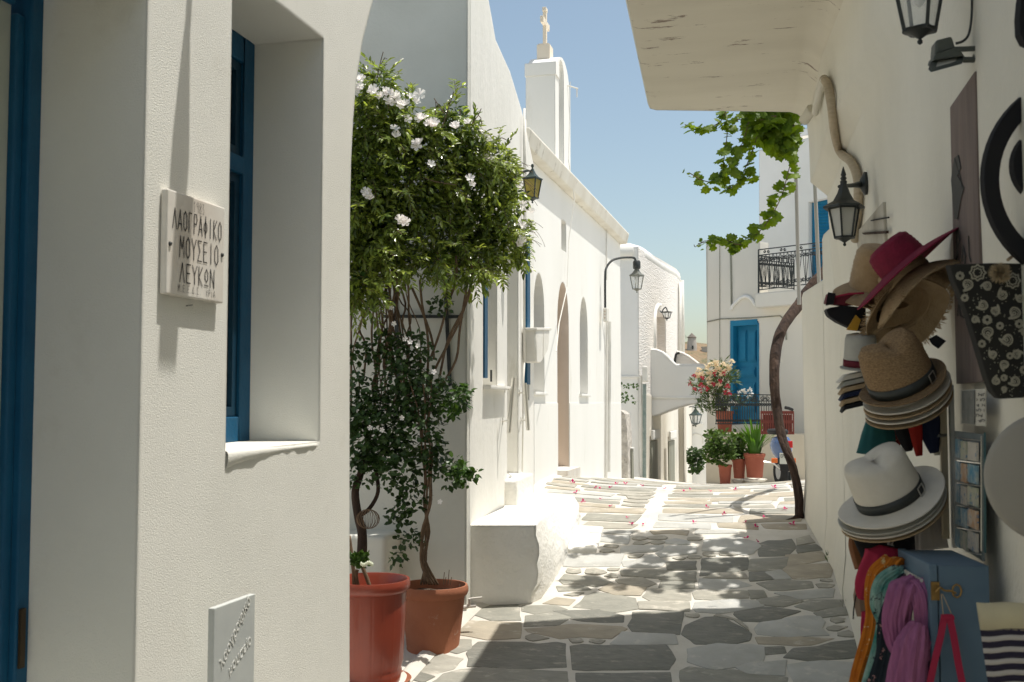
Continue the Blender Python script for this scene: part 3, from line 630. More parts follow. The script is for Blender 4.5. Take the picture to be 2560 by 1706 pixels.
# end wall of the ribbed house lower part is in view below the chapel eaves: low stub wall of exposed rubble + gate post
m_rubble = M('rubble', (.62, .58, .52), (.40, .37, .33), scale=9, bump=1, bscale=12, dist=.05, rough=.95, stain=((.25, .23, .2), .58, .66, 14))
stub = [(1546, 1230), (1547, 1026), (1553, 1028), (1563, 1036), (1567, 1070), (1569, 1110), (1570, 1230)]
q = [pl(x, y, (0, 17.3), DB) for x, y in stub]; mb = MB(); mb.prism(q, (0, .5, 0)); rw = tag(mb.build('rubble_wall', m_rubble), 'stub of exposed rubble masonry against the far chapel corner', 'wall')
mb = MB(); q = [pl(x, y, (0, 17.6), DB) for x, y in ((1571, 1230), (1571, 1122), (1579, 1122), (1582, 1230))]; mb.prism(q, (0, .2, 0)); gp = tag(mb.build('gate_post', m_olddoor), 'weathered wooden gate post beside the rubble wall', 'post')
mb = MB(); q = [pl(x, y, (0, 17.58), DB) for x, y in ((1569, 1120), (1569, 1123), (1581, 1123), (1581, 1120))]; mb.prism(q, (0, .25, 0)); mb.build('cap', m_far, gp)
# drain pipe and junction box on the ribbed corner
mb = MB(); dpx = thing('drain_pipe', 'green-grey drainpipe with a white box at its head on the ribbed house corner', 'drainpipe', (X3 + .1, y3a, 0))
A = [pl(x, y, (0, y3a - .15), DB) for x, y in ((1611, 960), (1611, 1240))]; mb.tube(A, .035, 8); mb.build('pipe', M('pipe_green', (.16, .22, .20), (.3, .33, .3), scale=6, rough=.7), dpx, smooth='auto')
a, b = pl(1605, 916, (0, y3a - .2), DB), pl(1618, 955, (0, y3a - .2), DB); mb = MB(); mb.box((a.x, a.y, b.z), (b.x, a.y + .15, a.z)); mb.build('junction_box', m_pipe, dpx, bevel=.02)
mb = MB(); A = [pl(x, y, (0, y3a - .1), DB) for x, y in ((1602, 940), (1601, 1100), (1605, 1240))]; mb.tube(A, .03, 6); mb.build('white_pipe', m_pipe, dpx, smooth='auto')
mb = MB(); a, b = pl(1548, 940, (0, y3a - .02), DB), pl(1602, 943, (0, y3a - .02), DB); mb.box((a.x - .5, y3a - .03, b.z - .01), (b.x, y3a - .006, a.z)); mb.build('string_course', m_church, rib)
# wall beyond the alley with small window
farw = thing('far_alley_house', 'white house at the end of the alley with a small dark window', 'building', (-2.2, 30, -2))
YF = 31
def wf_(x, y): return pl(x, y, (0, YF), DB)
a, b = wf_(1690, 1010), wf_(1775, 1300); mb = MB()
hw = [wf_(1713, 1065), wf_(1737, 1065), wf_(1737, 1034), wf_(1713, 1034)]
mb.prism([V((a.x, YF, -4)), V((b.x, YF, -4)), V((b.x, YF, wf_(1700, 985).z)), V((a.x, YF, wf_(1700, 985).z))], (0, .4, 0), [hw]); mb.build('wall', m_far, farw)
mb = MB(); mb.prism([p + V((0, .3, 0)) for p in hw], (0, .02, 0)); mb.build('window', M('green_dark', (.05, .06, .045), rough=.5), farw)
a, b = wf_(1724, 1058), wf_(1757, 1062); mb = MB(); mb.box((a.x, YF - .12, b.z), (b.x, YF, a.z)); mb.build('ledge', m_church, farw)
mb = MB(); A = [wf_(x, y) - V((0, .01, 0)) for x, y in ((1722, 1105), (1728, 1090), (1740, 1084), (1752, 1087), (1758, 1100), (1757, 1110))]; mb.tube(A, .015, 5); mb.build('relief_arch', m_pipe, farw)

# ================================================================== HILL, WINDMILL
m_hill = M('dry_hill', (.30, .20, .125), (.21, .165, .10), scale=.09, bump=1, bscale=.3, dist=1, rough=1, stain=((.10, .115, .06), .53, .62, .12), stretch=(1, 1, 2.5))
g = []
for i in range(30):
    row = []
    for j in range(60):
        x = -400 + j * 12; y = 330 + i * 14; t = i / 29
        h = (-14 + 47 * min(1, (t / .62)) ** 1.3) + 1.5 * sin(x * .09 + y * .05) + 1.2 * sin(x * .21) + random.uniform(-.6, .6)
        row.append(V((x, y, h)))
    g.append(row)
hz_ = {}
mb = MB(); mb.sheet(g); tag(mb.build('hill', m_hill, smooth=True), kind='structure', label='dry brown hillside in the distance')
pm = pd(1730, 872, 560); wm = thing('windmill', 'distant stone windmill on the hill with a conical thatched cap', 'windmill', pm)
c = pm - V((0, 0, 6)); m_mill = M('mill_stone', (.52, .49, .44), (.42, .39, .34), scale=.8, rough=.95)
mb = MB(); mb.lathe([(2.75, 0), (2.55, 7.5), (2.05, 11.6)], c, 20); mb.build('tower', m_mill, wm, smooth='auto')
mb = MB(); mb.lathe([(2.35, 11.5), (2.3, 11.9), (.05, 14.2)], c, 20); mb.build('cap', M('thatch', (.22, .19, .16), (.14, .12, .1), scale=1.2, rough=1), wm)
mb = MB(); mb.tube([c + V((-3.1, -1, 12)), c + V((1.5, -1, 12))], .15, 6)
for a in (0, pi / 2, pi, 3 * pi / 2): mb.tube([c + V((-3, -1, 12)), c + V((-3, -1 + 1.2 * cos(a + .4), 12 + 1.2 * sin(a + .4)))], .08, 5)
mb.build('windshaft', m_olddoor, wm)
mb = MB(); mb.box(c + V((.1, -2.75, 5.6)), c + V((1.0, -2.2, 7.4))); mb.build('door', m_glassdk, wm)
mb = MB(); mb.box(c + V((5, -1, 3)), c + V((9.5, 2, 6.4))); mb.box(c + V((4.6, -1.2, 6.4)), c + V((9.9, 2.2, 6.8))); tag(mb.build('stone_hut', m_mill), 'small stone hut beside the distant windmill', 'hut')

# ================================================================== FAR RIGHT BUILDING WITH BLUE DOOR
P5 = pd(1860, 1000, 20.5); D5 = V((-sin(R(55)), cos(R(55)), 0)); N5 = V((-D5.y, D5.x, 0)); N5 = N5 if N5.y < 0 else -N5     # towards the camera
def w5(x, y, o=0): q = P5 + N5 * o; return pl(x, y, (q.x, q.y), D5)
bh = thing('blue_door_house', 'two-storey white house with a blue panelled door and a balcony', 'building', P5 - V((0, 0, 2)))
dh = [w5(1826, 1062), w5(1896, 1062), w5(1896, 803), w5(1826, 807)]
low = [w5(1768, 1260), w5(2100, 1260), w5(2100, 724), w5(1990, 727), w5(1899, 737), w5(1899, 604), w5(1858, 600), w5(1768, 604)]
mb = MB(); mb.prism(low, -N5 * .28, [dh]); mb.build('front_wall', m_farwarm, bh)
e = w5(1768, 900); e2_ = V((e.x, e.y, 0)); mb = MB(); mb.prism([V((e.x, e.y, -2)), V((e.x, e.y, w5(1768, 604).z)), V((e.x, e.y, w5(1768, 604).z)) + V((.6, 3, 0)), V((e.x + .6, e.y + 3, -2))], (.2, .0, 0)); mb.build('side_wall', m_farwarm, bh)
# door
def P5box(name, mat, par, x0, y0, x1, y1, o0, o1):
    a, b, c, d = w5(x0, y1, o1), w5(x1, y1, o1), w5(x1, y0, o1), w5(x0, y0, o1); a.z = b.z = w5(x1, y1).z; c.z = d.z = w5(x0, y0).z
    mb = MB(); mb.prism([a, b, c, d], N5 * (o0 - o1)); return mb.build(name, mat, par)
door = P5box('door', m_blue2, bh, 1833, 815, 1893, 1062, -.16, -.12)
P5box('door_frame', m_blue2, bh, 1825.5, 802.5, 1833, 1062, -.2, .015)
P5box('door_frame', m_blue2, bh, 1893, 808, 1896.5, 1062, -.2, .015)
P5box('lintel', m_blue2, bh, 1833.2, 802.5, 1892.8, 812, -.2, .012)
for (x0, y0, x1, y1) in ((1846, 826, 1866, 903), (1871, 826, 1890, 903), (1846, 920, 1888, 942), (1848, 958, 1888, 1030)):
    P5box('door_panel', m_blue2, door, x0, y0, x1, y1, -.12, -.10); P5box('door_panel', m_blue2, door, x0 + 3, y0 + 5, x1 - 3, y1 - 5, -.10, -.085)
P5box('handle_plate', M('handle_white', (.7, .7, .66), rough=.4), door, 1841, 924, 1845, 945, -.12, -.09)
mb = MB(); mb.tube([w5(1839, 926, -.06), w5(1848, 926, -.06)], .014, 6); mb.build('door_handle', m_steel, door)
# scalloped gable moulding, balcony slab, cable
mb = MB(); A = smoothpath([w5(*p, .02) for p in ((1828, 775), (1832, 765), (1845, 752), (1855, 744), (1868, 742), (1878, 748), (1888, 762), (1897, 765))], 3); mb.tube(A, .035, 6); mb.build('scalloped_moulding', m_church, bh, smooth=True)
a = w5(1884, 742, 0); mb = MB(); P5box('balcony_slab', m_farwarm, bh, 1887, 738, 2100, 757, .0, .25)
mb = MB(); mb.tube([w5(x, y, .012) for x, y in ((1768, 805), (1800, 798), (1880, 795), (1950, 790), (1962, 800), (1966, 850))], .012, 5); mb.tube([w5(x, y, .012) for x, y in ((1826, 600), (1828, 700), (1829, 775))], .02, 5); mb.build('cable', m_olddoor, bh)
mb = MB(); mb.tube([w5(x, y, .012) for x, y in ((1799, 605), (1799, 800), (1799, 900))], .006, 5); mb.build('wall_crack', m_olddoor, bh)
# upper storey set back
o_ = -1.3
q = [w5(1898, 760, o_), w5(2110, 760, o_), w5(2110, 322, o_), w5(2039, 340, o_), w5(1984, 355, o_), w5(1898, 376, o_)]
sh = [w5(2022, 740, o_), w5(2095, 738, o_), w5(2095, 490, o_), w5(2022, 506, o_)]
mb = MB(); mb.prism(q, -N5 * .115, [sh]); up_ = mb.build('upper_wall', m_far, bh)
q = [w5(1985, 345, o_ - .8), w5(2110, 320, o_ - .8), w5(2110, 296, o_ - .8), w5(1985, 330, o_ - .8)]
mb = MB(); mb.prism(q, -N5 * .3); mb.build('roof_parapet', m_far, bh)
q = [w5(2005, 760, o_ - .12), w5(2120, 760, o_ - .12), w5(2120, 475, o_ - .12), w5(2005, 480, o_ - .12)]
mb = MB(); mb.prism(q, -N5 * .05); shp = mb.build('balcony_door', m_blue2, bh)
mb = MB()
for k in range(26):
    yy = 505 + k * 8; mb.prism([w5(2036, yy, o_ - .11), w5(2110, yy - 2, o_ - .11), w5(2110, yy + 2, o_ - .09), w5(2036, yy + 4, o_ - .09)], -N5 * .02)
mb.build('louvre', m_blue2, shp)

# ================================================================== RIGHT WALL, BLOCKS AND OVERHANG
rb = thing('right_building', 'shaded white building on the right whose balcony slab juts over the lane', 'building', (.9, 5, H(.5, 5)))
ZS = EYE + 2.0; YE = 7.72
cornerL = pz(1619, 276, ZS); nearL = pz(1558.6, 0, ZS)
dl_ = (nearL - cornerL) / (nearL.y - cornerL.y)
def wlean(y): return .25 + .75 * max(0, min(1, (y - 3.6) / 2.6))
def wallx(y, z):
    P = prof(y)
    for (xa, za), (xb, zb_) in zip(P[:12], P[1:12]):
        if z <= zb_: return xa + (xb - xa) * max(0, (z - za)) / max(1e-6, zb_ - za)
    return P[11][0]
def prof(y):
    k = wlean(y)
    w_ = XW(y); xl = cornerL.x + dl_.x * (y - cornerL.y); 
    up = [(w_, H(w_, y) - .3), (w_ - .02, H(w_, y) + .08), (w_ + .005, H(w_, y) + .3), (w_ - .005, 1.6), (w_ - .015, EYE + .55), (w_ - .06 * k, EYE + 1.0), (w_ - .08 * k, EYE + 1.42), (w_ - .19 * k, EYE + 1.52)]
    if y < 4.58: return up + [(w_ - .195 * k, EYE + 1.7), (w_ - .2 * k, EYE + 1.83), (w_ - .235 * k, EYE + 1.89), (w_ - .24 * k, ZS), (w_ - .245 * k, ZS + .02), (w_ - .246 * k, ZS + .04), (w_ - .247 * k, ZS + .06), (w_ - .248 * k, ZS + .2), (w_ - .2 * k, ZS + .22)]
    return up + [(w_ - .195 * k, EYE + 1.8), (w_ - .21 * k, EYE + 1.93), (w_ - .25 * k - .02, EYE + 1.985), (w_ - .32, ZS), (xl + .06, ZS), (xl + .015, ZS + .012), (xl, ZS + .05), (xl, ZS + .2), (w_ - .3, ZS + .22)]
g = []
for y in lin(-1.5, 4.55, 16) + lin(4.6, YE - .35, 14) + [YE - .2, YE - .1, YE - .03]:
    f = 1; row = [V((x, y, z)) for x, z in prof(y)]
    g.append(row)
last = [V((x, y + .03, z)) for x, z in prof(YE - .03)]
# the far edge of the slab runs square to the lane, rising slightly to the left
for row in g:
    for k in range(9, 17):
        p = row[k]; lim = cornerL.y + (YE - cornerL.y) * max(0, min(1, (p.x - cornerL.x) / (XW(7) - cornerL.x)))
        p.x -= dl_.x * (p.y - lim) if p.y > lim and k >= 12 else 0; p.y = min(p.y, lim)
mb = MB(); mb.sheet(g)
n0 = len(mb.v) - 17
last = [mb.v[n0 + k].copy() for k in range(17)]
cap = [p + V((0, .0, 0)) for p in last]
mb.add(cap + [V((1.4, YE, H(1, YE) - .3)), V((1.4, YE, ZS + .22))], [tuple(range(17)) + (18, 17)])
wl = mb.build('lane_wall', m_right, rb, smooth='auto', recalc=False)
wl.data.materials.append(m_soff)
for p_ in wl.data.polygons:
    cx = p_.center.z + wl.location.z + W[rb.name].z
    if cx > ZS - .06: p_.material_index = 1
mb = MB(); mb.box((-.0, -1.5, ZS + .22), (3.5, YE - .1, ZS + .9)); mb.build('upper_wall', m_right, rb)
mb = MB(); mb.box((.75, -1.6, -.3), (3.5, YE - .05, ZS + .2)); mb.build('core', m_right, rb)
def wblock(y0, y1, z0, z1, name, lab):
    g = []; n = 8
    for i in range(n + 1):
        y = y0 + (y1 - y0) * i / n; x = XW(y); zt_ = z0 + (z1 - z0) * i / n
        g.append([V((x + .6, y, H(x, y) - .4)), V((x - .02, y, H(x, y) - .3)), V((x - .02, y, H(x, y) + .06)), V((x + .004, y, H(x, y) + .3)), V((x, y, zt_ - .05)), V((x + .012, y, zt_ - .01)), V((x + .05, y, zt_)), V((x + .6, y, zt_)), V((x + .6, y, H(x, y) - .4))])
    mb = MB(); mb.sheet(g); m_ = 9; mb.f += [tuple(range(m_ - 1)), tuple(n * m_ + k for k in range(m_ - 1))]
    return tag(mb.build(name, m_right, smooth='auto'), lab, 'wall')
wblock(YE + .004, 8.62, EYE + 1.32, EYE + 1.30, 'garden_wall', 'taller rounded white garden wall block behind the hanging lantern')
wblock(8.622, 9.62, EYE + .955, EYE + .95, 'stair_wall', 'lower white wall block beside the twisted vine trunk')
# ================================================================== PLANTS
rl = random.Random(11)
def rnd(s=1.): return V((rl.uniform(-s, s), rl.uniform(-s, s), rl.uniform(-s, s)))
def leafset(name, items, tmpl, mat, parent, **kw):
    tv, tf = tmpl; vs = []; fs = []
    for p, d, n, sz in items:
        d = d.normalized(); x = d.cross(n)
        if x.length < 1e-3: x = d.orthogonal()
        x.normalize(); n = x.cross(d); k = len(vs)
        for a, b, c in tv: vs.append(p + (x * a + d * b + n * c) * sz)
        fs += [tuple(i + k for i in f) for f in tf]
    mb = MB(); mb.v = vs; mb.f = fs; return mb.build(name, mat, parent, recalc=False, smooth=kw.get('smooth', False))
T_LONG = ([(0, 0, 0), (-.21, .38, .06), (.21, .38, .06), (0, .38, -.02), (-.13, .78, .0), (.13, .78, .0), (0, 1, -.12)], [(0, 3, 1), (0, 2, 3), (1, 3, 4), (3, 2, 5), (3, 5, 6), (3, 6, 4)])
T_ROUND = ([(0, 0, 0), (-.30, .3, .06), (.30, .3, .06), (0, .5, -.03), (-.33, .62, .05), (.33, .62, .05), (0, 1, -.05)], [(0, 3, 1), (0, 2, 3), (1, 3, 4), (3, 2, 5), (3, 5, 6), (3, 6, 4)])
T_NARROW = ([(0, 0, 0), (-.07, .4, .03), (.07, .4, .03), (0, 1, -.05)], [(0, 2, 1), (1, 2, 3)])
T_FLOWER = ([(0, 0, -.2)] + [(cos(a) * r, sin(a) * r, h) for k in range(5) for a, r, h in ((2 * pi * k / 5 - .58, .30, .0), (2 * pi * k / 5 - .42, .52, .10), (2 * pi * k / 5, .60, .02), (2 * pi * k / 5 + .42, .52, .10), (2 * pi * k / 5 + .58, .30, .0))], [f for k in range(5) for f in ((0, 1 + k * 5, 2 + k * 5), (0, 2 + k * 5, 3 + k * 5), (0, 3 + k * 5, 4 + k * 5), (0, 4 + k * 5, 5 + k * 5))])
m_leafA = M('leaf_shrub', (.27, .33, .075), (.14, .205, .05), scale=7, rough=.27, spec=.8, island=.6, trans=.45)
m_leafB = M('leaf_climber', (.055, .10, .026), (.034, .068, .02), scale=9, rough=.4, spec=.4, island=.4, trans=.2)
m_leafBl = M('leaf_climber_young', (.06, .12, .02), (.04, .085, .018), scale=9, rough=.4, spec=.4, island=.3, trans=.3)
m_grape = M('leaf_grape', (.15, .22, .025), (.09, .16, .02), scale=9, rough=.5, island=.3, trans=.5)
m_grape2 = M('leaf_grape_young', (.16, .23, .035), (.12, .19, .03), scale=9, rough=.5, trans=.55)
m_stem = M('tan_stem', (.20, .135, .085), (.13, .085, .055), scale=30, rough=.9)
m_bark = M('vine_bark', (.070, .043, .030), (.032, .021, .017), scale=14, rough=.95, bump=1, bscale=28, dist=.03, stretch=(1, 1, .22), stain=((.18, .13, .09), .64, .76, 9))
m_petal = M('flower_white', (.88, .87, .83), (.86, .81, .80), scale=30, rough=.6, trans=.3)
m_pink = M('bougainvillea', (.60, .02, .13), (.45, .02, .12), scale=40, rough=.6, trans=.25)
m_red = M('oleander_red', (.55, .02, .04), (.4, .03, .08), scale=30, rough=.6)
m_crm = M('oleander_cream', (.80, .72, .52), (.72, .6, .42), scale=30, rough=.6, trans=.2)
m_soil = M('soil', (.09, .06, .04), (.16, .12, .09), scale=40, rough=1, bump=1, bscale=60, dist=.02)
m_red_pot = M('red_plastic', (.26, .045, .022), (.225, .038, .02), scale=5, rough=.32, spec=.5, coat=.15)
m_terra = M('terracotta', (.36, .145, .082), (.30, .115, .065), scale=4, rough=.8, spec=.15, bump=.2, bscale=40, stain=((.52, .40, .32), .60, .74, 8))
m_terra2 = M('terracotta_far', (.36, .11, .065), (.30, .085, .05), scale=3, rough=.75, stain=((.5, .3, .22), .62, .78, 4))
WALLY = 7.10
def blobs(B, n, sz, up=.5, shell=.55):
    out = []; tot = sum(b[3] ** 2 for b in B)
    for x, y, d, r in B:
        c = pd(x, y, d); rr = r * d / F
        for _ in range(int(n * r * r / tot)):
            while 1:
                q = rnd()
                if shell < q.length < 1 or (q.length < 1 and rl.random() < .35): break
            p = c + V((q.x * rr, q.y * rr * .6, q.z * rr))
            if p.y > WALLY and p.x < -2.1: p.y = WALLY - rl.random() * .08
            if p.x < -2.13 - .08 * max(0, p.y - 7.2) + .03 and p.y > 7.17: p.x = -2.1
            dr = (V((q.x, q.y - .3, -.25)) + rnd(.8)); nn = V((q.x * .5, q.y * .5 - .4, up + .4)) + rnd(.55)
            out.append((p, dr, nn, sz * rl.uniform(.65, 1.25)))
    return out
shrub = thing('flowering_shrub', 'large sprawling shrub with white trumpet flowers overhanging the pots and house corner', 'shrub', (-2.9, 7, H(-2.9, 7)))
B = [(930, 300, 6.9, 75), (890, 400, 6.85, 85), (960, 400, 6.9, 100), (900, 520, 6.85, 110), (1010, 470, 7, 120), (1110, 420, 7.1, 105), (1170, 380, 7.1, 70), (1200, 470, 7.2, 100), (1250, 500, 7.4, 65), (1275, 560, 7.5, 40), (1060, 560, 7.1, 105), (910, 630, 6.9, 70), (1150, 570, 7.2, 85), (1220, 600, 7.3, 55), (945, 225, 6.9, 28), (935, 260, 6.9, 40), (960, 620, 7, 70), (1130, 310, 7.1, 50), (1030, 350, 7, 60), (1240, 420, 7.3, 45), (890, 700, 6.9, 45), (1190, 650, 7.3, 30), (1000, 320, 7, 45), (900, 340, 6.85, 70), (885, 470, 6.85, 80), (890, 580, 6.85, 80), (1215, 560, 7.2, 70), (1250, 610, 7.35, 40), (1120, 650, 7.1, 40), (960, 540, 7, 90), (880, 640, 6.85, 60), (885, 730, 6.8, 34), (925, 710, 6.85, 30), (1000, 655, 6.9, 24), (1075, 640, 7, 22), (1165, 665, 7.1, 18), (1215, 660, 7.2, 16), (1285, 600, 7.4, 18), (1300, 500, 7.5, 22), (1255, 400, 7.4, 22), (1285, 430, 7.45, 16), (1100, 290, 7.1, 22), (1180, 320, 7.1, 20), (1040, 300, 7, 20), (955, 195, 6.9, 12)]
leafset('foliage', blobs(B, 10500, .054), T_LONG, m_leafA, shrub)['kind'] = 'stuff'
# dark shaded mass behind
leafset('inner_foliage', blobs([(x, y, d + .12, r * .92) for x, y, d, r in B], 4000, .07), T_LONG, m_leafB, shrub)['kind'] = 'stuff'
it = []; mbw = MB()
for _ in range(560):                                              # loose sprays breaking the outline
    x, y, d, r = rl.choice(B); a = rl.uniform(0, 2 * pi); up_ = sin(a) > 0
    p = pd(x + cos(a) * r * .8, y - sin(a) * r * .8, d - .05 - rl.random() * .12); dr = (cv(cos(a), -sin(a) * .9 + .15, -.35) + rnd(.5)).normalized(); L_ = rl.uniform(.07, .24); P = [p]
    for k in range(9):
        dr = (dr + V((0, 0, -.10)) + rnd(.1)).normalized(); p = p + dr * L_ / 9; P.append(p)
        for sg_ in (-1, 1):
            sd_ = dr.cross(V((0, -.5, 1)) + rnd(.4)); it.append((p, dr * .8 + sd_ * sg_ + rnd(.25), V((0, -.4, .9)) + rnd(.4), rl.uniform(.03, .062)))
    if L_ > .15: mbw.tube(P, .0016, 3)
def okleaf(i):
    if i[0].y > WALLY and i[0].x < -2.12: return False
    x, y = proj(i[0]); return not (x > 1292 and y < 545 or x > 1328)
it = [i for i in it if okleaf(i)]
leafset('sprays', it, T_LONG, m_leafA, shrub)['kind'] = 'stuff'; mbw.build('spray_stems', m_stem, shrub)['kind'] = 'stuff'
fme = None
ft, ff = T_FLOWER
FL = [(250, 400), (262, 385), (300, 440), (320, 428), (380, 410), (365, 395), (380, 470), (395, 490), (430, 430), (445, 455), (490, 500), (470, 520), (510, 495), (150, 290), (165, 300), (160, 360), (145, 365), (600, 480), (560, 440), (625, 425), (620, 610), (640, 600), (530, 620), (740, 640), (725, 655), (900, 670), (910, 660), (600, 800), (615, 790), (600, 830), (430, 690), (440, 740), (715, 970), (1165, 930), (1135, 910), (1185, 950), (1020, 1080), (1035, 1130), (220, 1210), (200, 1190), (235, 1235), (490, 1420), (470, 1400), (515, 1430), (1500, 1340), (1440, 1290), (1430, 1450), (1410, 1600), (1425, 1570), (1150, 770), (1110, 710), (1000, 640), (1400, 1150), (690, 650), (125, 410)]
fmes = []
for k in range(3):
    me = bpy.data.meshes.new('flower'); s_ = .052
    me.from_pydata([(a * s_, b * s_ * (1 - .1 * k), c * s_ * (1 + .6 * k)) for a, b, c in ft], [], ff); me.materials.append(m_petal); fmes.append(me)
def put(name, me, p, parent, n, spin=None):
    o = bpy.data.objects.new(name, me); COL.objects.link(o); o.parent = parent; o.location = p - W[parent.name]
    q = V(n).to_track_quat('Z', 'Y'); o.rotation_euler = (q @ Matrix.Rotation(rl.random() * 6 if spin is None else spin, 3, 'Z').to_quaternion()).to_euler(); return o
for x, y in FL:
    px_, py_ = 850 + x / 3.137, 100 + y / 3.137
    d = 6.62 if px_ < 1180 else 7.0
    o = put('flower', rl.choice(fmes), pd(px_, py_, d), shrub, V((.35, -.8, .5)) + rnd(.45)); k = rl.uniform(.85, 1.3); o.scale = (k, k, k)
mb = MB()
for P in ([(943, 195), (950, 160), (958, 130)], [(950, 165), (962, 145), (968, 148)], [(1105, 320), (1120, 275), (1134, 230)], [(1112, 285), (1095, 262), (1085, 246)], [(1088, 290), (1090, 265), (1089, 255)], [(1180, 310), (1195, 290), (1203, 272)], [(1205, 315), (1202, 295), (1195, 288)], [(1150, 290), (1150, 272)], [(910, 190), (910, 165)], [(1240, 350), (1255, 345), (1266, 350)], [(980, 340), (985, 370), (1020, 400), (1025, 405)], [(1060, 445), (1090, 455), (1140, 463)]):
    mb.tube([pd(x, y, 6.8) for x, y in P], .003, 4)
mb.build('twigs', m_stem, shrub)['kind'] = 'stuff'
mb = MB(); it = []
for k in range(26):                                                # bare woody stems below the crown
    x0 = rl.uniform(880, 1010); x1 = x0 + rl.uniform(-60, 60); P = [(x0, 560)]; y_ = 620
    while y_ < 1020 + rl.uniform(-60, 100): P.append((max(878, x0 + (x1 - x0) * (y_ - 560) / 500 + rl.uniform(-16, 16)), y_)); y_ += rl.uniform(45, 80)
    mb.tube(smoothpath([pd(x, y, 7.05 + rl.uniform(-.1, .08)) for x, y in P], 3), rl.uniform(.004, .008), 5)
for P in ([(1180, 660), (1175, 720), (1150, 800), (1120, 860), (1085, 930), (1060, 1010), (1055, 1100)], [(1185, 680), (1165, 760), (1120, 850), (1095, 960), (1065, 1060)], [(1140, 640), (1140, 700), (1120, 760), (1100, 830), (1075, 900)], [(1050, 700), (1055, 760), (1070, 850), (1068, 950), (1060, 1050)], [(1030, 720), (1060, 790), (1080, 850), (1085, 900)], [(1170, 700), (1150, 820), (1140, 900), (1100, 970)]):
    mb.tube(smoothpath([pd(x, y, 7.0) for x, y in P], 4), .009, 6)
mb.build('stems', m_stem, shrub, smooth=True)['kind'] = 'stuff'
mb = MB(); P = [pg(890, 1600) * 0 + pd(*p) for p in ((905, 1385, 6.75), (905, 1330, 6.8), (895, 1290, 6.85), (888, 1230, 6.9), (900, 1190, 6.95), (915, 1130, 7), (925, 1060, 7))]
mb.tube(smoothpath(P, 4), interp([.035, .028, .024, .02], 25), 8); mb.tube(smoothpath([pd(*p) for p in ((900, 1290, 6.85), (925, 1270, 6.9), (945, 1230, 6.95), (940, 1180, 7), (930, 1120, 7))], 4), .014, 6); mb.build('trunk', m_bark, shrub, smooth=True)

# darker climber out of the terracotta pot
cl = thing('jasmine_climber', 'dark green jasmine climbing the trellis from the terracotta pot', 'climbing plant', pd(1075, 1455, 6.85))
B2 = [(890, 880, 6.95, 30), (910, 1020, 6.9, 50), (890, 1180, 6.9, 42), (950, 1130, 6.9, 55), (1010, 1010, 6.9, 60), (960, 870, 6.95, 50), (1030, 880, 6.9, 60), (1000, 950, 6.9, 70), (1075, 985, 6.85, 70), (1130, 1000, 6.85, 48), (950, 1060, 6.9, 80), (1040, 1080, 6.85, 80), (900, 1120, 6.9, 60), (985, 1160, 6.85, 75), (1070, 1140, 6.85, 50), (1120, 1180, 6.8, 42), (1030, 1240, 6.85, 42), (1000, 1290, 6.85, 38), (1022, 1345, 6.85, 32), (995, 1395, 6.85, 22), (900, 960, 6.9, 40), (1060, 655, 6.95, 26), (1100, 760, 6.95, 30), (940, 740, 6.95, 34), (1020, 635, 6.95, 22), (930, 880, 6.95, 25), (880, 1050, 6.9, 50)]
items = blobs(B2, 3700, .045, shell=.2)
items.sort(key=lambda i: i[0].y)
lv = {}
tv, tf = T_ROUND
for nm, mt in (('leaf', m_leafB),):
    me = bpy.data.meshes.new('leaf'); me.from_pydata([(a * .045, b * .045, c * .045) for a, b, c in tv], [], tf); me.materials.append(mt)
    for p, d, n, s in items[:240]:
        put('leaf', me, p, cl, n)
leafset('foliage', items[240:], T_ROUND, m_leafB, cl)['kind'] = 'stuff'
leafset('young_foliage', blobs([(1140, 1170, 6.7, 30), (1165, 1190, 6.65, 28), (1185, 1185, 6.65, 14), (1155, 985, 6.7, 24), (1130, 1020, 6.7, 22), (905, 690, 6.8, 22), (945, 705, 6.8, 16)], 260, .042, shell=.1), T_ROUND, m_leafBl, cl)['kind'] = 'stuff'
mb = MB()
for k in range(7):
    a = k * .9; P = [(1052 + 9 * k * .8, 1462), (1058 + 7 * cos(a), 1400), (1064 + 10 * sin(a), 1330), (1068 + 9 * cos(a + 1), 1260), (1070 + 8 * sin(a + 2), 1190), (1066 + 14 * cos(a), 1110), (1055 + 20 * sin(a), 1030), (1040 + 40 * sin(a), 950)]
    mb.tube(smoothpath([pd(x, y, 6.85 + .04 * sin(a + y / 70)) for x, y in P], 4), interp([.008, .007, .005], 29), 6)
mb.build('stems', m_stem, cl, smooth=True)['kind'] = 'stuff'
for x, y in ((985, 810), (1013, 848), (1025, 855), (1045, 865), (925, 1070), (955, 1075), (1005, 1045), (1100, 1255), (945, 770), (1085, 930), (978, 770)):
    o = put('flower', fmes[0], pd(x, y, 6.72), cl, V((.1, -1, .2)) + rnd(.4)); o.scale = (.6, .6, .6)
# trellis
tr = thing('trellis', 'dark wooden trellis fixed to the end wall under the shrub', 'trellis', (-2.7, 7.12, 1.2))
def we(x, y): return pl(x, y, (0, 7.13), (1, 0))
for a, b in (((985, 600), (998, 985)), ((1108, 600), (1126, 965))):
    mb = MB(); mb.tube([we(*a), we(*b)], .017, 4); mb.build('post', m_dkwood if 'm_dkwood' in globals() else m_iron, tr)
for a, b in (((965, 648), (1118, 650)), ((962, 792), (1160, 793))):
    mb = MB(); A, B_ = we(*a) + V((0, -.03, 0)), we(*b) + V((0, -.03, 0)); mb.tube([A, B_], .015, 4); mb.build('rail', m_iron, tr)

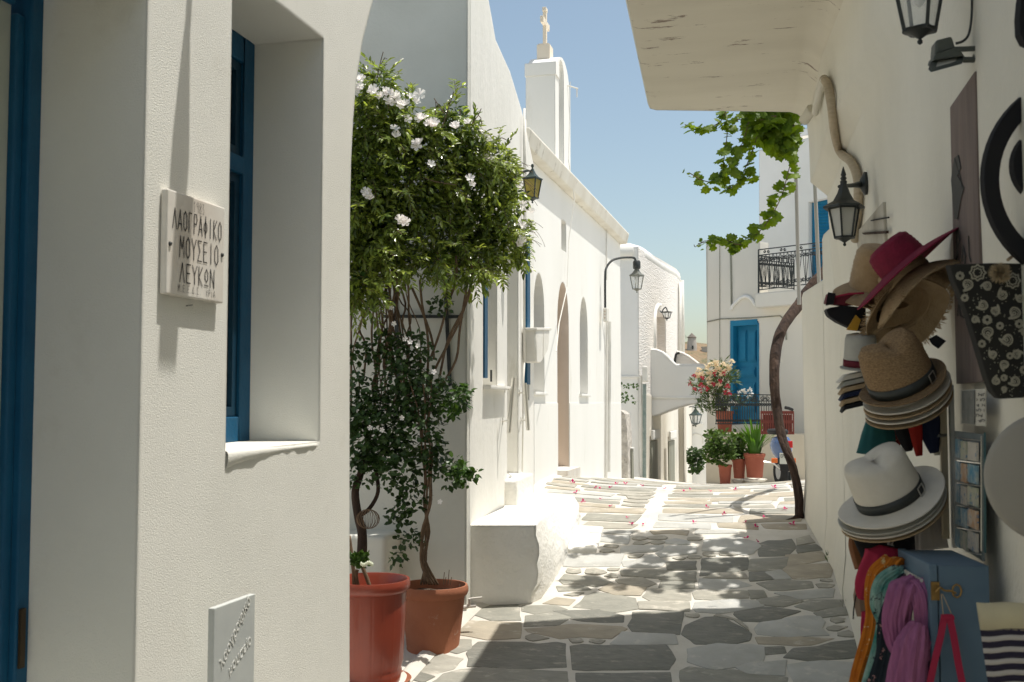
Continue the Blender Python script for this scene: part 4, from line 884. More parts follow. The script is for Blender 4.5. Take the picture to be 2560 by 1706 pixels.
# pots
def pot(name, lab, c, r, h, mat, kind='terra', ribs=0, n=48):
    t = thing(name, lab, 'pot', c)
    wob = (lambda rr, hh, a, j: (rr * (1 + (.010 if (j in (2, 3, 4, 5) and int(a * ribs / pi) % 2) else 0)), hh)) if ribs else None
    if kind == 'red': pr = [(.001, 0), (r * .76, 0), (r * .80, h * .1), (r * .78, h * .13), (r * .83, h * .2), (r * .9, h * .86), (r * .9, h * .88), (r * .97, h * .9), (r * 1.0, h * .93), (r * 1.0, h * .97), (r * .98, h), (r * .93, h), (r * .9, h * .97), (r * .86, h * .88)]
    else: pr = [(.001, 0), (r * .70, 0), (r * .73, h * .04), (r * .75, h * .10), (r * .735, h * .13), (r * .82, h * .5), (r * .9, h * .84), (r * .97, h * .87), (r * 1.0, h * .91), (r * 1.0, h * .96), (r * .97, h), (r * .92, h), (r * .9, h * .96), (r * .86, h * .86)]
    mb = MB(); mb.lathe(pr[:-1] + [pr[-1], (.001, h * .86)], c, n if not ribs else 144, wob=wob); mb.build('body', mat, t, smooth='auto')
    mb = MB(); mb.lathe([(r * .88, h * .87), (r * .5, h * .89), (.001, h * .90)], c, 24, wob=lambda rr, hh, a, j: (rr, hh + .006 * sin(5 * a + j))); mb.build('soil', m_soil, t, smooth=True)
    return t
gr_ = lambda x, y, d: pd(x, y, d)
q = pd(922, 1688, 6.2); rc = V((q.x, q.y, 0)); rc.z = pd(922, 1700, 6.2).z
t = pot('plant_pot', 'large glossy red plastic pot standing half behind the near wall', rc, .235, pd(922, 1449, 6.2).z - rc.z, m_red_pot, 'red', 62)
mb = MB(); mb.lathe([(.19, 0), (.235, .035), (.245, .04), (.24, .045), (.19, .012), (.001, .012)], rc - V((0, 0, .03)), 40); tag(mb.build('saucer', m_terra, smooth='auto'), 'terracotta coloured saucer under the glossy red pot', 'saucer')
q = pd(1082, 1640, 6.85); h_ = pd(1082, 1463, 6.85).z - q.z
pot('plant_pot', 'brown terracotta pot with pale paint specks holding the jasmine', q, .225, h_, m_terra)
mb = MB(); mb.lathe([(.17, 0), (.19, .03), (.175, .032), (.16, .01), (.001, .01)], q - V((0, 0, .028)), 36); tag(mb.build('saucer', m_terra, smooth='auto'), 'saucer under the brown terracotta pot', 'saucer')
# stubby succulent in the red pot
sc = thing('pruned_shrub', 'pruned woody plant with a tuft of pale buds growing in the red pot', 'plant', rc + V((-.02, 0, .5)))
mb = MB()
for P in ([(885, 1470), (884, 1430), (878, 1380), (872, 1340)], [(925, 1468), (915, 1440), (905, 1415), (900, 1400)], [(895, 1468), (890, 1440), (893, 1425)]): mb.tube(smoothpath([pd(x, y, 6.15) for x, y in P], 3), .012, 6)
mb.build('branches', m_stem, sc, smooth=True)
it = [(pd(900 + rl.uniform(-22, 22), 1402 + rl.uniform(-14, 10), 6.1), V((rl.uniform(-1, 1), -.3, rl.uniform(-.6, .8))), rnd(), .045) for _ in range(60)]
leafset('foliage', it, T_ROUND, m_leafBl, sc)['kind'] = 'stuff'
mb = MB()
for k in range(8): p = pd(903 + k * 4, 1410 + 3 * sin(k), 6.05); mb.lathe([(.001, -.012), (.007, -.004), (.006, .006), (.001, .012)], p, 8)
mb.build('buds', M('bud_pale', (.62, .66, .50), rough=.6), sc, smooth=True)['kind'] = 'stuff'
# dry stalks in the terracotta pot, tap, ledge, fallen litter
mb = MB()
for x in (1005, 1108, 1112, 1120, 1126): mb.tube([pd(x, 1462, 6.8), pd(x + 3, 1425 + (x % 7) * 3, 6.8)], .0025, 4)
tag(mb.build('dry_stalks', m_stem), 'dry thin stalks sticking up from the terracotta pot', 'stalks', kind=None)
tp_ = thing('water_tap', 'small white painted water tap at the foot of the house corner', 'tap', pd(1170, 1515, 7.05))
mb = MB(); mb.tube([pd(1150, 1521, 7.05), pd(1172, 1516, 7.05), pd(1190, 1514, 7.05)], .013, 8); mb.tube([pd(1174, 1516, 7.05), pd(1175, 1497, 7.05)], .011, 8); mb.build('spout', m_pipe, tp_, smooth='auto')
mb = MB(); mb.tube([pd(1176, 1497, 7.05), pd(1205, 1494, 7.05)], .007, 6); mb.build('lever', m_pipe, tp_, smooth='auto')
# raised curb line and sunken bed around the pots
mb = MB(); C = [pg(x, y) for x, y in ((985, 1722), (1030, 1672), (1090, 1608), (1150, 1550), (1180, 1522), (1205, 1512))]; C.insert(0, pg(930, 1800))
g_ = []
for p in C: g_.append([p + V((-.035, 0, -.10)), p + V((-.03, 0, .018)), p + V((-.01, 0, .03)), p + V((.03, 0, .028)), p + V((.07, 0, .005))])
mb.sheet(g_); tag(mb.build('kerb', m_grout, smooth=True, recalc=True), 'low whitewashed kerb curving round the bed of pots', 'kerb')
# low ledge on the end wall, hidden partly by the pots
mb = MB(); a = we(878, 1325); mb.box((a.x - .6, 6.86, .1), (we(1000, 1325).x, 7.195, a.z)); tag(mb.build('low_ledge', m_end, bevel=.03), 'low plaster ledge at the foot of the end wall behind the pots', 'ledge')
mb = MB(); cc_ = pd(920, 1298, 6.72)
for k in range(9): 
    a = k * pi / 9; mb.tube([cc_ + V((cos(a) * cos(u) * .075, sin(a) * cos(u) * .05, sin(u) * .06)) for u in [i * pi / 8 for i in range(17)]], .0022, 4)
tag(mb.build('wicker_ball', m_stem), 'small woven wicker ball lying on the ledge behind the pots', 'wicker ball')

# ------------------------------------------------------------------ grape vine over the lane
def globe():
    pts = [(0, .02), (.20, -.14), (.44, -.04), (.42, .18), (.56, .36), (.42, .52), (.44, .74), (.22, .74), (0, 1.0), (-.22, .74), (-.44, .74), (-.42, .52), (-.56, .36), (-.42, .18), (-.44, -.04), (-.20, -.14)]
    v = [(0, .38, .05)] + [(x, y, -.06 * abs(x) * 4 * rl.random() - .03) for x, y in pts]; n = len(pts)
    return v, [(0, 1 + i, 1 + (i + 1) % n) for i in range(n)]
gm = []
for k in range(4):
    v, f = globe(); me = bpy.data.meshes.new('leaf'); me.from_pydata([(a * .092, b * .092, c * .092) for a, b, c in v], [], f); me.materials.append(m_grape if k < 3 else m_grape2); gm.append(me)
vine = thing('grape_vine', 'grape vine with a dark twisted trunk whose leafy shoots hang over the lane', 'vine', pg(1995, 1302))
TP = [(2004, 1312, 9.15), (1998, 1285, 9.17), (1995, 1240, 9.2), (1985, 1180, 9.25), (1968, 1130, 9.3), (1952, 1080, 9.4), (1942, 1020, 9.5), (1936, 960, 9.6), (1938, 890, 9.75), (1950, 835, 9.9), (1972, 795, 10.05), (1995, 765, 10.2), (2012, 735, 10.3), (2040, 700, 10.4), (2065, 670, 10.5), (2090, 620, 10.6), (2100, 540, 10.6)]
tpth = smoothpath([pd(*p) for p in TP], 5); rr_ = interp([.066, .05, .05, .055, .06, .065, .07, .072, .075, .07, .06, .055, .05], len(tpth))
mb = MB(); mb.tube(tpth, [r_ * .68 * (1 + .03 * sin(i * .5) + .025 * sin(i * 1.3)) for i, r_ in enumerate(rr_)], 12)
P = [p + V((.02 * sin(i * .25), -.03, .0)) for i, p in enumerate(tpth[4:40])]; mb.tube(P, .024, 7)
mb.tube([pd(1963, 1304, 9.1), pd(1985, 1300, 9.13), pd(2000, 1290, 9.17)], [.012, .025, .04], 7)
mb.build('trunk', m_bark, vine, smooth=True)
cnt = 0
ST = [([(1975, 268), (1988, 350), (1968, 440), (1950, 500), (1915, 560), (1880, 595), (1845, 612), (1815, 600), (1780, 602), (1745, 610)], 9.0, 92, .5, 15), ([(1880, 268), (1862, 340), (1838, 400), (1815, 440), (1770, 455), (1722, 432)], 8.8, 62, .5, 15), ([(1815, 275), (1800, 305), (1765, 320), (1730, 316), (1712, 312)], 8.7, 26, .45, 10), ([(1815, 280), (1818, 330), (1812, 380), (1805, 430)], 8.8, 22, .5, 12),
      ([(1905, 270), (1890, 350), (1872, 400), (1855, 440), (1870, 430)], 8.9, 30, .55, 14), ([(1960, 275), (1930, 310), (1960, 350), (1915, 345)], 9.0, 70, .55, 26), ([(1875, 275), (1900, 300), (1940, 290), (1840, 300)], 8.8, 22, .5, 18), ([(1820, 470), (1850, 462), (1890, 430)], 8.9, 12, .4, 9)]
mbs = MB()
for P, d, n, sz, sp in ST:
    path = smoothpath([pd(x, y, d + .05 * sin(y / 40)) for x, y in P], 5); mbs.tube(path, .004, 5)
    for k in range(n):
        t = (k + rl.random()) / n * (len(path) - 1); i = min(int(t), len(path) - 2); p = path[i].lerp(path[i + 1], t - i); tip = t / (len(path) - 1)
        p = p + V((rl.uniform(-1, 1), rl.uniform(-1.5, 1.5), rl.uniform(-1, .6))) * sp * d / F
        young = tip > .86 and sp < 17 and d < 8.95
        o = put('leaf', gm[3] if young or rl.random() < .12 else gm[rl.randrange(3)], p, vine, V((-.1, -.7, .75)) + rnd(.65)); k_ = rl.uniform(.7, 1.1) * (1 - .6 * max(0, tip - .75) / .25); o.scale = (k_,) * 3
it = []
for _ in range(330):
    x, y = rl.uniform(1868, 1988), rl.uniform(262, 395)
    if y < 400 - (1988 - x) * .55: it.append((pd(x, y, 9.05 + rl.uniform(-.15, .2)), V((0, -.3, -1)) + rnd(.7), V((-.1, -.8, .6)) + rnd(.5), .10 * rl.uniform(.7, 1.1)))
v_, f_ = globe(); leafset('foliage', it, (v_, f_), m_grape, vine)['kind'] = 'stuff'
# tendrils
mbs.tube(smoothpath([pd(x, y, 9) for x, y in ((1775, 602), (1760, 603), (1745, 612), (1738, 618), (1735, 612))], 3), .003, 4); mbs.tube(smoothpath([pd(x, y, 9) for x, y in ((1900, 560), (1908, 566), (1912, 560))], 3), .002, 4)
mbs.build('shoots', m_stem, vine, smooth=True)
it = []
for _ in range(340):                                              # the canopy above the slab edge, seen only by its shade
    p = V((rl.uniform(-.4, 1.1), rl.uniform(8.0, 9.4), rl.uniform(4.25, 4.55))); 
    if ray(0, 0) and sin(p.x * 4.1) * sin(p.y * 3.7 + 1) > -.35: it.append((p, rnd(), V((0, 0, 1)) + rnd(.5), .13))
v, f = globe(); leafset('canopy', it, (v, f), m_grape, vine)['kind'] = 'stuff'
for a, b, lab in (((1984, 262, 9.72), (1998, 762, 9.9), 'left of the two thin grey pergola poles beside the vine'), ((2025, 262, 9.6), (2049, 735, 9.56), 'right one of the two thin grey pergola poles beside the vine')):
    mb = MB(); A, B_ = pd(*a), pd(*b); mb.tube([A + V((0, 0, .5)), B_], .017, 8); tag(mb.build('pergola_pole', M('grey_pole', (.36, .35, .33), rough=.5), smooth='auto'), lab, 'pole', 'pergola poles')
mb = MB(); mb.tube([pd(1975, 286, 9.7), pd(2030, 284, 9.65)], .008, 6); mb.tube(smoothpath([pd(1985, 315, 9.7), pd(2000, 312, 9.7), pd(2012, 308, 9.7), pd(2022, 298, 9.65)], 4), .006, 5); mb.tube([V((-.6, 8.2, 4.3)), V((1.2, 8.2, 4.3))], .012, 6); mb.tube([V((-.6, 9.2, 4.35)), V((1.2, 9.2, 4.35))], .012, 6)
tag(mb.build('pergola_wire', m_iron), 'dark wires carrying the vine beside the overhang', 'wire')
# fallen bougainvillea bracts
bm_ = bpy.data.meshes.new('fallen_flower')
v = []; f = []
for k in range(3):
    a = 2.1 * k; u = V((cos(a), sin(a), 0)); w_ = V((-sin(a), cos(a), 0)); n0 = len(v)
    v += [V((0, 0, .004)), u * .018 + w_ * .013 + V((0, 0, .016)), u * .034 + V((0, 0, .012 + .01 * k)), u * .018 - w_ * .013 + V((0, 0, .018))]; f += [(n0, n0 + 1, n0 + 2), (n0, n0 + 2, n0 + 3)]
bm_.from_pydata(v, [], f); bm_.materials.append(m_pink)
for i, (x, y) in enumerate([(1431, 1210), (1490, 1222), (1497, 1224), (1527, 1222), (1541, 1213), (1564, 1213), (1606, 1218), (1660, 1226), (1707, 1231), (1726, 1227), (1775, 1232), (1839, 1228), (1935, 1222), (1440, 1235), (1458, 1258), (1501, 1251), (1527, 1269), (1569, 1298), (1578, 1314), (1610, 1315), (1736, 1310), (1766, 1271), (1811, 1289), (1865, 1309), (1911, 1298), (1889, 1321), (1983, 1315), (1962, 1277), (1867, 1350), (1893, 1358)]):
    p = pg(x, y); o = bpy.data.objects.new('fallen_flower', bm_); COL.objects.link(o); o.location = p + V((0, 0, .008)); o.rotation_euler = (rl.uniform(-.5, .5), rl.uniform(-.5, .5), rl.random() * 6); k = rl.uniform(.6, 1.05); o.scale = (k, k, k)
    zn = ('magenta bract on the paving along the foot of the chapel wall', 'bracts by the chapel') if x < 1570 and y < 1265 else ('magenta bract on the paving close to the vine trunk', 'bracts by the trunk') if x > 1800 else ('magenta bract in the middle of the lane, beyond the white slab', 'bracts in mid lane')
    tag(o, zn[0], 'fallen flower', zn[1])
def rw(x, y, o=0): # point on the right wall, o metres out
    r = ray(x, y); tt = 1.0
    while tt < 14:
        p = C0 + r * tt
        if p.x > wallx(p.y, p.z) - o: break
        tt += .01
    return p
# ================================================================== LAMPS
m_yglass = M('amber_glass', (.55, .50, .16), (.42, .38, .12), scale=14, rough=.3, trans=.5)
m_cglass = glass('clear_glass', (.75, .78, .76), .28)
m_fglass = glass('frosted_glass', (.55, .54, .48), .8, .35)
m_bulb = M('bulb', (.8, .8, .78), rough=.3)
def lantern(lab, top, r1, r0, h, sides, mat, gl, roof_h, finial=True, bulb=True, rot=.3, name='wall_lantern', flare=1.15, group=None, eave=None):
    """top: centre of the roof's lower rim; body hangs h below, r1 at top to r0 at the bottom"""
    t = thing(name, lab, 'lantern', top - V((0, 0, h)), group)
    T = lambda r, z: [top + V((cos(rot + 2 * pi * k / sides) * r, sin(rot + 2 * pi * k / sides) * r, z)) for k in range(sides)]
    A, B_ = T(r1, 0), T(r0, -h); bw = r1 * .085
    mb = MB()
    for a, b in zip(A, B_): mb.tube([a, b], bw, 4)
    for i in range(sides): mb.tube([A[i], A[(i + 1) % sides]], bw, 4); mb.tube([B_[i], B_[(i + 1) % sides]], bw, 4)
    mb.build('frame', mat, t)
    for i in range(sides):
        j = (i + 1) % sides; c = top - V((0, 0, h / 2)); q = [p + (V((c.x, c.y, p.z)) - p) * .05 for p in (A[i], A[j], B_[j], B_[i])]; mb = MB(); mb.add(q, [(0, 1, 2, 3)]); mb.build('pane', gl, t)
    er = eave or r1 * flare
    mb = MB(); pr = [(.001, roof_h * 0 + .002), (er, 0), (er * 1.0, .01), (r1 * .72, roof_h * .30), (r1 * .42, roof_h * .62), (r1 * .24, roof_h * .95), (r1 * .2, roof_h), (.001, roof_h)]
    mb.lathe(pr, top, sides if sides < 6 else 6 if sides == 6 else 24, ux=(cos(rot), sin(rot), 0)); rf = mb.build('roof', mat, t, smooth='auto')
    if finial: mb = MB(); mb.lathe([(r1 * .16, 0), (r1 * .2, .012), (r1 * .1, .02), (r1 * .18, .035), (r1 * .12, .055), (.002, .09)], top + V((0, 0, roof_h)), 12); mb.build('finial', mat, t, smooth='auto')
    mb = MB(); mb.lathe([(.001, -h - r0 * .9), (r0 * .16, -h - r0 * .8), (r0 * .16, -h - r0 * .65), (r0 * .08, -h - r0 * .55), (r0 * .35, -h - r0 * .35), (r0 * .75, -h - r0 * .12), (r0 * 1.06, -h), (.001, -h + .004)], top, 16); mb.build('base', mat, t, smooth='auto')
    if bulb: mb = MB(); mb.lathe([(.001, -h * .62), (r0 * .35, -h * .55), (r0 * .45, -h * .42), (r0 * .3, -h * .25), (r0 * .2, -h * .02)], top, 14); mb.build('bulb', m_bulb, t, smooth=True)
    return t
# amber lantern on the white house
d = 8.9; tpm = pd(1331, 449, d); t = lantern('dark green lantern with amber glass on the corner conduit of the white house', tpm, .078, .048, .125 * 1.25, 4, m_greeniron, m_yglass, .075, False, False, rot=.55)
mb = MB(); mb.tube(smoothpath([pd(1296, 444, d + .1), pd(1302, 434, d + .05), pd(1315, 428, d), pd(1328, 428, d), pd(1331, 436, d)], 4), .010, 8); mb.lathe([(.001, 0), (.012, 0), (.014, .02), (.006, .035), (.013, .05), (.010, .065), (.001, .07)], pd(1331, 431, d), 10); mb.build('bracket', m_greeniron, t, smooth='auto')
mb = MB(); mb.tube([pd(1288, 425, d + .12), pd(1288, 470, d + .12)], .014, 6); mb.build('backplate', m_greeniron, t)
# gooseneck lamp at the far chapel corner
d = 15.4; tpm = pd(1592, 690, d); t = lantern('copper-topped street lantern on a long curved arm at the chapel corner', tpm, .098, .062, .19, 4, M('aged_metal', (.13, .14, .125), (.2, .2, .17), scale=30, rough=.5), m_cglass, .12, False, rot=.4, name='street_lamp')
mb = MB(); P = [pd(1513, 775, 14.9), pd(1513, 690, 14.9), pd(1517, 668, 14.95), pd(1530, 652, 15), pd(1548, 646, 15.1), pd(1570, 644, 15.3), pd(1586, 646, 15.4), pd(1592, 660, 15.4)]; mb.tube(smoothpath(P, 4), .016, 8); mb.build('arm', m_iron, t, smooth='auto')
mb = MB(); mb.lathe([(.05, 0), (.055, .02), (.055, .10), (.04, .12)], tpm + V((0, 0, .1)), 12); mb.build('collar', m_iron, t, smooth='auto')
# meter column on the chapel corner
d = 14.85; t = thing('junction_column', 'white electric junction box with cable pipes running down the chapel corner', 'junction box', pd(1513, 1190, d))
a, b = pd(1508.5, 771, d), pd(1520, 805, d); mb = MB(); mb.box((a.x, a.y - .05, b.z), (b.x, a.y + .12, a.z)); bxx = mb.build('box', m_pipe, t, bevel=.008)
for k in range(3): mb = MB(); c = pd(1512, 779 + 8 * k, d - .06); mb.lathe([(.001, 0), (.012, 0), (.012, .006), (.001, .008)], c, 10, ax=(0.2, -1, 0)); mb.build('dial', m_brown, bxx)
mb = MB(); mb.tube([wc(1512, 805) + V((.03, 0, 0)), wc(1511, 1010) + V((.03, 0, 0)), wc(1510, 1205) + V((.03, 0, 0))], .018, 8); mb.tube([wc(1516, 805) + V((.045, 0, 0)), wc(1515, 1010) + V((.045, 0, 0)), wc(1514, 1180) + V((.045, 0, 0))], .026, 8); mb.tube([wc(1513, 575) + V((.02, 0, 0)), wc(1513, 700) + V((.02, 0, 0))], .009, 6); mb.build('pipe', m_pipe, t, smooth='auto')
# little lantern on the ribbed house
d = 22.3; t = lantern('tiny open lantern on a swan-neck bracket on the ribbed house', pd(1667, 781, d), .10, .065, .12, 4, m_iron, m_cglass, .02, False, False, rot=.5, flare=1.3)
mb = MB(); mb.tube(smoothpath([pd(1651, 778, d + .2), pd(1654, 782, d), pd(1658, 774, d), pd(1664, 769, d), pd(1668, 776, d), pd(1668, 781, d)], 4), .013, 6); mb.build('bracket', m_iron, t, smooth='auto')
# lantern in the far alley
d = 27; t = lantern('black lantern on a hooked arm hanging in the far alley', pd(1739, 1038, d), .155, .10, .21, 4, m_greeniron, m_cglass, .14, True, False, rot=.4)
mb = MB(); mb.tube(smoothpath([pd(1722, 1018, d), pd(1731, 1017, d), pd(1738, 1020, d), pd(1739, 1027, d)], 4), .015, 6); mb.build('bracket', m_iron, t, smooth='auto')
# hexagonal lantern on the right wall
d = 5.0; tpm = pd(2110, 522, d); t = lantern('black hexagonal lantern with pagoda roof and frosted panes on the shaded right wall', tpm, .070, .045, .135, 6, m_iron, m_fglass, .118, False, True, rot=.25, eave=.097)
mb = MB(); mb.lathe([(.015, 0), (.016, .010), (.010, .014), (.015, .024), (.009, .032), (.013, .04), (.002, .078)], tpm + V((0, 0, .118)), 12); mb.build('finial', m_iron, t, smooth='auto')
mb = MB(); A = pd(2098, 467, d); B_ = rw(2160, 461, .01); mb.tube([A, A.lerp(B_, .6), B_], [.008, .011, .022], 8); mb.build('arm', m_iron, t, smooth='auto')
mb = MB(); c = rw(2168, 459, .002); mb.lathe([(.001, 0), (.056, 0), (.058, .014), (.04, .024), (.02, .034)], c, 20, ax=(-1, -.1, 0), ux=(0, 0, 1), sx=1.0, sy=.6); mb.build('backplate', m_iron, t, smooth='auto')
# near lantern, cut by the top edge
d = 2.9; tpm = pd(2296, -75, d); t = lantern('large black square lantern hanging at the top right above the floodlight', tpm, .076, .043, .166, 4, m_iron, m_cglass, .12, True, True, rot=.32)
# floodlight
d = 2.85; t = thing('floodlight', 'small grey floodlight angled down on a bracket on the right wall', 'floodlight', pd(2370, 150, d))
m_fl = M('grey_green_metal', (.075, .085, .075), rough=.5, spec=.4)
mb = MB(); A = [(2340, 100), (2380, 90), (2390, 122), (2337, 138)]; mb.prism([pd(x, y, d) for x, y in A], cv(.01, .0, .06)); mb.build('gear_box', m_fl, t, bevel=.006)
mb = MB(); A = [(2337, 136), (2395, 116), (2412, 140), (2334, 150)]; mb.prism([pd(x, y, d - .005) for x, y in A], cv(.01, .0, .07)); mb.build('housing', m_fl, t, bevel=.004)
A = [pd(2328, 181, d - .03), pd(2405, 160, d - .03), pd(2411, 140, d + .02), pd(2337, 153, d + .02)]
mb = MB(); mb.prism(A, cv(0, -.012, .02), [[a + (sum(A, V()) / 4 - a) * .22 for a in A]]); fr = mb.build('bezel', m_fl, t)
mb = MB(); q = [a + (sum(A, V()) / 4 - a) * .2 + cv(0, -.004, .008) for a in A]; mb.prism(q, cv(0, -.004, .006)); mb.build('lens', m_fglass, t)
mb = MB(); mb.tube([pd(2385, 124, d), pd(2441, 122, d), pd(2441, 130, d + .03), pd(2434, 150, d), pd(2408, 150, d)], .008, 4); mb.build('bracket', m_fl, t)
mb = MB(); mb.tube(smoothpath([pd(2390, 109, d), pd(2408, 103, d), pd(2422, 85, d), pd(2429, 40, d), pd(2430, -30, d)], 5), .0035, 6); mb.build('cable', m_iron, t, smooth='auto')

# insulated pipe under the slab
m_lag = M('pipe_lagging', (.50, .42, .31), (.42, .35, .25), scale=20, rough=.9, bump=.6, bscale=60, stretch=(1, 1, 5))
P = [rw(x, y, .028) for x, y in ((2062, 202), (2070, 215), (2078, 260), (2086, 330), (2100, 380), (2125, 402), (2140, 430), (2146, 465), (2145, 520), (2140, 560), (2138, 600))]; P[0] = P[0].lerp(P[1], -.3)
mb = MB(); mb.tube(smoothpath(P, 5), .024, 10); pp = thing('lagged_pipe', 'lagged water pipe snaking down the shaded right wall behind the lantern', 'pipe', P[-1]); mb.build('pipe', m_lag, pp, smooth='auto')
mb = MB(); mb.tube(smoothpath([rw(2062, 200, .03), rw(2054, 212, .03), rw(2044, 250, .03), rw(2038, 282, .03)], 4), .022, 10); mb.tube([rw(2030, 272, .02), rw(2030, 272, .02) + V((-.05, .1, -.05))], .035, 8); mb.build('elbow', m_right, pp, smooth='auto')
mb = MB(); mb.tube(smoothpath([pd(2046, 456, 7.5), pd(2050, 470, 7.5), pd(2060, 478, 7.5)], 3), .005, 5); tag(mb.build('iron_hook', m_iron), 'rusty iron hook in the end of the right wall near the lantern', 'hook')
# triangular wall niche with wood lintel
def niche():
    n_ = thing('wall_niche', 'stepped triangular plaster niche with a dark wooden lath on the right wall', 'niche', rw(2190, 640))
    A = [rw(2150, 585, -.01), rw(2222, 505, -.01), rw(2226, 600, -.01), rw(2226, 640, -.01), rw(2160, 640, -.01)]
    mb = MB(); mb.prism(A, (-.025, 0, 0)); mb.build('plaster_relief', M('recess_shade_plaster', (.46, .43, .36), (.40, .37, .31), scale=9, rough=.95), n_, bevel=.004)  # darker tone on the raised relief stands in for recess shade
    A = [rw(2160, 582, .014), rw(2222, 577, .014), rw(2222, 584, .014), rw(2166, 587, .014)]; mb = MB(); mb.prism(A, (-.012, 0, 0)); mb.build('lath', m_bark, n_)
    mb = MB(); mb.tube([rw(2178, 552, .018), rw(2222, 544, .018)], .004, 4); mb.build('crack', m_letter, n_)
niche()

# ================================================================== FAR TERRACE: POTS, FENCE, OLEANDER, CRATE
def fpot(lab, x, y0, y1, wpx, d, sauc=None):
    c = pd(x, y1, d); r = wpx / 2 * d / F; t = pot('plant_pot', lab, c, r, (y1 - y0) * d / F, m_terra2, 'terra', n=28)
    if sauc: mb = MB(); mb.lathe([(r * .8, 0), (r * 1.15, .05), (r * 1.1, .055), (.001, .02)], c - V((0, 0, .08)), 24); tag(mb.build('stone_saucer', m_corn, smooth='auto'), sauc, 'saucer')
    return c, r
fpot('slim clay pot with geranium, leftmost of the three in front of the terrace', 1813, 1162, 1212, 35, 18.3)
fpot('clay pot on a pale saucer, between the slim one and the widest', 1848, 1148, 1196, 36, 18.4, 'pale saucer under the middle clay pot')
fpot('wide clay pot with strap-leaved plant, rightmost of the three', 1887, 1134, 1194, 54, 18.2, 'rough stone slab under the widest clay pot')
fpot('big reddish pot behind the iron fence holding the oleander', 1812, 1028, 1080, 46, 19.6)
# strap leaves
ag = thing('strap_leaved_plant', 'bright green plant with long arching strap leaves in the wide pot', 'plant', pd(1887, 1138, 18.2))
m_ag = M('strap_leaf', (.085, .19, .02), (.055, .14, .02), scale=3, rough=.5, trans=.3)
for k in range(44):
    a = rl.uniform(0, 2 * pi); L_ = rl.uniform(.38, .78); lean = rl.uniform(.12, .75); o = V((cos(a), sin(a) * .8, 0)); base = pd(1887, 1140, 18.2) + o * .08
    P = [base + V((0, 0, 1)) * L_ * t_ * (1 - lean * .55 * t_) + o * L_ * lean * t_ * t_ for t_ in (0, .35, .7, 1)]; s_ = V((-sin(a), cos(a), 0)); w_ = [.022, .03, .022, .002]
    mb = MB(); mb.sheet([[p - s_ * ww, p - o * 0 + V((0, 0, -.006)), p + s_ * ww] for p, ww in zip(P, w_)]); mb.build('leaf', m_ag, ag)
m_ger = M('geranium_leaf', (.075, .13, .025), (.05, .09, .02), scale=5, rough=.6, island=.4, trans=.3)
def bushpx(name, lab, cat, B, n, sz, tm, mt, org):
    t = thing(name, lab, cat, org); WALL = WALLY
    its = []
    tot = sum(b[3] ** 2 for b in B)
    for x, y, d, r in B:
        c = pd(x, y, d); rr = r * d / F
        for _ in range(int(n * r * r / tot)):
            q = rnd()
            while q.length > 1: q = rnd()
            its.append((c + q * rr, V((q.x, q.y, .2)) + rnd(.6), V((0, -.5, .6)) + rnd(.6), sz * rl.uniform(.7, 1.2)))
    leafset('foliage', its, tm, mt, t)['kind'] = 'stuff'; return t
gerb = bushpx('geranium', 'loose green geranium spilling over the slim clay pot', 'plant', [(1785, 1115, 18.2, 26), (1808, 1105, 18.2, 30), (1800, 1140, 18.2, 26), (1775, 1140, 18.2, 18), (1823, 1135, 18.2, 20), (1780, 1085, 18.4, 14)], 900, .07, T_ROUND, m_ger, pd(1813, 1165, 18.3))
bushpx('leafy_plant', 'small leafy plant in the middle clay pot', 'plant', [(1845, 1105, 18.5, 24), (1838, 1128, 18.5, 20), (1855, 1135, 18.5, 16)], 330, .085, T_ROUND, m_ger, pd(1848, 1150, 18.4))
m_ol = M('oleander_leaf', (.10, .145, .035), (.06, .10, .03), scale=4, rough=.5, island=.4, trans=.25)
ol = bushpx('oleander', 'tall oleander with cream and crimson blossoms behind the iron fence', 'shrub', [(1790, 950, 19.5, 36), (1760, 965, 19.5, 28), (1815, 945, 19.5, 28), (1785, 1000, 19.5, 32), (1765, 1020, 19.5, 22), (1815, 1000, 19.5, 24), (1800, 915, 19.5, 18), (1740, 950, 19.5, 12)], 1250, .15, T_NARROW, m_ol, pd(1812, 1035, 19.6))
mb = MB()
for k in range(16): mb.tube([pd(1810 + rl.uniform(-8, 8), 1035, 19.6), pd(1800 + rl.uniform(-25, 25), 990, 19.55), pd(1790 + rl.uniform(-45, 40), 935, 19.5)], .009, 4)
mb.build('stems', m_stem, ol)['kind'] = 'stuff'
def blooms(par, L, mt, s=.11):
    me = bpy.data.meshes.new('blossom'); vv = []; f2 = []
    for k in range(7):
        o = rnd(.6); n0 = len(vv); q = (V((0, -1, .5)) + rnd(.7)).to_track_quat('Z', 'Y'); vv += [tuple((q @ V(p)) * s * .55 + o * s * .7) for p in ft]; f2 += [tuple(i + n0 for i in f_) for f_ in ff]
    me.from_pydata(vv, [], f2); me.materials.append(mt)
    for x, y, d in L: put('blossom', me, pd(x, y, d), par, (0, -1, .4))
blooms(ol, [(1793, 919, 19.2), (1785, 930, 19.2), (1770, 930, 19.2), (1808, 912, 19.2), (1790, 905, 19.2), (1748, 925, 19.2), (1757, 935, 19.2), (1744, 935, 19.2), (1775, 945, 19.2), (1822, 915, 19.2), (1800, 935, 19.2), (1765, 918, 19.2), (1812, 928, 19.2), (1780, 910, 19.2), (1800, 960, 19.2), (1830, 905, 19.2), (1775, 958, 19.2)], m_crm)
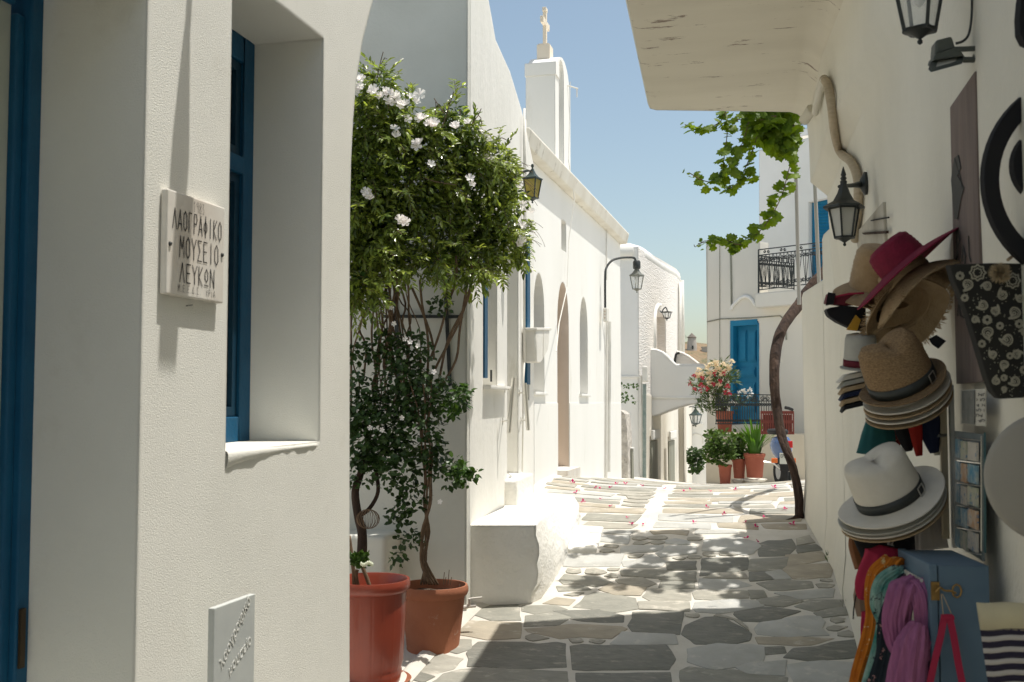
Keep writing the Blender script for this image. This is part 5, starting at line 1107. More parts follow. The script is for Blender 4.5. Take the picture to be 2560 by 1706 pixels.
blooms(ol, [(1788, 933, 19.1), (1752, 962, 19.1), (1735, 940, 19.1), (1726, 958, 19.1), (1736, 973, 19.1), (1800, 953, 19.1), (1783, 961, 19.1), (1818, 965, 19.1), (1755, 945, 19.1), (1815, 980, 19.1), (1823, 985, 19.1), (1753, 975, 19.1), (1812, 932, 19.1), (1767, 970, 19.1)], m_red, .085)
wf = bushpx('white_flowering_plant', 'thin plant with a few white blooms before the blue door', 'plant', [(1860, 1000, 19.6, 22), (1840, 1010, 19.6, 18), (1880, 1000, 19.6, 14)], 130, .12, T_NARROW, m_ol, pd(1860, 1060, 19.6))
blooms(wf, [(1849, 983, 19.3), (1858, 978, 19.3), (1861, 983, 19.3), (1875, 976, 19.3), (1872, 990, 19.3), (1880, 986, 19.3), (1838, 1010, 19.3), (1828, 1008, 19.3)], M('white_bloom', (.85, .84, .8), rough=.6), .08)
# terrace wall
a, b = pd(1764, 1083, 19.3), pd(1990, 1300, 19.3); mb = MB(); mb.box((a.x, a.y, -1), (b.x + .5, a.y + 1.6, a.z)); tag(mb.build('terrace', M('cream_plaster', (.62, .56, .44), (.55, .49, .38), scale=2, rough=.95), bevel=.02), 'cream plastered terrace base behind the clay pots', 'terrace')
fe = thing('iron_fence', 'black scrolled iron fence round the terrace before the blue door', 'fence', pd(1850, 1068, 19.2))
yq = 19.1
def fpl(x, y): return pl(x, y, pd(1850, 1060, yq)[:2], (1, 0))
mb = MB()
for yy in (988, 1003, 1060): mb.tube([fpl(1788, yy - (3 if yy < 1000 else 0)), fpl(1930, yy)], .013, 4)
mb.build('rail', m_iron, fe)['kind'] = 'stuff'
def scroll(mb, c, r, pf, flip=1, n=12, th=.008):
    P = []
    for i in range(n): a = i / (n - 1) * 1.6 * 2 * pi; rr = r * (1 - .75 * i / (n - 1)); P.append(pf(c[0] + flip * rr * sin(a), c[1] - rr * cos(a)))
    mb.tube(P, th, 4)
k = 0
for x in range(1790, 1930, 6):
    mb = MB(); mb.tube([fpl(x, 1003), fpl(x, 1060)], .009, 4); scroll(mb, (x + 2, 1012), 3.5, fpl, 1); scroll(mb, (x + 3, 1052), 3, fpl, -1); mb.build('baluster', m_iron, fe)
for x in (1795, 1822, 1850, 1878, 1906):
    mb = MB(); scroll(mb, (x, 996), 6.5, fpl, 1); scroll(mb, (x + 13, 996), 6.5, fpl, -1); mb.tube([fpl(x, 1002), fpl(x + 7, 995), fpl(x + 13, 1002)], .008, 4); mb.build('scroll', m_iron, fe)
# crate
cr = thing('plastic_crate', 'red-brown slatted plastic crate behind the vine trunk', 'crate', pd(1945, 1088, 17.6)); m_cr = M('crate_plastic', (.20, .05, .035), (.16, .04, .03), scale=8, rough=.6)
d = 17.6; a, b = pd(1903, 1028, d), pd(1984, 1086, d); wx, hz2 = b.x - a.x, a.z - b.z; zb_ = b.z
for zc in (zb_ + .0, zb_ + hz2 - .045, zb_ + hz2 * .48): mb = MB(); mb.box((a.x, a.y, zc), (b.x, a.y + .3, zc + .045)); mb.build('rim', m_cr, cr)
for k in range(15):
    xx = a.x + wx * k / 14; mb = MB(); mb.box((xx - .011, a.y - .012, zb_), (xx + .011, a.y - .002, zb_ + hz2)); mb.build('slat', m_cr, cr)
mb = MB(); mb.box((a.x + .02, a.y + .02, zb_ + .02), (b.x - .02, a.y + .05, zb_ + hz2 - .06)); mb.build('inner_panel', M('crate_dark', (.09, .025, .02), rough=.8), cr)
# balcony railing
rlg = thing('balcony_railing', 'black wrought iron balcony railing with scrolls above the blue door', 'railing', w5(1960, 740, .1))
def side(pf, x0, x1, yt, yb, nm, N):
    mb = MB()
    for f0, f1 in ((0, 0), (.13, .13), (.93, .93)): mb.tube([pf(x0, yt(x0) + (yb(x0) - yt(x0)) * f0), pf(x1, yt(x1) + (yb(x1) - yt(x1)) * f1)], .012, 4)
    mb.tube([pf(x0, yt(x0)), pf(x0, yb(x0) + 8)], .016, 4); mb.tube([pf(x1, yt(x1)), pf(x1, yb(x1))], .016, 4); mb.build('rail', m_iron, rlg)['kind'] = 'stuff'
    for k in range(N):
        x = x0 + (x1 - x0) * (k + .5) / N; dx = (x1 - x0) / N; t_, b_ = yt(x), yb(x); h_ = b_ - t_
        mb = MB(); mb.tube([pf(x - dx * .45, t_ + h_ * .13), pf(x, t_ + h_ * .93)], .008, 4); mb.tube([pf(x + dx * .45, t_ + h_ * .13), pf(x, t_ + h_ * .93)], .008, 4); mb.tube([pf(x, t_ + h_ * .13), pf(x, t_ + h_ * .93)], .009, 4)
        s_ = abs(dx) * .28; scroll(mb, (x - s_, t_ + h_ * .24), s_, pf, 1); scroll(mb, (x + s_, t_ + h_ * .24), s_, pf, -1); scroll(mb, (x - s_, t_ + h_ * .82), s_, pf, -1); scroll(mb, (x + s_, t_ + h_ * .82), s_, pf, 1); mb.build('baluster', m_iron, rlg)
    for k in range(max(1, N // 2)):
        x = x0 + (x1 - x0) * (k + .5) / max(1, N // 2); t_, b_ = yt(x), yb(x); h_ = b_ - t_; mb = MB(); scroll(mb, (x - 5, t_ + h_ * .065), 4, pf, 1, th=.007); scroll(mb, (x + 5, t_ + h_ * .065), 4, pf, -1, th=.007); mb.build('scroll', m_iron, rlg)
side(lambda x, y: w5(x, y, .22), 1896, 2060, lambda x: 625 - (x - 1896) * .118, lambda x: 733 - (x - 1896) * .118, 'a', 9)
pB = w5(1896, 700, .22)
def wside(x, y): return pl(x, y, (pB.x, pB.y), (.9, .45))
side(wside, 1897, 1985, lambda x: 640 + (x - 1896) * .10, lambda x: 722 + (x - 1896) * .06, 'b', 8)
# far shrub in the alley, wall vine sprigs
bushpx('wall_shrub', 'dark bushy shrub hanging on the white wall at the alley end', 'shrub', [(1733, 1140, 26, 20), (1742, 1160, 26, 18), (1735, 1178, 26, 12), (1748, 1135, 26, 14), (1722, 1150, 26, 10)], 620, .085, T_ROUND, m_leafB, pd(1735, 1190, 26))
sp_ = bushpx('wall_creeper', 'thin creeper sprigs on the shaded wall under the ribbed house', 'creeper', [(1556, 1000, 17.4, 9), (1562, 990, 17.4, 6), (1580, 966, 18, 6), (1590, 967, 18, 5), (1568, 967, 18, 5), (1575, 995, 18, 5), (1588, 1005, 18, 4), (1555, 965, 18, 6)], 90, .05, T_ROUND, m_leafBl, pd(1556, 1015, 17.5))
# ================================================================== SCOOTER (rear, behind the trunk)
sct = thing('scooter', 'parked scooter with blue tail shell and number plate, half hidden by the vine trunk', 'scooter', pg(1975, 1245))
d = 13.2; m_sb = M('scooter_blue', (.045, .10, .24), rough=.25, spec=.6, coat=.5); m_tyre = M('rubber', (.02, .02, .02), rough=.8); m_rdl = M('red_lens', (.5, .01, .015), rough=.2, spec=.6); m_or = M('orange_lens', (.65, .14, .02), rough=.2, spec=.6)
wcn = pd(1952, 1180, d); wr = 34 * d / F
mb = MB(); 
ax_ = V((.94, .34, 0)); fw_ = V((-.34, .94, 0))
for nm, R_, r_, mt in (('tyre', wr, .05, m_tyre),):
    prof_ = [(R_ - .03 + r_ * cos(a), r_ * sin(a)) for a in [i * 2 * pi / 8 for i in range(9)]]; mb = MB(); mb.lathe(prof_, wcn, 28, ax=ax_); wh = mb.build('wheel', mt, sct, smooth=True)
mb = MB(); mb.lathe([(.001, -.03), (R_ * .55, -.035), (R_ * .62, 0), (R_ * .55, .035), (.001, .03)], wcn, 20, ax=ax_); mb.build('rim', M('rim_grey', (.3, .3, .3), rough=.4, metal=.6), wh, smooth='auto')
c = pd(1962, 1120, d - .1)
mb = MB(); mb.lathe([(.001, -.18), (.06, -.16), (.11, -.05), (.12, .04), (.09, .12), (.001, .15)], c + fw_ * .12, 20, ax=(-.1, -.1, 1), sx=.95, sy=1.3); mb.build('tail_shell', m_sb, sct, smooth=True)
mb = MB(); mb.lathe([(.001, -.04), (.10, -.035), (.12, 0), (.10, .03), (.001, .04)], c + V((0, 0, .19)) + fw_ * .25, 20, ux=fw_, sx=2.0, sy=.95); mb.build('seat', m_tyre, sct, smooth=True)
def sbx(nm, x0, y0, x1, y1, dd, th, mt, par=None, bv=.008):
    a, b = pd(x0, y0, dd), pd(x1, y1, dd); mb = MB(); mb.box((a.x, a.y, b.z), (b.x, a.y + th, a.z)); return mb.build(nm, mt, par or sct, bevel=bv)
sbx('indicator', 1928, 1146, 1944, 1158, d - .32, .06, m_or); sbx('indicator', 1978, 1146, 1990, 1158, d - .32, .06, m_or); sbx('tail_light', 1964, 1103, 1982, 1120, d - .34, .06, m_rdl)
plt_ = sbx('number_plate', 1949, 1133, 1976, 1160, d - .38, .012, M('plate_white', (.55, .56, .50), rough=.5), None, .002)
def text(body, size, p, u, up, mat, parent, name='lettering', ext=.0015, align='LEFT', shear=0, narrow=1):
    cu = bpy.data.curves.new('t', 'FONT'); cu.body = body; cu.size = size; cu.extrude = ext; cu.align_x = align; cu.shear = shear; cu.resolution_u = 3
    ob = bpy.data.objects.new('t', cu); COL.objects.link(ob); bpy.context.view_layer.update()
    me = bpy.data.meshes.new_from_object(ob); bpy.data.objects.remove(ob)
    u = V(u).normalized(); n = u.cross(V(up)).normalized(); up = n.cross(u)
    mb = MB(); mb.v = [V(p) + u * v.co.x * narrow + up * v.co.y + n * (v.co.z) for v in me.vertices]; mb.f = [tuple(f.vertices) for f in me.polygons]; bpy.data.meshes.remove(me)
    return mb.build(name, mat, parent)
a = pd(1951, 1145, d - .385); text('EPM', .062, a, (1, 0, 0), (0, 0, 1), m_letter, plt_, align='LEFT', narrow=.7); a = pd(1951, 1158, d - .385); text('51', .062, a, (1, 0, 0), (0, 0, 1), m_letter, plt_)
sbx('mudguard', 1950, 1161, 1974, 1178, d - .3, .04, m_tyre)
mb = MB(); mb.tube([pd(1960, 1185, d), pd(1962, 1215, d), pd(1968, 1237, d - .1)], .014, 6); mb.tube([pd(1974, 1180, d), pd(1974, 1235, d)], .02, 6); mb.build('stand', m_iron, sct, smooth='auto')
mb = MB(); mb.tube([pd(1909, 1155, d - .1), pd(1932, 1158, d - .1), pd(1950, 1172, d - .1)], .012, 6); mb.build('exhaust_guard', m_steel, sct, smooth='auto')
mb = MB(); mb.tube([pd(1962, 1019, d + .4), pd(1972, 1021, d + .4), pd(1981, 1025, d + .45)], .02, 8); hb = mb.build('handlebar_grip', m_tyre, sct, smooth='auto')

# weeds at the wall foot
it = [(pg(2080, 1402) + rnd(.04), V((rl.uniform(-.5, .5), -.2, 1)), rnd(), .05) for _ in range(40)] + [(pg(2118, 1525) + rnd(.05), V((rl.uniform(-.5, .5), -.2, 1)), rnd(), .03) for _ in range(10)]
tag(leafset('weeds', it, T_NARROW, m_leafB, None), 'small weeds growing at the foot of the right wall', 'weeds', kind='stuff')
# ================================================================== MARBLE PLAQUE (strokes of the engraved letters)
LT = {'1': [[(.2, .8), (.5, 1), (.5, 0)]], '9': [[(.9, .6), (.2, .6), (.1, .8), (.3, 1), (.8, 1), (.9, .6), (.8, 0)]], '8': [[(.5, .55), (.1, .75), (.3, 1), (.7, 1), (.9, .75), (.5, .55), (.1, .3), (.2, 0), (.8, 0), (.9, .3), (.5, .55)]], '3': [[(.1, 1), (.8, 1), (.4, .6), (.85, .4), (.7, 0), (.1, .05)]],
 'Λ': [[(0, 0), (.5, 1), (1, 0)]], 'Α': [[(0, 0), (.5, 1), (1, 0)], [(.2, .3), (.8, .3)]], 'Ο': [[(.5, 1), (.12, .8), (.08, .2), (.5, 0), (.92, .2), (.88, .8), (.5, 1)]], 'Γ': [[(.1, 0), (.1, 1), (.8, 1)]], 'Ρ': [[(.1, 0), (.1, 1), (.7, 1), (.9, .75), (.7, .5), (.1, .5)]], 'Δ': [[(0, 0), (.5, 1), (1, 0), (0, 0)]],
 'Φ': [[(.5, -.05), (.5, 1.05)], [(.5, .8), (.1, .6), (.1, .35), (.5, .15), (.9, .35), (.9, .6), (.5, .8)]], 'Ι': [[(.5, 0), (.5, 1)]], 'Κ': [[(.1, 0), (.1, 1)], [(.9, 1), (.1, .45), (.9, 0)]], 'Μ': [[(0, 0), (.1, 1), (.5, .4), (.9, 1), (1, 0)]], 'Υ': [[(0, 1), (.5, .5), (1, 1)], [(.5, .5), (.5, 0)]], 'Σ': [[(.9, 1), (.05, 1), (.55, .5), (.05, 0), (.95, 0)]],
 'Ε': [[(.9, 1), (.1, 1), (.1, 0), (.9, 0)], [(.1, .52), (.75, .52)]], 'Ν': [[(.05, 0), (.05, 1), (.95, 0), (.95, 1)]], 'Ω': [[(.5, .95), (.15, .75), (.2, .4), (.5, .25), (.8, .4), (.85, .75), (.5, .95)], [(.05, .05), (.95, .05)]], '.': [[(.4, 0), (.5, .06)]]}
pq = thing('marble_plaque', 'square cream marble plaque with Greek lettering screwed to the near white wall', 'plaque', w1(465, 750))
pt = .022; bl, br_, tr_, tl_ = [w1(x, y) for x, y in ((396, 735), (541, 760), (545, 521), (400, 472))]
y0, y1 = bl.y, br_.y; z0, z1 = (bl.z + br_.z) / 2, (tl_.z + tr_.z) / 2
mb = MB(); mb.box((X1 + .002, y0, z0), (X1 + .002 + pt, y1, z1)); slab = mb.build('slab', m_marble, pq, bevel=.004)
mb = MB()
def eng(s, xa, xb, ya, yb_, th):
    n = len(s); xa, xb = y0 + (y1 - y0) * xa, y0 + (y1 - y0) * xb; zb2, zt2 = z1 - (z1 - z0) * yb_, z1 - (z1 - z0) * ya; cw = (xb - xa) / n
    for i, ch in enumerate(s):
        for st_ in LT.get(ch, []):
            P = [V((X1 + .0255, xa + cw * (i + .12 + .72 * u), zb2 + (zt2 - zb2) * v)) for u, v in st_]
            for a, b in zip(P, P[1:]):
                dd = (b - a).normalized() * th * .5; nn = dd.cross(V((1, 0, 0))); mb.add([a - dd - nn, b + dd - nn, b + dd + nn, a - dd + nn], [(0, 1, 2, 3)])
eng('1983', .42, .62, .045, .145, .0014)
eng('ΛΑΟΓΡΑΦΙΚΟ', .07, .95, .17, .36, .0036); eng('ΜΟΥΣΕΙΟ', .19, .90, .42, .62, .0036); eng('ΛΕΥΚΩΝ', .20, .83, .68, .86, .0036); eng('Μ.Ε.Ε.Δ.Σ.', .18, .58, .89, .955, .0014); eng('ΥΡΙΑ', .66, .84, .89, .955, .0014)
mb.build('lettering', m_letter, slab)
for fx, fz in ((.045, .52), (.955, .50)): mb = MB(); mb.lathe([(.007, 0), (.005, .005), (.001, .006)], V((X1 + .002 + pt, y0 + (y1 - y0) * fx, z1 - (z1 - z0) * fz)), 10, ax=(1, 0, 0)); mb.build('screw', m_iron, pq, smooth=True)
mb = MB(); a, b = w1(463, 765), w1(478, 763); mb.tube([a + V((.004, 0, 0)), b + V((.004, 0, 0))], .0016, 4); tag(mb.build('nail', m_iron), 'thin rusty nail in the wall just below the marble plaque', 'nail')
# grey marble slab leaning at the wall foot with slanted engraving
lm = thing('marble_slab', 'upright grey marble slab with slanted engraved words at the foot of the near wall', 'slab', (-1.5, 2.9, 0.0))
XM = X1 + .10
def wm_(x, y): return pl(x, y, (XM, 0), D1)
A, B_ = wm_(536, 1527), wm_(638, 1480); zt4 = (A.z + B_.z) / 2
mb = MB(); mb.box((XM, A.y, -.1), (XM - .02, B_.y, zt4)); ls = mb.build('slab', m_marble2, lm, bevel=.002)
m_eng = M('engraving', (.70, .70, .66), rough=.6)
sl = w1(0, 0)
for body, (ax1, ay1), (bx1, by1) in (('λαογραφικό', (553, 1676), (625, 1506)), ('μουσείο', (572, 1690), (632, 1600))):
    a, b = wm_(ax1, ay1), wm_(bx1, by1); u = b - a
    try: text(body, u.length / len(body) * 1.75, a + V((.0015, 0, 0)), u, V((0, -1, .35)), m_eng, ls, shear=.25, ext=.0006)
    except Exception as ex: print('text', ex)

# ================================================================== SHOP ON THE RIGHT
m_tan = M('straw_tan', (.38, .26, .135), (.31, .205, .10), scale=40, rough=.85, bump=.8, bscale=170, dist=.004, sheen=.2)
m_straw = M('woven_straw', (.36, .24, .125), (.20, .125, .065), scale=150, rough=.85, bump=1, bscale=200, dist=.004, stretch=(1, 1, 2.2))
m_nat = M('natural_fringe_straw', (.45, .33, .20), (.39, .28, .16), scale=30, rough=.9, bump=.8, bscale=150, dist=.004)
m_mag = M('magenta_straw', (.21, .012, .04), (.16, .01, .032), scale=40, rough=.8, bump=.8, bscale=160, dist=.004)
m_mag2 = M('fuchsia_straw', (.26, .025, .12), (.2, .02, .09), scale=40, rough=.8, bump=.8, bscale=160, dist=.004)
m_hatw = M('white_felt', (.64, .60, .52), (.60, .56, .48), scale=30, rough=.9, bump=.3, bscale=200, dist=.002)
m_hatg = M('pale_grey_canvas', (.42, .41, .36), (.38, .37, .33), scale=30, rough=.9)
m_blk = M('black_cloth', (.012, .012, .014), rough=.85); m_navy = M('navy_cloth', (.014, .022, .055), rough=.85); m_reds = M('red_cloth', (.38, .022, .014), rough=.8); m_teal = M('teal_denim', (.015, .085, .09), (.02, .11, .11), scale=20, rough=.85)
m_mar = M('maroon_cloth', (.12, .015, .025), rough=.85); m_yel = M('ochre_cloth', (.5, .27, .03), rough=.8); m_or2 = M('orange_paper', (.45, .10, .03), rough=.7); m_pk = M('pink_cloth', (.36, .02, .06), (.30, .018, .05), scale=12, rough=.85)
m_purp = M('mauve_scarf', (.38, .14, .27), (.30, .10, .21), scale=26, rough=.9, bump=.5, bscale=50, stretch=(3, 3, .4))
m_orsc = M('orange_scarf', (.52, .17, .015), (.42, .12, .012), scale=30, rough=.9, stain=((.62, .50, .25), .60, .63, 60))
m_tlsc = M('teal_print_scarf', (.03, .20, .17), (.30, .42, .36), scale=18, rough=.9, stain=((.015, .02, .03), .55, .6, 26))
m_flsc = M('black_floral_scarf', (.012, .018, .025), (.02, .03, .035), scale=20, rough=.9, stain=((.42, .22, .20), .60, .63, 38))
m_rdsc = M('red_floral_scarf', (.30, .03, .02), (.22, .02, .015), scale=20, rough=.9, stain=((.6, .45, .35), .62, .65, 45))
m_tanc = M('taupe_cloth', (.26, .20, .145), rough=.9); m_lgc = M('light_garment', (.38, .345, .32), (.33, .30, .28), scale=6, rough=.9)
def hat(lab, bc, d, ax, rb, rc, hc, mat, band=None, pinch=0, droop=0., sx=1, wav=0, bmat=None, group='hats hanging on the rack', fringe=0, flat=0, buckle=None, upturn=0, ux=None, name='hat'):
    """bc: pixel of the brim centre; ax: crown direction (right, down, away)"""
    c = pd(*bc, d); A = cv(*ax).normalized(); U = cv(*(ux or (1, 0, .1))); U = (U - A * U.dot(A)).normalized()
    t = thing(name, lab, 'hat', c - A * .01, group)
    def wob(r, h, a, j):
        if j < 99: return r, h + wav * sin(3 * a + .7) * (r / rb) ** 2 + upturn * (cos(2 * a) * .5 + .5) * max(0, (r - rc) / (rb - rc)) ** 1.5
        return r, h
    straw = mat in (m_tan, m_nat, m_mag, m_straw); kk = 22; prb = [(rc + (rb - rc) * (1 - q / kk), droop * (1 - q / kk) ** 1.4 + (.0011 * (-1) ** q if straw else 0)) for q in range(kk)] + [(rc * 1.01, .004)]
    mb = MB(); mb.lathe(prb, c, 48, ax=A, ux=U, sx=sx, wob=wob)
    mb.f = [f for f in mb.f if len(f) == 4]; br = mb.build('brim', bmat or mat, t, smooth=True, solid=.004)
    def wc_(r, h, a, j):
        k = (h / hc); p = pinch * k ** 2
        return r * (1 - p * .35 * abs(sin(a)) ** 2), h - pinch * .25 * hc * k ** 4 * (1 - abs(cos(a)))
    prc = [(rc, 0), (rc * .985, hc * .3), (rc * .95, hc * .6), (rc * (.88 if not flat else .93), hc * .84), (rc * (.72 if not flat else .85), hc * .96), (rc * .45, hc * (1.0 if not pinch else .97)), (.001, hc * (1.01 if not pinch else .88))]
    if straw:
        P2_ = []
        for (ra, ha), (rb_, hb_) in zip(prc, prc[1:]):
            m_ = max(2, int(sqrt((ra - rb_) ** 2 + (ha - hb_) ** 2) / .0055))
            P2_ += [((ra + (rb_ - ra) * q / m_) * (1 + .012 * (-1) ** q), ha + (hb_ - ha) * q / m_) for q in range(m_)]
        prc = P2_ + [prc[-1]]
    mb = MB(); mb.lathe(prc, c, 48, ax=A, ux=U, sx=sx, wob=wc_); mb.f = [f for f in mb.f if len(f) == 4]; mb.build('crown', mat, t, smooth=True, solid=.003)
    if band:
        mb = MB(); mb.lathe([(rc * 1.02, .006), (rc * 1.015, .006 + hc * .2)], c, 48, ax=A, ux=U, sx=sx); mb.f = [f for f in mb.f if len(f) == 4]; bb = mb.build('band', band, t, smooth=True, solid=.003)
        if buckle is not None:
            u2 = U * cos(buckle) * sx + A.cross(U) * sin(buckle); q = c + u2 * rc * 1.05 + A * hc * .11; tt = A.cross(u2).normalized(); mb = MB(); s1_, s2_ = .014, .013; mb.tube([q + tt * s1_ + A * s2_, q - tt * s1_ + A * s2_, q - tt * s1_ - A * s2_, q + tt * s1_ - A * s2_, q + tt * s1_ + A * s2_], .0018, 6); mb.build('buckle', m_steel, bb)
    if fringe:
        its = []
        for k in range(int(fringe * 1.6)):
            a = 2 * pi * k / (fringe * 1.6) + rl.uniform(-.02, .02); u2 = (U * cos(a) * sx + A.cross(U) * sin(a)); r_, h_ = wob(rb, droop, a, 0); p = c + u2 * r_ * .985 + A * h_; its.append((p, u2 + rnd(.35), A + rnd(.3), rl.uniform(.014, .03)))
        leafset('fringe', its, T_NARROW, m_nat, br)['kind'] = 'stuff'
    return t
# (depth ~3.1 m, 1 cm is about 8.7 px)
hat('tan ribbed straw sun hat with tall crown, topmost left on the hat rack', (2180, 722), 3.35, (.05, -1, -.35), .125, .075, .135, m_tan, sx=.9, droop=-.03)
hat('large magenta straw hat with fuchsia crown tilted over the hats', (2258, 660), 3.18, (-.58, -.72, .20), .185, .074, .08, m_mag, bmat=m_mag, ux=(.75, -.65, .1), wav=.004, droop=-.02)
hat('natural straw hat with frayed fringe brim just under the magenta one', (2275, 703), 3.2, (-.50, -.70, .34), .162, .075, .07, m_nat, fringe=260, ux=(.8, -.5, .1), droop=-.06, wav=.01)
hat('biggest drooping natural straw hat with frayed edge above the fedora', (2258, 772), 3.26, (-.15, -.58, .70), .130, .085, .09, m_nat, fringe=240, droop=-.03, ux=(.9, -.2, .1), wav=.012)
hat('brown woven fedora with dark buckled belt on top of its stack', (2258, 962), 3.05, (-.46, -.84, -.26), .122, .092, .155, m_straw, band=m_iron, pinch=.8, ux=(.86, -.5, .05), buckle=-1.0, upturn=.012)
for i, (mt, nm) in enumerate(((m_hatw, 'cream brim with greenish edging directly under the brown fedora'), (m_nat, 'beige hat second below the brown fedora'), (m_hatw, 'off-white hat third below the brown fedora'), (m_tan, 'tan hat lowest in the stack below the brown fedora'))):
    hat(nm, (2268 + i * 2, 982 + i * 12), 3.07 + i * .008, (-.46, -.84, -.24), .125, .082, .05, mt, ux=(.86, -.5, .05), upturn=.012)
hat('white felt fedora with dark ribbon band near the black bag', (2228, 1246), 2.98, (-.46, -.85, -.18), .150, .092, .14, m_hatw, band=m_iron, pinch=.6, ux=(.86, -.5, .05), upturn=.02, flat=1, buckle=-.9, droop=-.01)
for i, (mt, nm) in enumerate(((m_hatg, 'pale grey hat right below the white felt fedora'), (m_hatw, 'second white hat under the white felt fedora'), (m_nat, 'beige hat lowest under the white felt fedora'))):
    hat(nm, (2228 + i * 4, 1262 + i * 9), 3.0 + i * .008, (-.46, -.85, -.16), .152, .08, .05, mt, ux=(.88, -.45, .05), upturn=.02, droop=-.01)
hat('small white cap with navy and maroon ribbon at the left of the rack', (2150, 920), 3.32, (-.02, -1, -.12), .060, .048, .105, m_hatg, band=m_mar, sx=1, flat=1)
# visor stack
for i, (mt, lab) in enumerate(((m_hatw, 'cream visor, topmost of the fanned visors'), (m_hatg, 'dark grey visor second in the fanned stack'), (m_nat, 'beige visor third in the fanned stack'), (m_navy, 'navy visor near the bottom of the fanned stack'), (m_nat, 'beige visor above the black one in the fanned stack'), (m_blk, 'black visor lowest in the fanned stack'))):
    y = 938 + i * 15; P = [(2094 + i * 2, y + 22), (2112, y + 2), (2180, y - 14), (2184, y - 4), (2112 + 3, y + 12)]; mb = MB(); mb.prism([pd(x, yy, 3.3) for x, yy in P], cv(.02, 0, .09)); tag(mb.build('visor', mt, bevel=.002), lab, 'visor', 'fanned visors on the hat rack')
# black and maroon caps on the far left
m_pc = (('black cap with maroon lining pointing left above the others', [(2065, 758), (2072, 732), (2100, 742), (2160, 728), (2165, 760), (2110, 764)], m_mar, 'cap'), ('black curved visor cap below the maroon-lined cap', [(2066, 775), (2072, 770), (2110, 764), (2165, 770), (2165, 830), (2130, 822), (2095, 806), (2072, 790)], m_blk, 'cap'))
for lab, P, mt, nm in m_pc:
    c = sum((pd(x, y, 3.3) for x, y in P), V()) / len(P); t = thing('cap', lab, 'cap', c, 'caps at the left edge of the rack'); mb = MB(); mb.prism([pd(x, y, 3.3) for x, y in P], cv(.02, .0, .10)); mb.build('peak', mt, t, bevel=.004)
    if mt is m_mar: mb = MB(); mb.tube([pd(2090, 742, 3.29), pd(2120, 735, 3.29), pd(2160, 733, 3.29)], .003, 5); mb.build('pink_piping', m_pk, t); mb = MB(); mb.prism([pd(x, y, 3.285) for x, y in ((2064, 764), (2070, 731), (2088, 734), (2084, 760))], cv(.01, 0, .03)); mb.build('brim_tip', m_blk, t)
    else: mb = MB(); mb.prism([pd(x, y, 3.28) for x, y in ((2117, 825), (2140, 788), (2152, 800), (2143, 828))], cv(.004, 0, .02)); mb.build('ochre_tag', m_yel, t)
mb = MB(); mb.prism([pd(x, y, 3.25) for x, y in ((2249, 607), (2259, 579), (2282, 598))], cv(.01, 0, .02)); tag(mb.build('paper_tip', m_or2), 'orange pointed tip sticking up behind the magenta hat', 'orange tip')
mb = MB(); mb.prism([pd(x, y, 3.02) for x, y in ((2322, 848), (2340, 838), (2364, 853), (2345, 872), (2330, 862))], cv(.01, 0, .02)); tag(mb.build('ribbon_bow', m_blk), 'black ribbon bow poking out right of the brown fedora', 'bow')
def cloth(name, lab, cat, path, radii, mat, d=3.0, flutes=5, amp=.18, flat=.55, group=None, n=72, parent=None, tw=0):
    P = smoothpath([pd(p[0], p[1], p[2] if len(p) > 2 else d) for p in path], 6); rs = interp(radii, len(P)); vs = []; fs = []
    R0 = cv(1, 0, 0); A0 = cv(0, 0, 1)
    for i, p in enumerate(P):
        t_ = (P[min(i + 1, len(P) - 1)] - P[max(i - 1, 0)]).normalized(); u = (R0 - t_ * R0.dot(t_)).normalized(); v = t_.cross(u)
        for k in range(n):
            a = 2 * pi * k / n; r_ = rs[i] * F ** -1 * P[0].length * 1.0; f_ = 1 + amp * 1.2 * sin(flutes * a + tw * i * .15 + .4 * sin(i * .3)) + amp * .7 * sin(flutes * 3 * a + 1.7 + tw * i * .1 + .6 * sin(i * .21)) + amp * .25 * sin(flutes * 5 * a + i * .2)
            vs.append(p + u * cos(a) * r_ * f_ + v * sin(a) * r_ * flat * f_)
    fs = [(i * n + k, i * n + (k + 1) % n, (i + 1) * n + (k + 1) % n, (i + 1) * n + k) for i in range(len(P) - 1) for k in range(n)] + [tuple(range(n)), tuple((len(P) - 1) * n + k for k in range(n))]
    mb = MB(); mb.add(vs, fs); o = mb.build(name, mat, parent, smooth=True)
    if lab: tag(o, lab, cat, group)
    return o
cloth('denim_hat', 'teal denim bucket hat hanging behind the fedoras', 'hat', [(2200, 1045, 3.2), (2195, 1090, 3.2), (2190, 1138, 3.2)], [26, 36, 42], m_teal, flutes=3, amp=.05)
cloth('baseball_cap', 'red cap panel between the black and navy caps', 'cap', [(2278, 1010, 3.12), (2287, 1060, 3.12), (2298, 1140, 3.12)], [12, 15, 7], m_reds, flutes=2, amp=.05)
cloth('baseball_cap', 'black cap left of the red cap panel', 'cap', [(2254, 1025, 3.14), (2262, 1080, 3.14), (2272, 1128, 3.14)], [15, 19, 8], m_blk, flutes=2, amp=.05)
cloth('baseball_cap', 'navy blue cap with white edging right of the red one', 'cap', [(2318, 990, 3.13), (2322, 1060, 3.13), (2336, 1132, 3.13)], [20, 25, 9], m_navy, flutes=2, amp=.04)
cloth('baseball_cap', 'white-edged cap behind the navy blue cap', 'cap', [(2338, 975, 3.18), (2340, 1060, 3.18), (2345, 1138, 3.18)], [14, 18, 8], m_hatg, flutes=2, amp=.04)
cloth('print_cloth', 'orange and black printed cloth between denim hat and caps', 'cloth', [(2232, 1050, 3.2), (2236, 1090, 3.2), (2238, 1120, 3.2)], [12, 12, 10], m_rdsc, flutes=3, amp=.08)
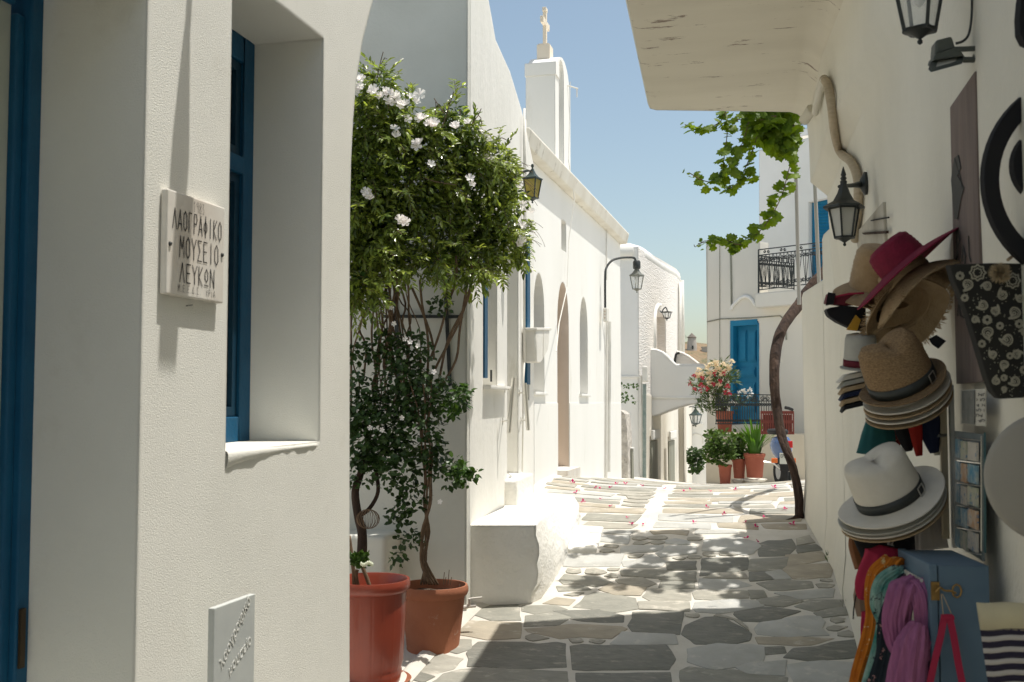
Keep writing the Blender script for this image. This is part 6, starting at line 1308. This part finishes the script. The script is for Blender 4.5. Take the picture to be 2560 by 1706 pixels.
tote_ = cloth('black_tote', 'black cloth bag with small white printed marks under the white fedora', 'bag', [(2200, 1272, 3.05), (2205, 1320, 3.05), (2222, 1385, 3.05), (2230, 1430, 3.05)], [62, 70, 58, 52], m_blk, flutes=3, amp=.04, flat=.35)
m_prw = M('print_white', (.6, .6, .58), rough=.7)
for k, (x, y) in enumerate(((2138, 1335), (2148, 1343), (2158, 1350), (2218, 1358), (2226, 1360))): mb = MB(); mb.prism([pd(x + a, y + b, 2.985) for a, b in ((0, 0), (8, -5), (6, 2), (10, 6), (2, 5))], cv(0, 0, .002)); mb.build('printed_mark', m_prw, tote_)
cloth('leather_strap', 'brown leather bag strap at the left edge below the white hats', 'strap', [(2136, 1335, 3.1), (2134, 1365, 3.1), (2150, 1420, 3.1)], [8, 11, 12], M('brown_leather', (.22, .09, .035), rough=.5), flutes=2, amp=.05)
cloth('light_shirt', 'pale grey shirt hanging between the rack post and the black bag', 'shirt', [(2318, 1245, 3.15), (2316, 1300, 3.15), (2322, 1372, 3.15)], [26, 34, 40], m_lgc, flutes=4, amp=.08, flat=.4)
cloth('pink_hood', 'round pink cloth bundle on top of the scarves', 'scarf', [(2222, 1368, 2.95), (2212, 1400, 2.95), (2170, 1460, 2.95), (2160, 1500, 2.95)], [22, 50, 30, 12], m_pk, flutes=3, amp=.06)
cloth('taupe_cloth', 'taupe cloth flap hanging left of the orange scarf', 'cloth', [(2160, 1435, 3.0), (2152, 1490, 3.0), (2156, 1540, 3.0)], [10, 16, 12], m_tanc, flutes=2, amp=.06)
mb = MB(); mb.tube(smoothpath([pd(2150, 1440, 2.98), pd(2136, 1510, 2.98), pd(2133, 1548, 2.98)], 4), .002, 5); tag(mb.build('tie_cord', m_blk), 'thin dark cord dangling left of the taupe cloth', 'cord')
cloth('pink_cloth', 'bright pink cloth strip low beside the orange scarf', 'cloth', [(2172, 1530, 2.95), (2170, 1570, 2.95), (2168, 1640, 2.95)], [16, 17, 14], m_pk, flutes=3, amp=.1)
cloth('red_scarf', 'red scarf with pale flowers tucked behind the orange scarf', 'scarf', [(2205, 1435, 2.9), (2222, 1422, 2.9), (2250, 1425, 2.9)], [12, 20, 16], m_rdsc, flutes=4, amp=.1)
cloth('orange_scarf', 'orange scarf with fine yellow print, leftmost of the long scarves', 'scarf', [(2262, 1405, 2.86), (2225, 1405, 2.84), (2190, 1430, 2.84), (2178, 1480, 2.84), (2182, 1540, 2.84), (2172, 1600, 2.84), (2148, 1680, 2.84), (2135, 1740, 2.84)], [12, 16, 14, 12, 14, 16, 15, 14], m_orsc, flutes=5, amp=.16)
cloth('teal_scarf', 'teal and white patterned scarf between the orange and mauve scarves', 'scarf', [(2300, 1440, 2.84), (2262, 1435, 2.82), (2218, 1460, 2.82), (2208, 1510, 2.82), (2216, 1560, 2.82), (2200, 1640, 2.82), (2175, 1740, 2.82)], [14, 20, 22, 22, 18, 18, 20], m_tlsc, flutes=6, amp=.16)
cloth('floral_scarf', 'black scarf with pink flowers right behind the mauve scarf', 'scarf', [(2305, 1452, 2.8), (2262, 1458, 2.79), (2238, 1500, 2.79), (2222, 1560, 2.79), (2222, 1640, 2.79), (2200, 1740, 2.79)], [13, 18, 18, 20, 26, 34], m_flsc, flutes=5, amp=.14)
mv = thing('mauve_scarf', 'knotted mauve scarf draped in front of the blue cabinet', 'scarf', pd(2280, 1700, 2.6))
cloth('loop', None, None, [(2290, 1458, 2.7), (2255, 1485, 2.66), (2240, 1550, 2.66), (2252, 1610, 2.66), (2275, 1650, 2.64)], [26, 27, 25, 24, 20], m_purp, flutes=7, amp=.17, parent=mv)
cloth('loop', None, None, [(2290, 1462, 2.68), (2312, 1490, 2.65), (2320, 1560, 2.65), (2305, 1610, 2.63), (2280, 1650, 2.62)], [26, 26, 24, 26, 20], m_purp, flutes=7, amp=.17, parent=mv)
cloth('tail', None, None, [(2298, 1560, 2.62), (2280, 1620, 2.6), (2268, 1680, 2.6), (2262, 1760, 2.6)], [16, 32, 36, 40], m_purp, flutes=8, amp=.15, parent=mv, tw=1)
cloth('tail', None, None, [(2328, 1580, 2.64), (2318, 1650, 2.64), (2305, 1750, 2.64)], [12, 22, 26], m_purp, flutes=6, amp=.15, parent=mv)
# blue cabinet
cb = thing('blue_cabinet', 'pale blue wooden wall cabinet with slatted front and brass hook', 'cabinet', pd(2400, 1706, 2.5)); m_cb = M('cabinet_blue', (.105, .165, .225), (.09, .145, .20), scale=5, rough=.55, bev=.004)
K = pd(2346, 1415, 2.62); dA = cv(1, 0, .0); 
e1 = pl(2474, 1413, (0, 2.35), (1, -.15))                            # side face runs right, front face runs away-left
ux_ = V((.23, -.03, 0)); uy_ = V((-.045, .42, 0)).normalized() * .36
ux_ = pz(2472, 1416, K.z) - K; ux_ = V((ux_.x, ux_.y, 0)); uy_ = pz(2265, 1375, K.z) - K; uy_ = V((uy_.x, uy_.y, 0))
hh_ = V((0, 0, -.75))
mb = MB(); mb.prism([K, K + ux_, K + ux_ + uy_, K + uy_], hh_); mb.build('carcass', m_cb, cb)
mb = MB(); n_f = V((-uy_.y, uy_.x, 0)).normalized(); n_f = n_f if n_f.x < 0 else -n_f
mb.prism([K + V((0, 0, .004)) + n_f * .002, K + uy_ + V((0, 0, .004)) + n_f * .002, K + uy_ + V((0, 0, .004)) + n_f * .022, K + V((0, 0, .004)) + n_f * .022], hh_); dl2 = mb.build('door', m_cb, cb, bevel=.003)
for k in range(13):
    a = K + uy_ * (.16 + .062 * k) + n_f * .024; mb = MB(); mb.prism([a + V((0, 0, -.04)), a + uy_ * .03 + V((0, 0, -.04)), a + uy_ * .03 + V((0, 0, -.22)), a + V((0, 0, -.22))], n_f * .006); mb.build('slat', m_hatw, dl2)
n_s = V((ux_.y, -ux_.x, 0)).normalized(); n_s = n_s if n_s.y < 0 else -n_s
br2 = M('brass', (.30, .19, .07), rough=.35, metal=.8)
def cs(x, y, o): r = ray(x, y); n = n_s; return C0 + r * (n.dot(K + n * o - C0) / n.dot(r))
hk = None; mb = MB(); mb.tube(smoothpath([cs(2340, 1480, .012), cs(2350, 1470, .016), cs(2362, 1477, .014), cs(2378, 1478, .014), cs(2390, 1484, .014)], 4), .0028, 8); hk = mb.build('hook', br2, cb, smooth='auto')
for q in ((2338, 1478), (2392, 1478)):
    mb = MB(); c_ = cs(*q, .003)
    if q[0] < 2350: mb.obox(c_, ux_.normalized() * .010, V((0, 0, .022)), n_s * .002)
    else:
        for k in range(9): a0 = k * 2 * pi / 8; a1 = a0 + 2 * pi / 8; mb.tube([c_ + ux_.normalized() * .011 * cos(a0) + V((0, 0, .016 * sin(a0))), c_ + ux_.normalized() * .011 * cos(a1) + V((0, 0, .016 * sin(a1)))], .0022, 6)
    mb.build('hook_plate', br2, cb, smooth='auto')
# pink bag straps on a string
pb = thing('pink_bag', 'pink bag hanging by its straps from the cabinet hook', 'bag', cs(2380, 1700, .05))
mb = MB(); mb.tube([cs(2353, 1485, .02), cs(2358, 1536, .03)], .0012, 4); mb.tube([cs(2356, 1485, .02), cs(2378, 1534, .03)], .0012, 4); mb.build('string', m_nat, pb)
def strap(P, w_):
    g = [[cs(x - w_, y, .03 + .004 * i), cs(x + w_, y, .034 + .004 * i)] for i, (x, y) in enumerate(P)]; mb = MB(); mb.sheet(g); return mb.build('strap', m_pk, pb, solid=.003)
strap([(2362, 1536), (2352, 1590), (2335, 1660), (2318, 1740)], 9); strap([(2372, 1536), (2384, 1590), (2396, 1660), (2412, 1740)], 9)
mb = MB(); mb.prism([cs(2352, 1537, .028), cs(2382, 1538, .028), cs(2384, 1548, .028), cs(2352, 1548, .028)], n_s * .008); mb.build('strap_top', m_pk, pb)
# striped tote
m_cot = M('cream_cotton', (.50, .45, .30), (.46, .41, .28), scale=20, rough=.9); m_str = M('dark_stripe', (.022, .018, .035), rough=.9); m_wst = M('white_stripe', (.42, .39, .36), rough=.9)
tb = thing('striped_tote', 'cream tote bag with white and dark horizontal stripes at the lower right corner', 'bag', pd(2500, 1706, 2.1))
def tot(x, y): return pd(x, y, 2.12 - .06 * sin((x - 2440) / 160))
ys2 = [(1507, 1575, m_cot, 'top_band')]; y = 1575
k = 0
while y < 1760: h_ = 16 if k % 2 == 0 else 13; ys2.append((y, y + h_, m_str if k % 2 == 0 else m_wst, 'stripe')); y += h_; k += 1
for a, b, mt, nm in ys2:
    def X0(yy): return 2441 + (yy - 1507) * .145
    g = [[tot(X0(yy) + (2600 - X0(yy)) * i / 8, yy - (6 * (i / 8) if nm == 'stripe' else (4 * sin(i) if yy == a and 0 else 0)) + 1.5 * sin(i * 1.3)) for i in range(9)] for yy in (a, (a + b) / 2, b)]
    mb = MB(); mb.sheet(g); mb.build(nm, mt, tb, smooth=True, solid=.004)
# post of the rack, light edge strips
t = thing('hat_rack', 'pale wooden hat rack post between the hats and the postcards', 'rack', pd(2375, 1390, 3.1))
for x0, x1, y0_, y1_, mt, nm in ((2349, 2371, 960, 1345, M('cream_wood', (.40, .35, .25), (.36, .31, .22), scale=8, rough=.8), 'board'), (2373, 2390, 962, 1368, M('grey_white_wood', (.42, .43, .41), rough=.7), 'post')):
    a, b = pd(x0, y0_, 3.12), pd(x1, y1_, 3.12); mb = MB(); mb.box((a.x, a.y, b.z), (b.x, a.y + .03, a.z)); mb.build(nm, mt, t, bevel=.002)
for (x, y) in ((2365, 1088), (2330, 1235), (2345, 1262)): mb = MB(); mb.tube([pd(x, y, 3.1), pd(x - 18, y + 2, 3.0)], .004, 6); mb.build('peg', m_iron, t)
# wooden signboard with carving
m_wood = M('weathered_grey_wood', (.20, .155, .135), (.145, .112, .10), scale=10, rough=.85, bump=.5, bscale=60, stretch=(3, 3, .25), stain=((.11, .105, .095), .58, .68, 9))
sb = thing('carved_signboard', 'tall weathered wooden board with carved figure and lettering on the right wall', 'sign', rw(2405, 960, .05))
XB = .48
def wbd(x, y): return pl(x, y, (XB, 3.3), (-.035, 1))
pts = [wbd(2373, 957), wbd(2437, 960), wbd(2437, 180), wbd(2375, 268)]
pts[1].z = pts[0].z = wbd(2405, 959).z; zt5 = (pts[2].z + pts[3].z) / 2; pts[2].z = pts[3].z = zt5; pts[1].x, pts[1].y = pts[2].x, pts[2].y; pts[0].x, pts[0].y = pts[3].x, pts[3].y
mb = MB(); mb.prism(pts, (.03, .001, 0)); bd = mb.build('board', m_wood, sb)
m_carv = M('carving_dark', (.07, .068, .062), rough=.9)
mb = MB(); q = [(2388, 395), (2398, 388), (2404, 420), (2396, 440), (2412, 470), (2404, 500), (2396, 548), (2388, 548), (2384, 500), (2380, 450), (2384, 420)]; mb.prism([wbd(x, y) + V((-.003, 0, 0)) for x, y in q], (.002, 0, 0)); mb.build('carved_figure', m_carv, bd)
mb = MB()
for P in ([(2388, 572), (2394, 580), (2396, 640), (2390, 660)], [(2396, 575), (2402, 600), (2396, 625)], [(2408, 655), (2410, 615), (2416, 640), (2415, 660)], [(2424, 590), (2426, 640), (2430, 655)], [(2400, 750), (2404, 790), (2412, 795)], [(2400, 745), (2397, 790)], [(2390, 398), (2403, 440), (2409, 470)]):
    mb.tube([wbd(x, y) + V((-.003, 0, 0)) for x, y in P], .0022, 4)
mb.build('carved_lettering', m_carv, bd)
mb = MB(); mb.tube([wbd(2446, 174) + V((.02, 0, 0)), wbd(2470, 175) + V((.05, 0, 0))], .003, 5); tag(mb.build('wall_nail', m_iron), 'long nail in the wall above the carved board', 'nail')
# big black ring letter sign
sg = thing('letter_sign', 'huge black round letter sign cut off by the right edge', 'sign', pd(2731, 720, 2.36))
def disc_px(cx, cy, r, n=56): return [pd(cx + r * cos(2 * pi * k / n), cy + r * sin(2 * pi * k / n), 2.36) for k in range(n)]
mb = MB(); mb.prism(disc_px(2731, 446, 270), cv(0, 0, .025), [disc_px(2712, 448, 213)]); mb.build('outer_ring', m_blk, sg, bevel=.003)
mb = MB(); mb.prism(disc_px(2633, 412, 99, 36), cv(0, 0, .025)); mb.build('inner_letter', m_blk, sg, bevel=.003)
mb = MB(); q = [(2600, -60), (2562, -40), (2553, 0), (2549, 45), (2551, 85), (2562, 108), (2600, 125)]; mb.prism([pd(x, y, 2.3) for x, y in q], cv(0, 0, .025)); tag(mb.build('letter_above', m_blk), 'black curved sign letter above the big ring at the top right corner', 'sign letter')
# paisley bag
m_pais = M('paisley_cloth', (.022, .021, .019), (.028, .027, .024), scale=10, rough=.9)
pg_ = thing('paisley_bag', 'black bag with cream paisley pattern hanging at the right edge', 'bag', pd(2480, 1000, 2.35))
OUT = [(2375, 662), (2480, 658), (2600, 660), (2600, 960), (2560, 995), (2500, 998), (2482, 980), (2468, 945), (2455, 900), (2440, 850), (2425, 800), (2405, 745), (2385, 700)]
dP = 2.4
mb = MB(); mb.prism([pd(x, y, dP) for x, y in OUT], cv(0, 0, .03)); bag = mb.build('cloth', m_pais, pg_, bevel=.012)
m_cream2 = M('cream_print', (.36, .34, .27), (.30, .28, .22), scale=40, rough=.9)
def inpoly(x, y): return inside((x, y), OUT)
mb = MB(); done = []
def pais(x, y, s, a, fl):
    SH = smoothpath([V((u, v, 0)) for u, v in ((0, -1), (.62, -.8), (.85, -.2), (.6, .35), (.2, .7), (-.4, 1.05), (-.12, .55), (-.5, .25), (-.75, -.25), (-.58, -.8), (0, -1))], 3)
    for k, th in ((.62, 1.9), (.42, 1.1), (.18, 1.6)):
        P = []
        for q_ in SH: X_ = fl * q_.x * s * k; Y_ = q_.y * s * k; P.append((x + X_ * cos(a) - Y_ * sin(a), y + X_ * sin(a) + Y_ * cos(a)))
        for p, q in zip(P, P[1:]):
            dx, dy_ = q[0] - p[0], q[1] - p[1]; l = sqrt(dx * dx + dy_ * dy_) or 1; nx, ny = -dy_ / l * th, dx / l * th
            mb.add([pd(p[0] + nx, p[1] + ny, dP - .0135), pd(q[0] + nx, q[1] + ny, dP - .0135), pd(q[0] - nx, q[1] - ny, dP - .0135), pd(p[0] - nx, p[1] - ny, dP - .0135)], [(0, 1, 2, 3)])
def flower(x, y, s):
    for r_, n, th in ((s, 24, 1.8), (s * .6, 16, 1.4)):
        P = [(x + r_ * (1 + .16 * cos(8 * 2 * pi * i / n)) * cos(2 * pi * i / n), y + r_ * (1 + .16 * cos(8 * 2 * pi * i / n)) * sin(2 * pi * i / n)) for i in range(n + 1)]
        for p, q in zip(P, P[1:]):
            dx, dy_ = q[0] - p[0], q[1] - p[1]; l = sqrt(dx * dx + dy_ * dy_) or 1; nx, ny = -dy_ / l * th, dx / l * th
            mb.add([pd(p[0] + nx, p[1] + ny, dP - .0135), pd(q[0] + nx, q[1] + ny, dP - .0135), pd(q[0] - nx, q[1] - ny, dP - .0135), pd(p[0] - nx, p[1] - ny, dP - .0135)], [(0, 1, 2, 3)])
for x, y, s, a, fl in ((2418, 715, 24, .3, 1), (2465, 715, 20, 1.8, -1), (2505, 735, 22, 2.6, 1), (2455, 765, 22, 1, 1), (2490, 775, 20, 3.8, -1), (2535, 785, 26, .5, 1), (2548, 745, 18, 2, 1), (2470, 835, 26, 0, -1), (2515, 850, 26, 1.4, 1), (2480, 885, 18, 2.2, 1), (2545, 885, 20, 4.2, 1), (2510, 915, 20, .4, -1), (2490, 950, 18, 3, 1), (2535, 955, 22, 1, 1), (2440, 800, 16, 5, 1), (2560, 830, 20, 2, -1), (2510, 975, 12, 0, 1)):
    if inpoly(x - 8, y): pais(x, y, s, a, fl); done.append((x, y, s))
for x, y, s in ((2444, 682, 18), (2532, 702, 17), (2412, 745, 8), (2500, 690, 8), (2468, 800, 10), (2500, 815, 8), (2548, 810, 9), (2455, 860, 8), (2525, 890, 7), (2560, 925, 9), (2510, 945, 7), (2400, 690, 9)):
    if inpoly(x, y): flower(x, y, s)
for _ in range(300):
    x, y = rl.uniform(2380, 2565), rl.uniform(668, 990)
    if inpoly(x - 4, y) and inpoly(x + 4, y + 3): s_ = rl.uniform(.8, 2); mb.add([pd(x - s_, y, dP - .0135), pd(x, y - s_, dP - .0135), pd(x + s_, y, dP - .0135), pd(x, y + s_, dP - .0135)], [(0, 1, 2, 3)])
mb.build('paisley_print', m_cream2, bag)['kind'] = 'stuff'
its = [(pd(2500, 683, 2.36), rnd() + cv(0, 0, -.3), rnd(), .026) for _ in range(420)]; po = leafset('pompom', its, T_NARROW, M('tan_wool', (.36, .28, .17), rough=1), pg_); po['kind'] = 'stuff'
mb = MB(); mb.tube([pd(2520, 650, 2.38), pd(2532, 640, 2.4), pd(2545, 600, 2.42)], .004, 6); mb.build('cord', m_nat, pg_)
# round tray
mb = MB(); c3 = pd(2640, 1196, 2.3); mb.lathe([(.001, 0), (.13, .004), (.138, .0), (.142, -.008), (.138, -.014), (.001, -.012)], c3, 64, ax=cv(-.25, -.05, -1)); 
tag(mb.build('round_disc', M('grey_disc', (.32, .30, .26), (.28, .26, .225), scale=3, rough=.6), smooth='auto'), 'big plain grey-brown disc cut off by the right edge below the paisley bag', 'disc')
# leaflet on the wall, postcard rack
def wq(x, y, o=0): return pl(x, y, (.47 - o, 3.0), (-.05, 1))
lf = thing('price_leaflet', 'white paper leaflet with grey photo pinned below the carved board', 'leaflet', wq(2435, 1063))
def wrect(nm, x0, y0, x1, y1, mt, par, o=0, th=.003):
    a, b, c, e = wq(x0, y1, o), wq(x1, y1, o), wq(x1, y0, o), wq(x0, y0, o); a.z = b.z = (a.z + b.z) / 2; c.z = e.z = (c.z + e.z) / 2; mb = MB(); mb.prism([a, b, c, e], (-th, 0, 0)); return mb.build(nm, mt, par)
ppr = M('paper', (.50, .48, .42), rough=.8); pg1 = wrect('sheet', 2404, 974, 2466, 1063, ppr, lf)
wrect('photo', 2405, 977, 2437, 1060, M('grey_photo', (.20, .205, .19), (.13, .135, .125), scale=25, rough=.6, stain=((.42, .38, .30), .6, .66, 40)), pg1, .005, .001)
m_ink = M('grey_ink', (.10, .10, .095), rough=.9)
mb = MB()
for r_ in range(6):
    for k in range(5):
        x = 2441 + k * 4.5; y = 984 + r_ * 13
        if (r_ * 3 + k * 7) % 5 == 0: continue
        a = wq(x, y, .0065); P = [wq(x + u, y + v, .0065) for u, v in (((0, 6), (0, 0), (3, 0)), ((0, 0), (3, 3), (0, 6)), ((0, 3), (3, 3), (3, 7)), ((1, 0), (1, 7)))[(r_ + k) % 4]]; mb.tube(P, .0011, 4)
mb.build('lettering', m_ink, pg1)
pr_ = thing('postcard_rack', 'grey wire rack full of colourful small cards on the right wall', 'postcard rack', wq(2430, 1378))
wrect('back_panel', 2392, 1082, 2462, 1380, M('rack_grey', (.16, .19, .19), (.13, .155, .16), scale=8, rough=.6), pr_, .0, .006)
cols = [M('card_' + n, c1, c2, scale=34, rough=.6, stain=((.06, .16, .28), .56, .62, 50)) for n, c1, c2 in (('a', (.46, .43, .37), (.42, .38, .32)), ('b', (.05, .20, .30), (.32, .36, .34)), ('c', (.45, .40, .32), (.30, .34, .24)), ('d', (.46, .42, .35), (.42, .22, .10)))]
for r_ in range(5):
    for k in range(3):
        x0 = (2393, 2406, 2424)[k]; x1 = (2406, 2423, 2448)[k]; y0_ = 1098 + r_ * 56 + (0, 6, 8)[k] ; ct = wrect('card', x0 + 1, y0_, x1 - 1, y0_ + 46, cols[1] if k == 0 else cols[(r_ + k * 2) % 4], pr_, .008 + k * .003, .006)
mb = MB()
for r_ in range(6): mb.tube([wq(2393, 1096 + r_ * 56, .02), wq(2452, 1102 + r_ * 57, .025)], .0016, 4)
mb.tube([wq(2453, 1090, .02), wq(2453, 1378, .02)], .002, 4); mb.build('wire', m_steel, pr_)
mb = MB(); mb.tube([wq(2462, 1082, -.0), wq(2463, 1382, -.0)], .003, 4); mb.build('edge_trim', M('teal_edge', (.05, .12, .13), rough=.5), pr_)
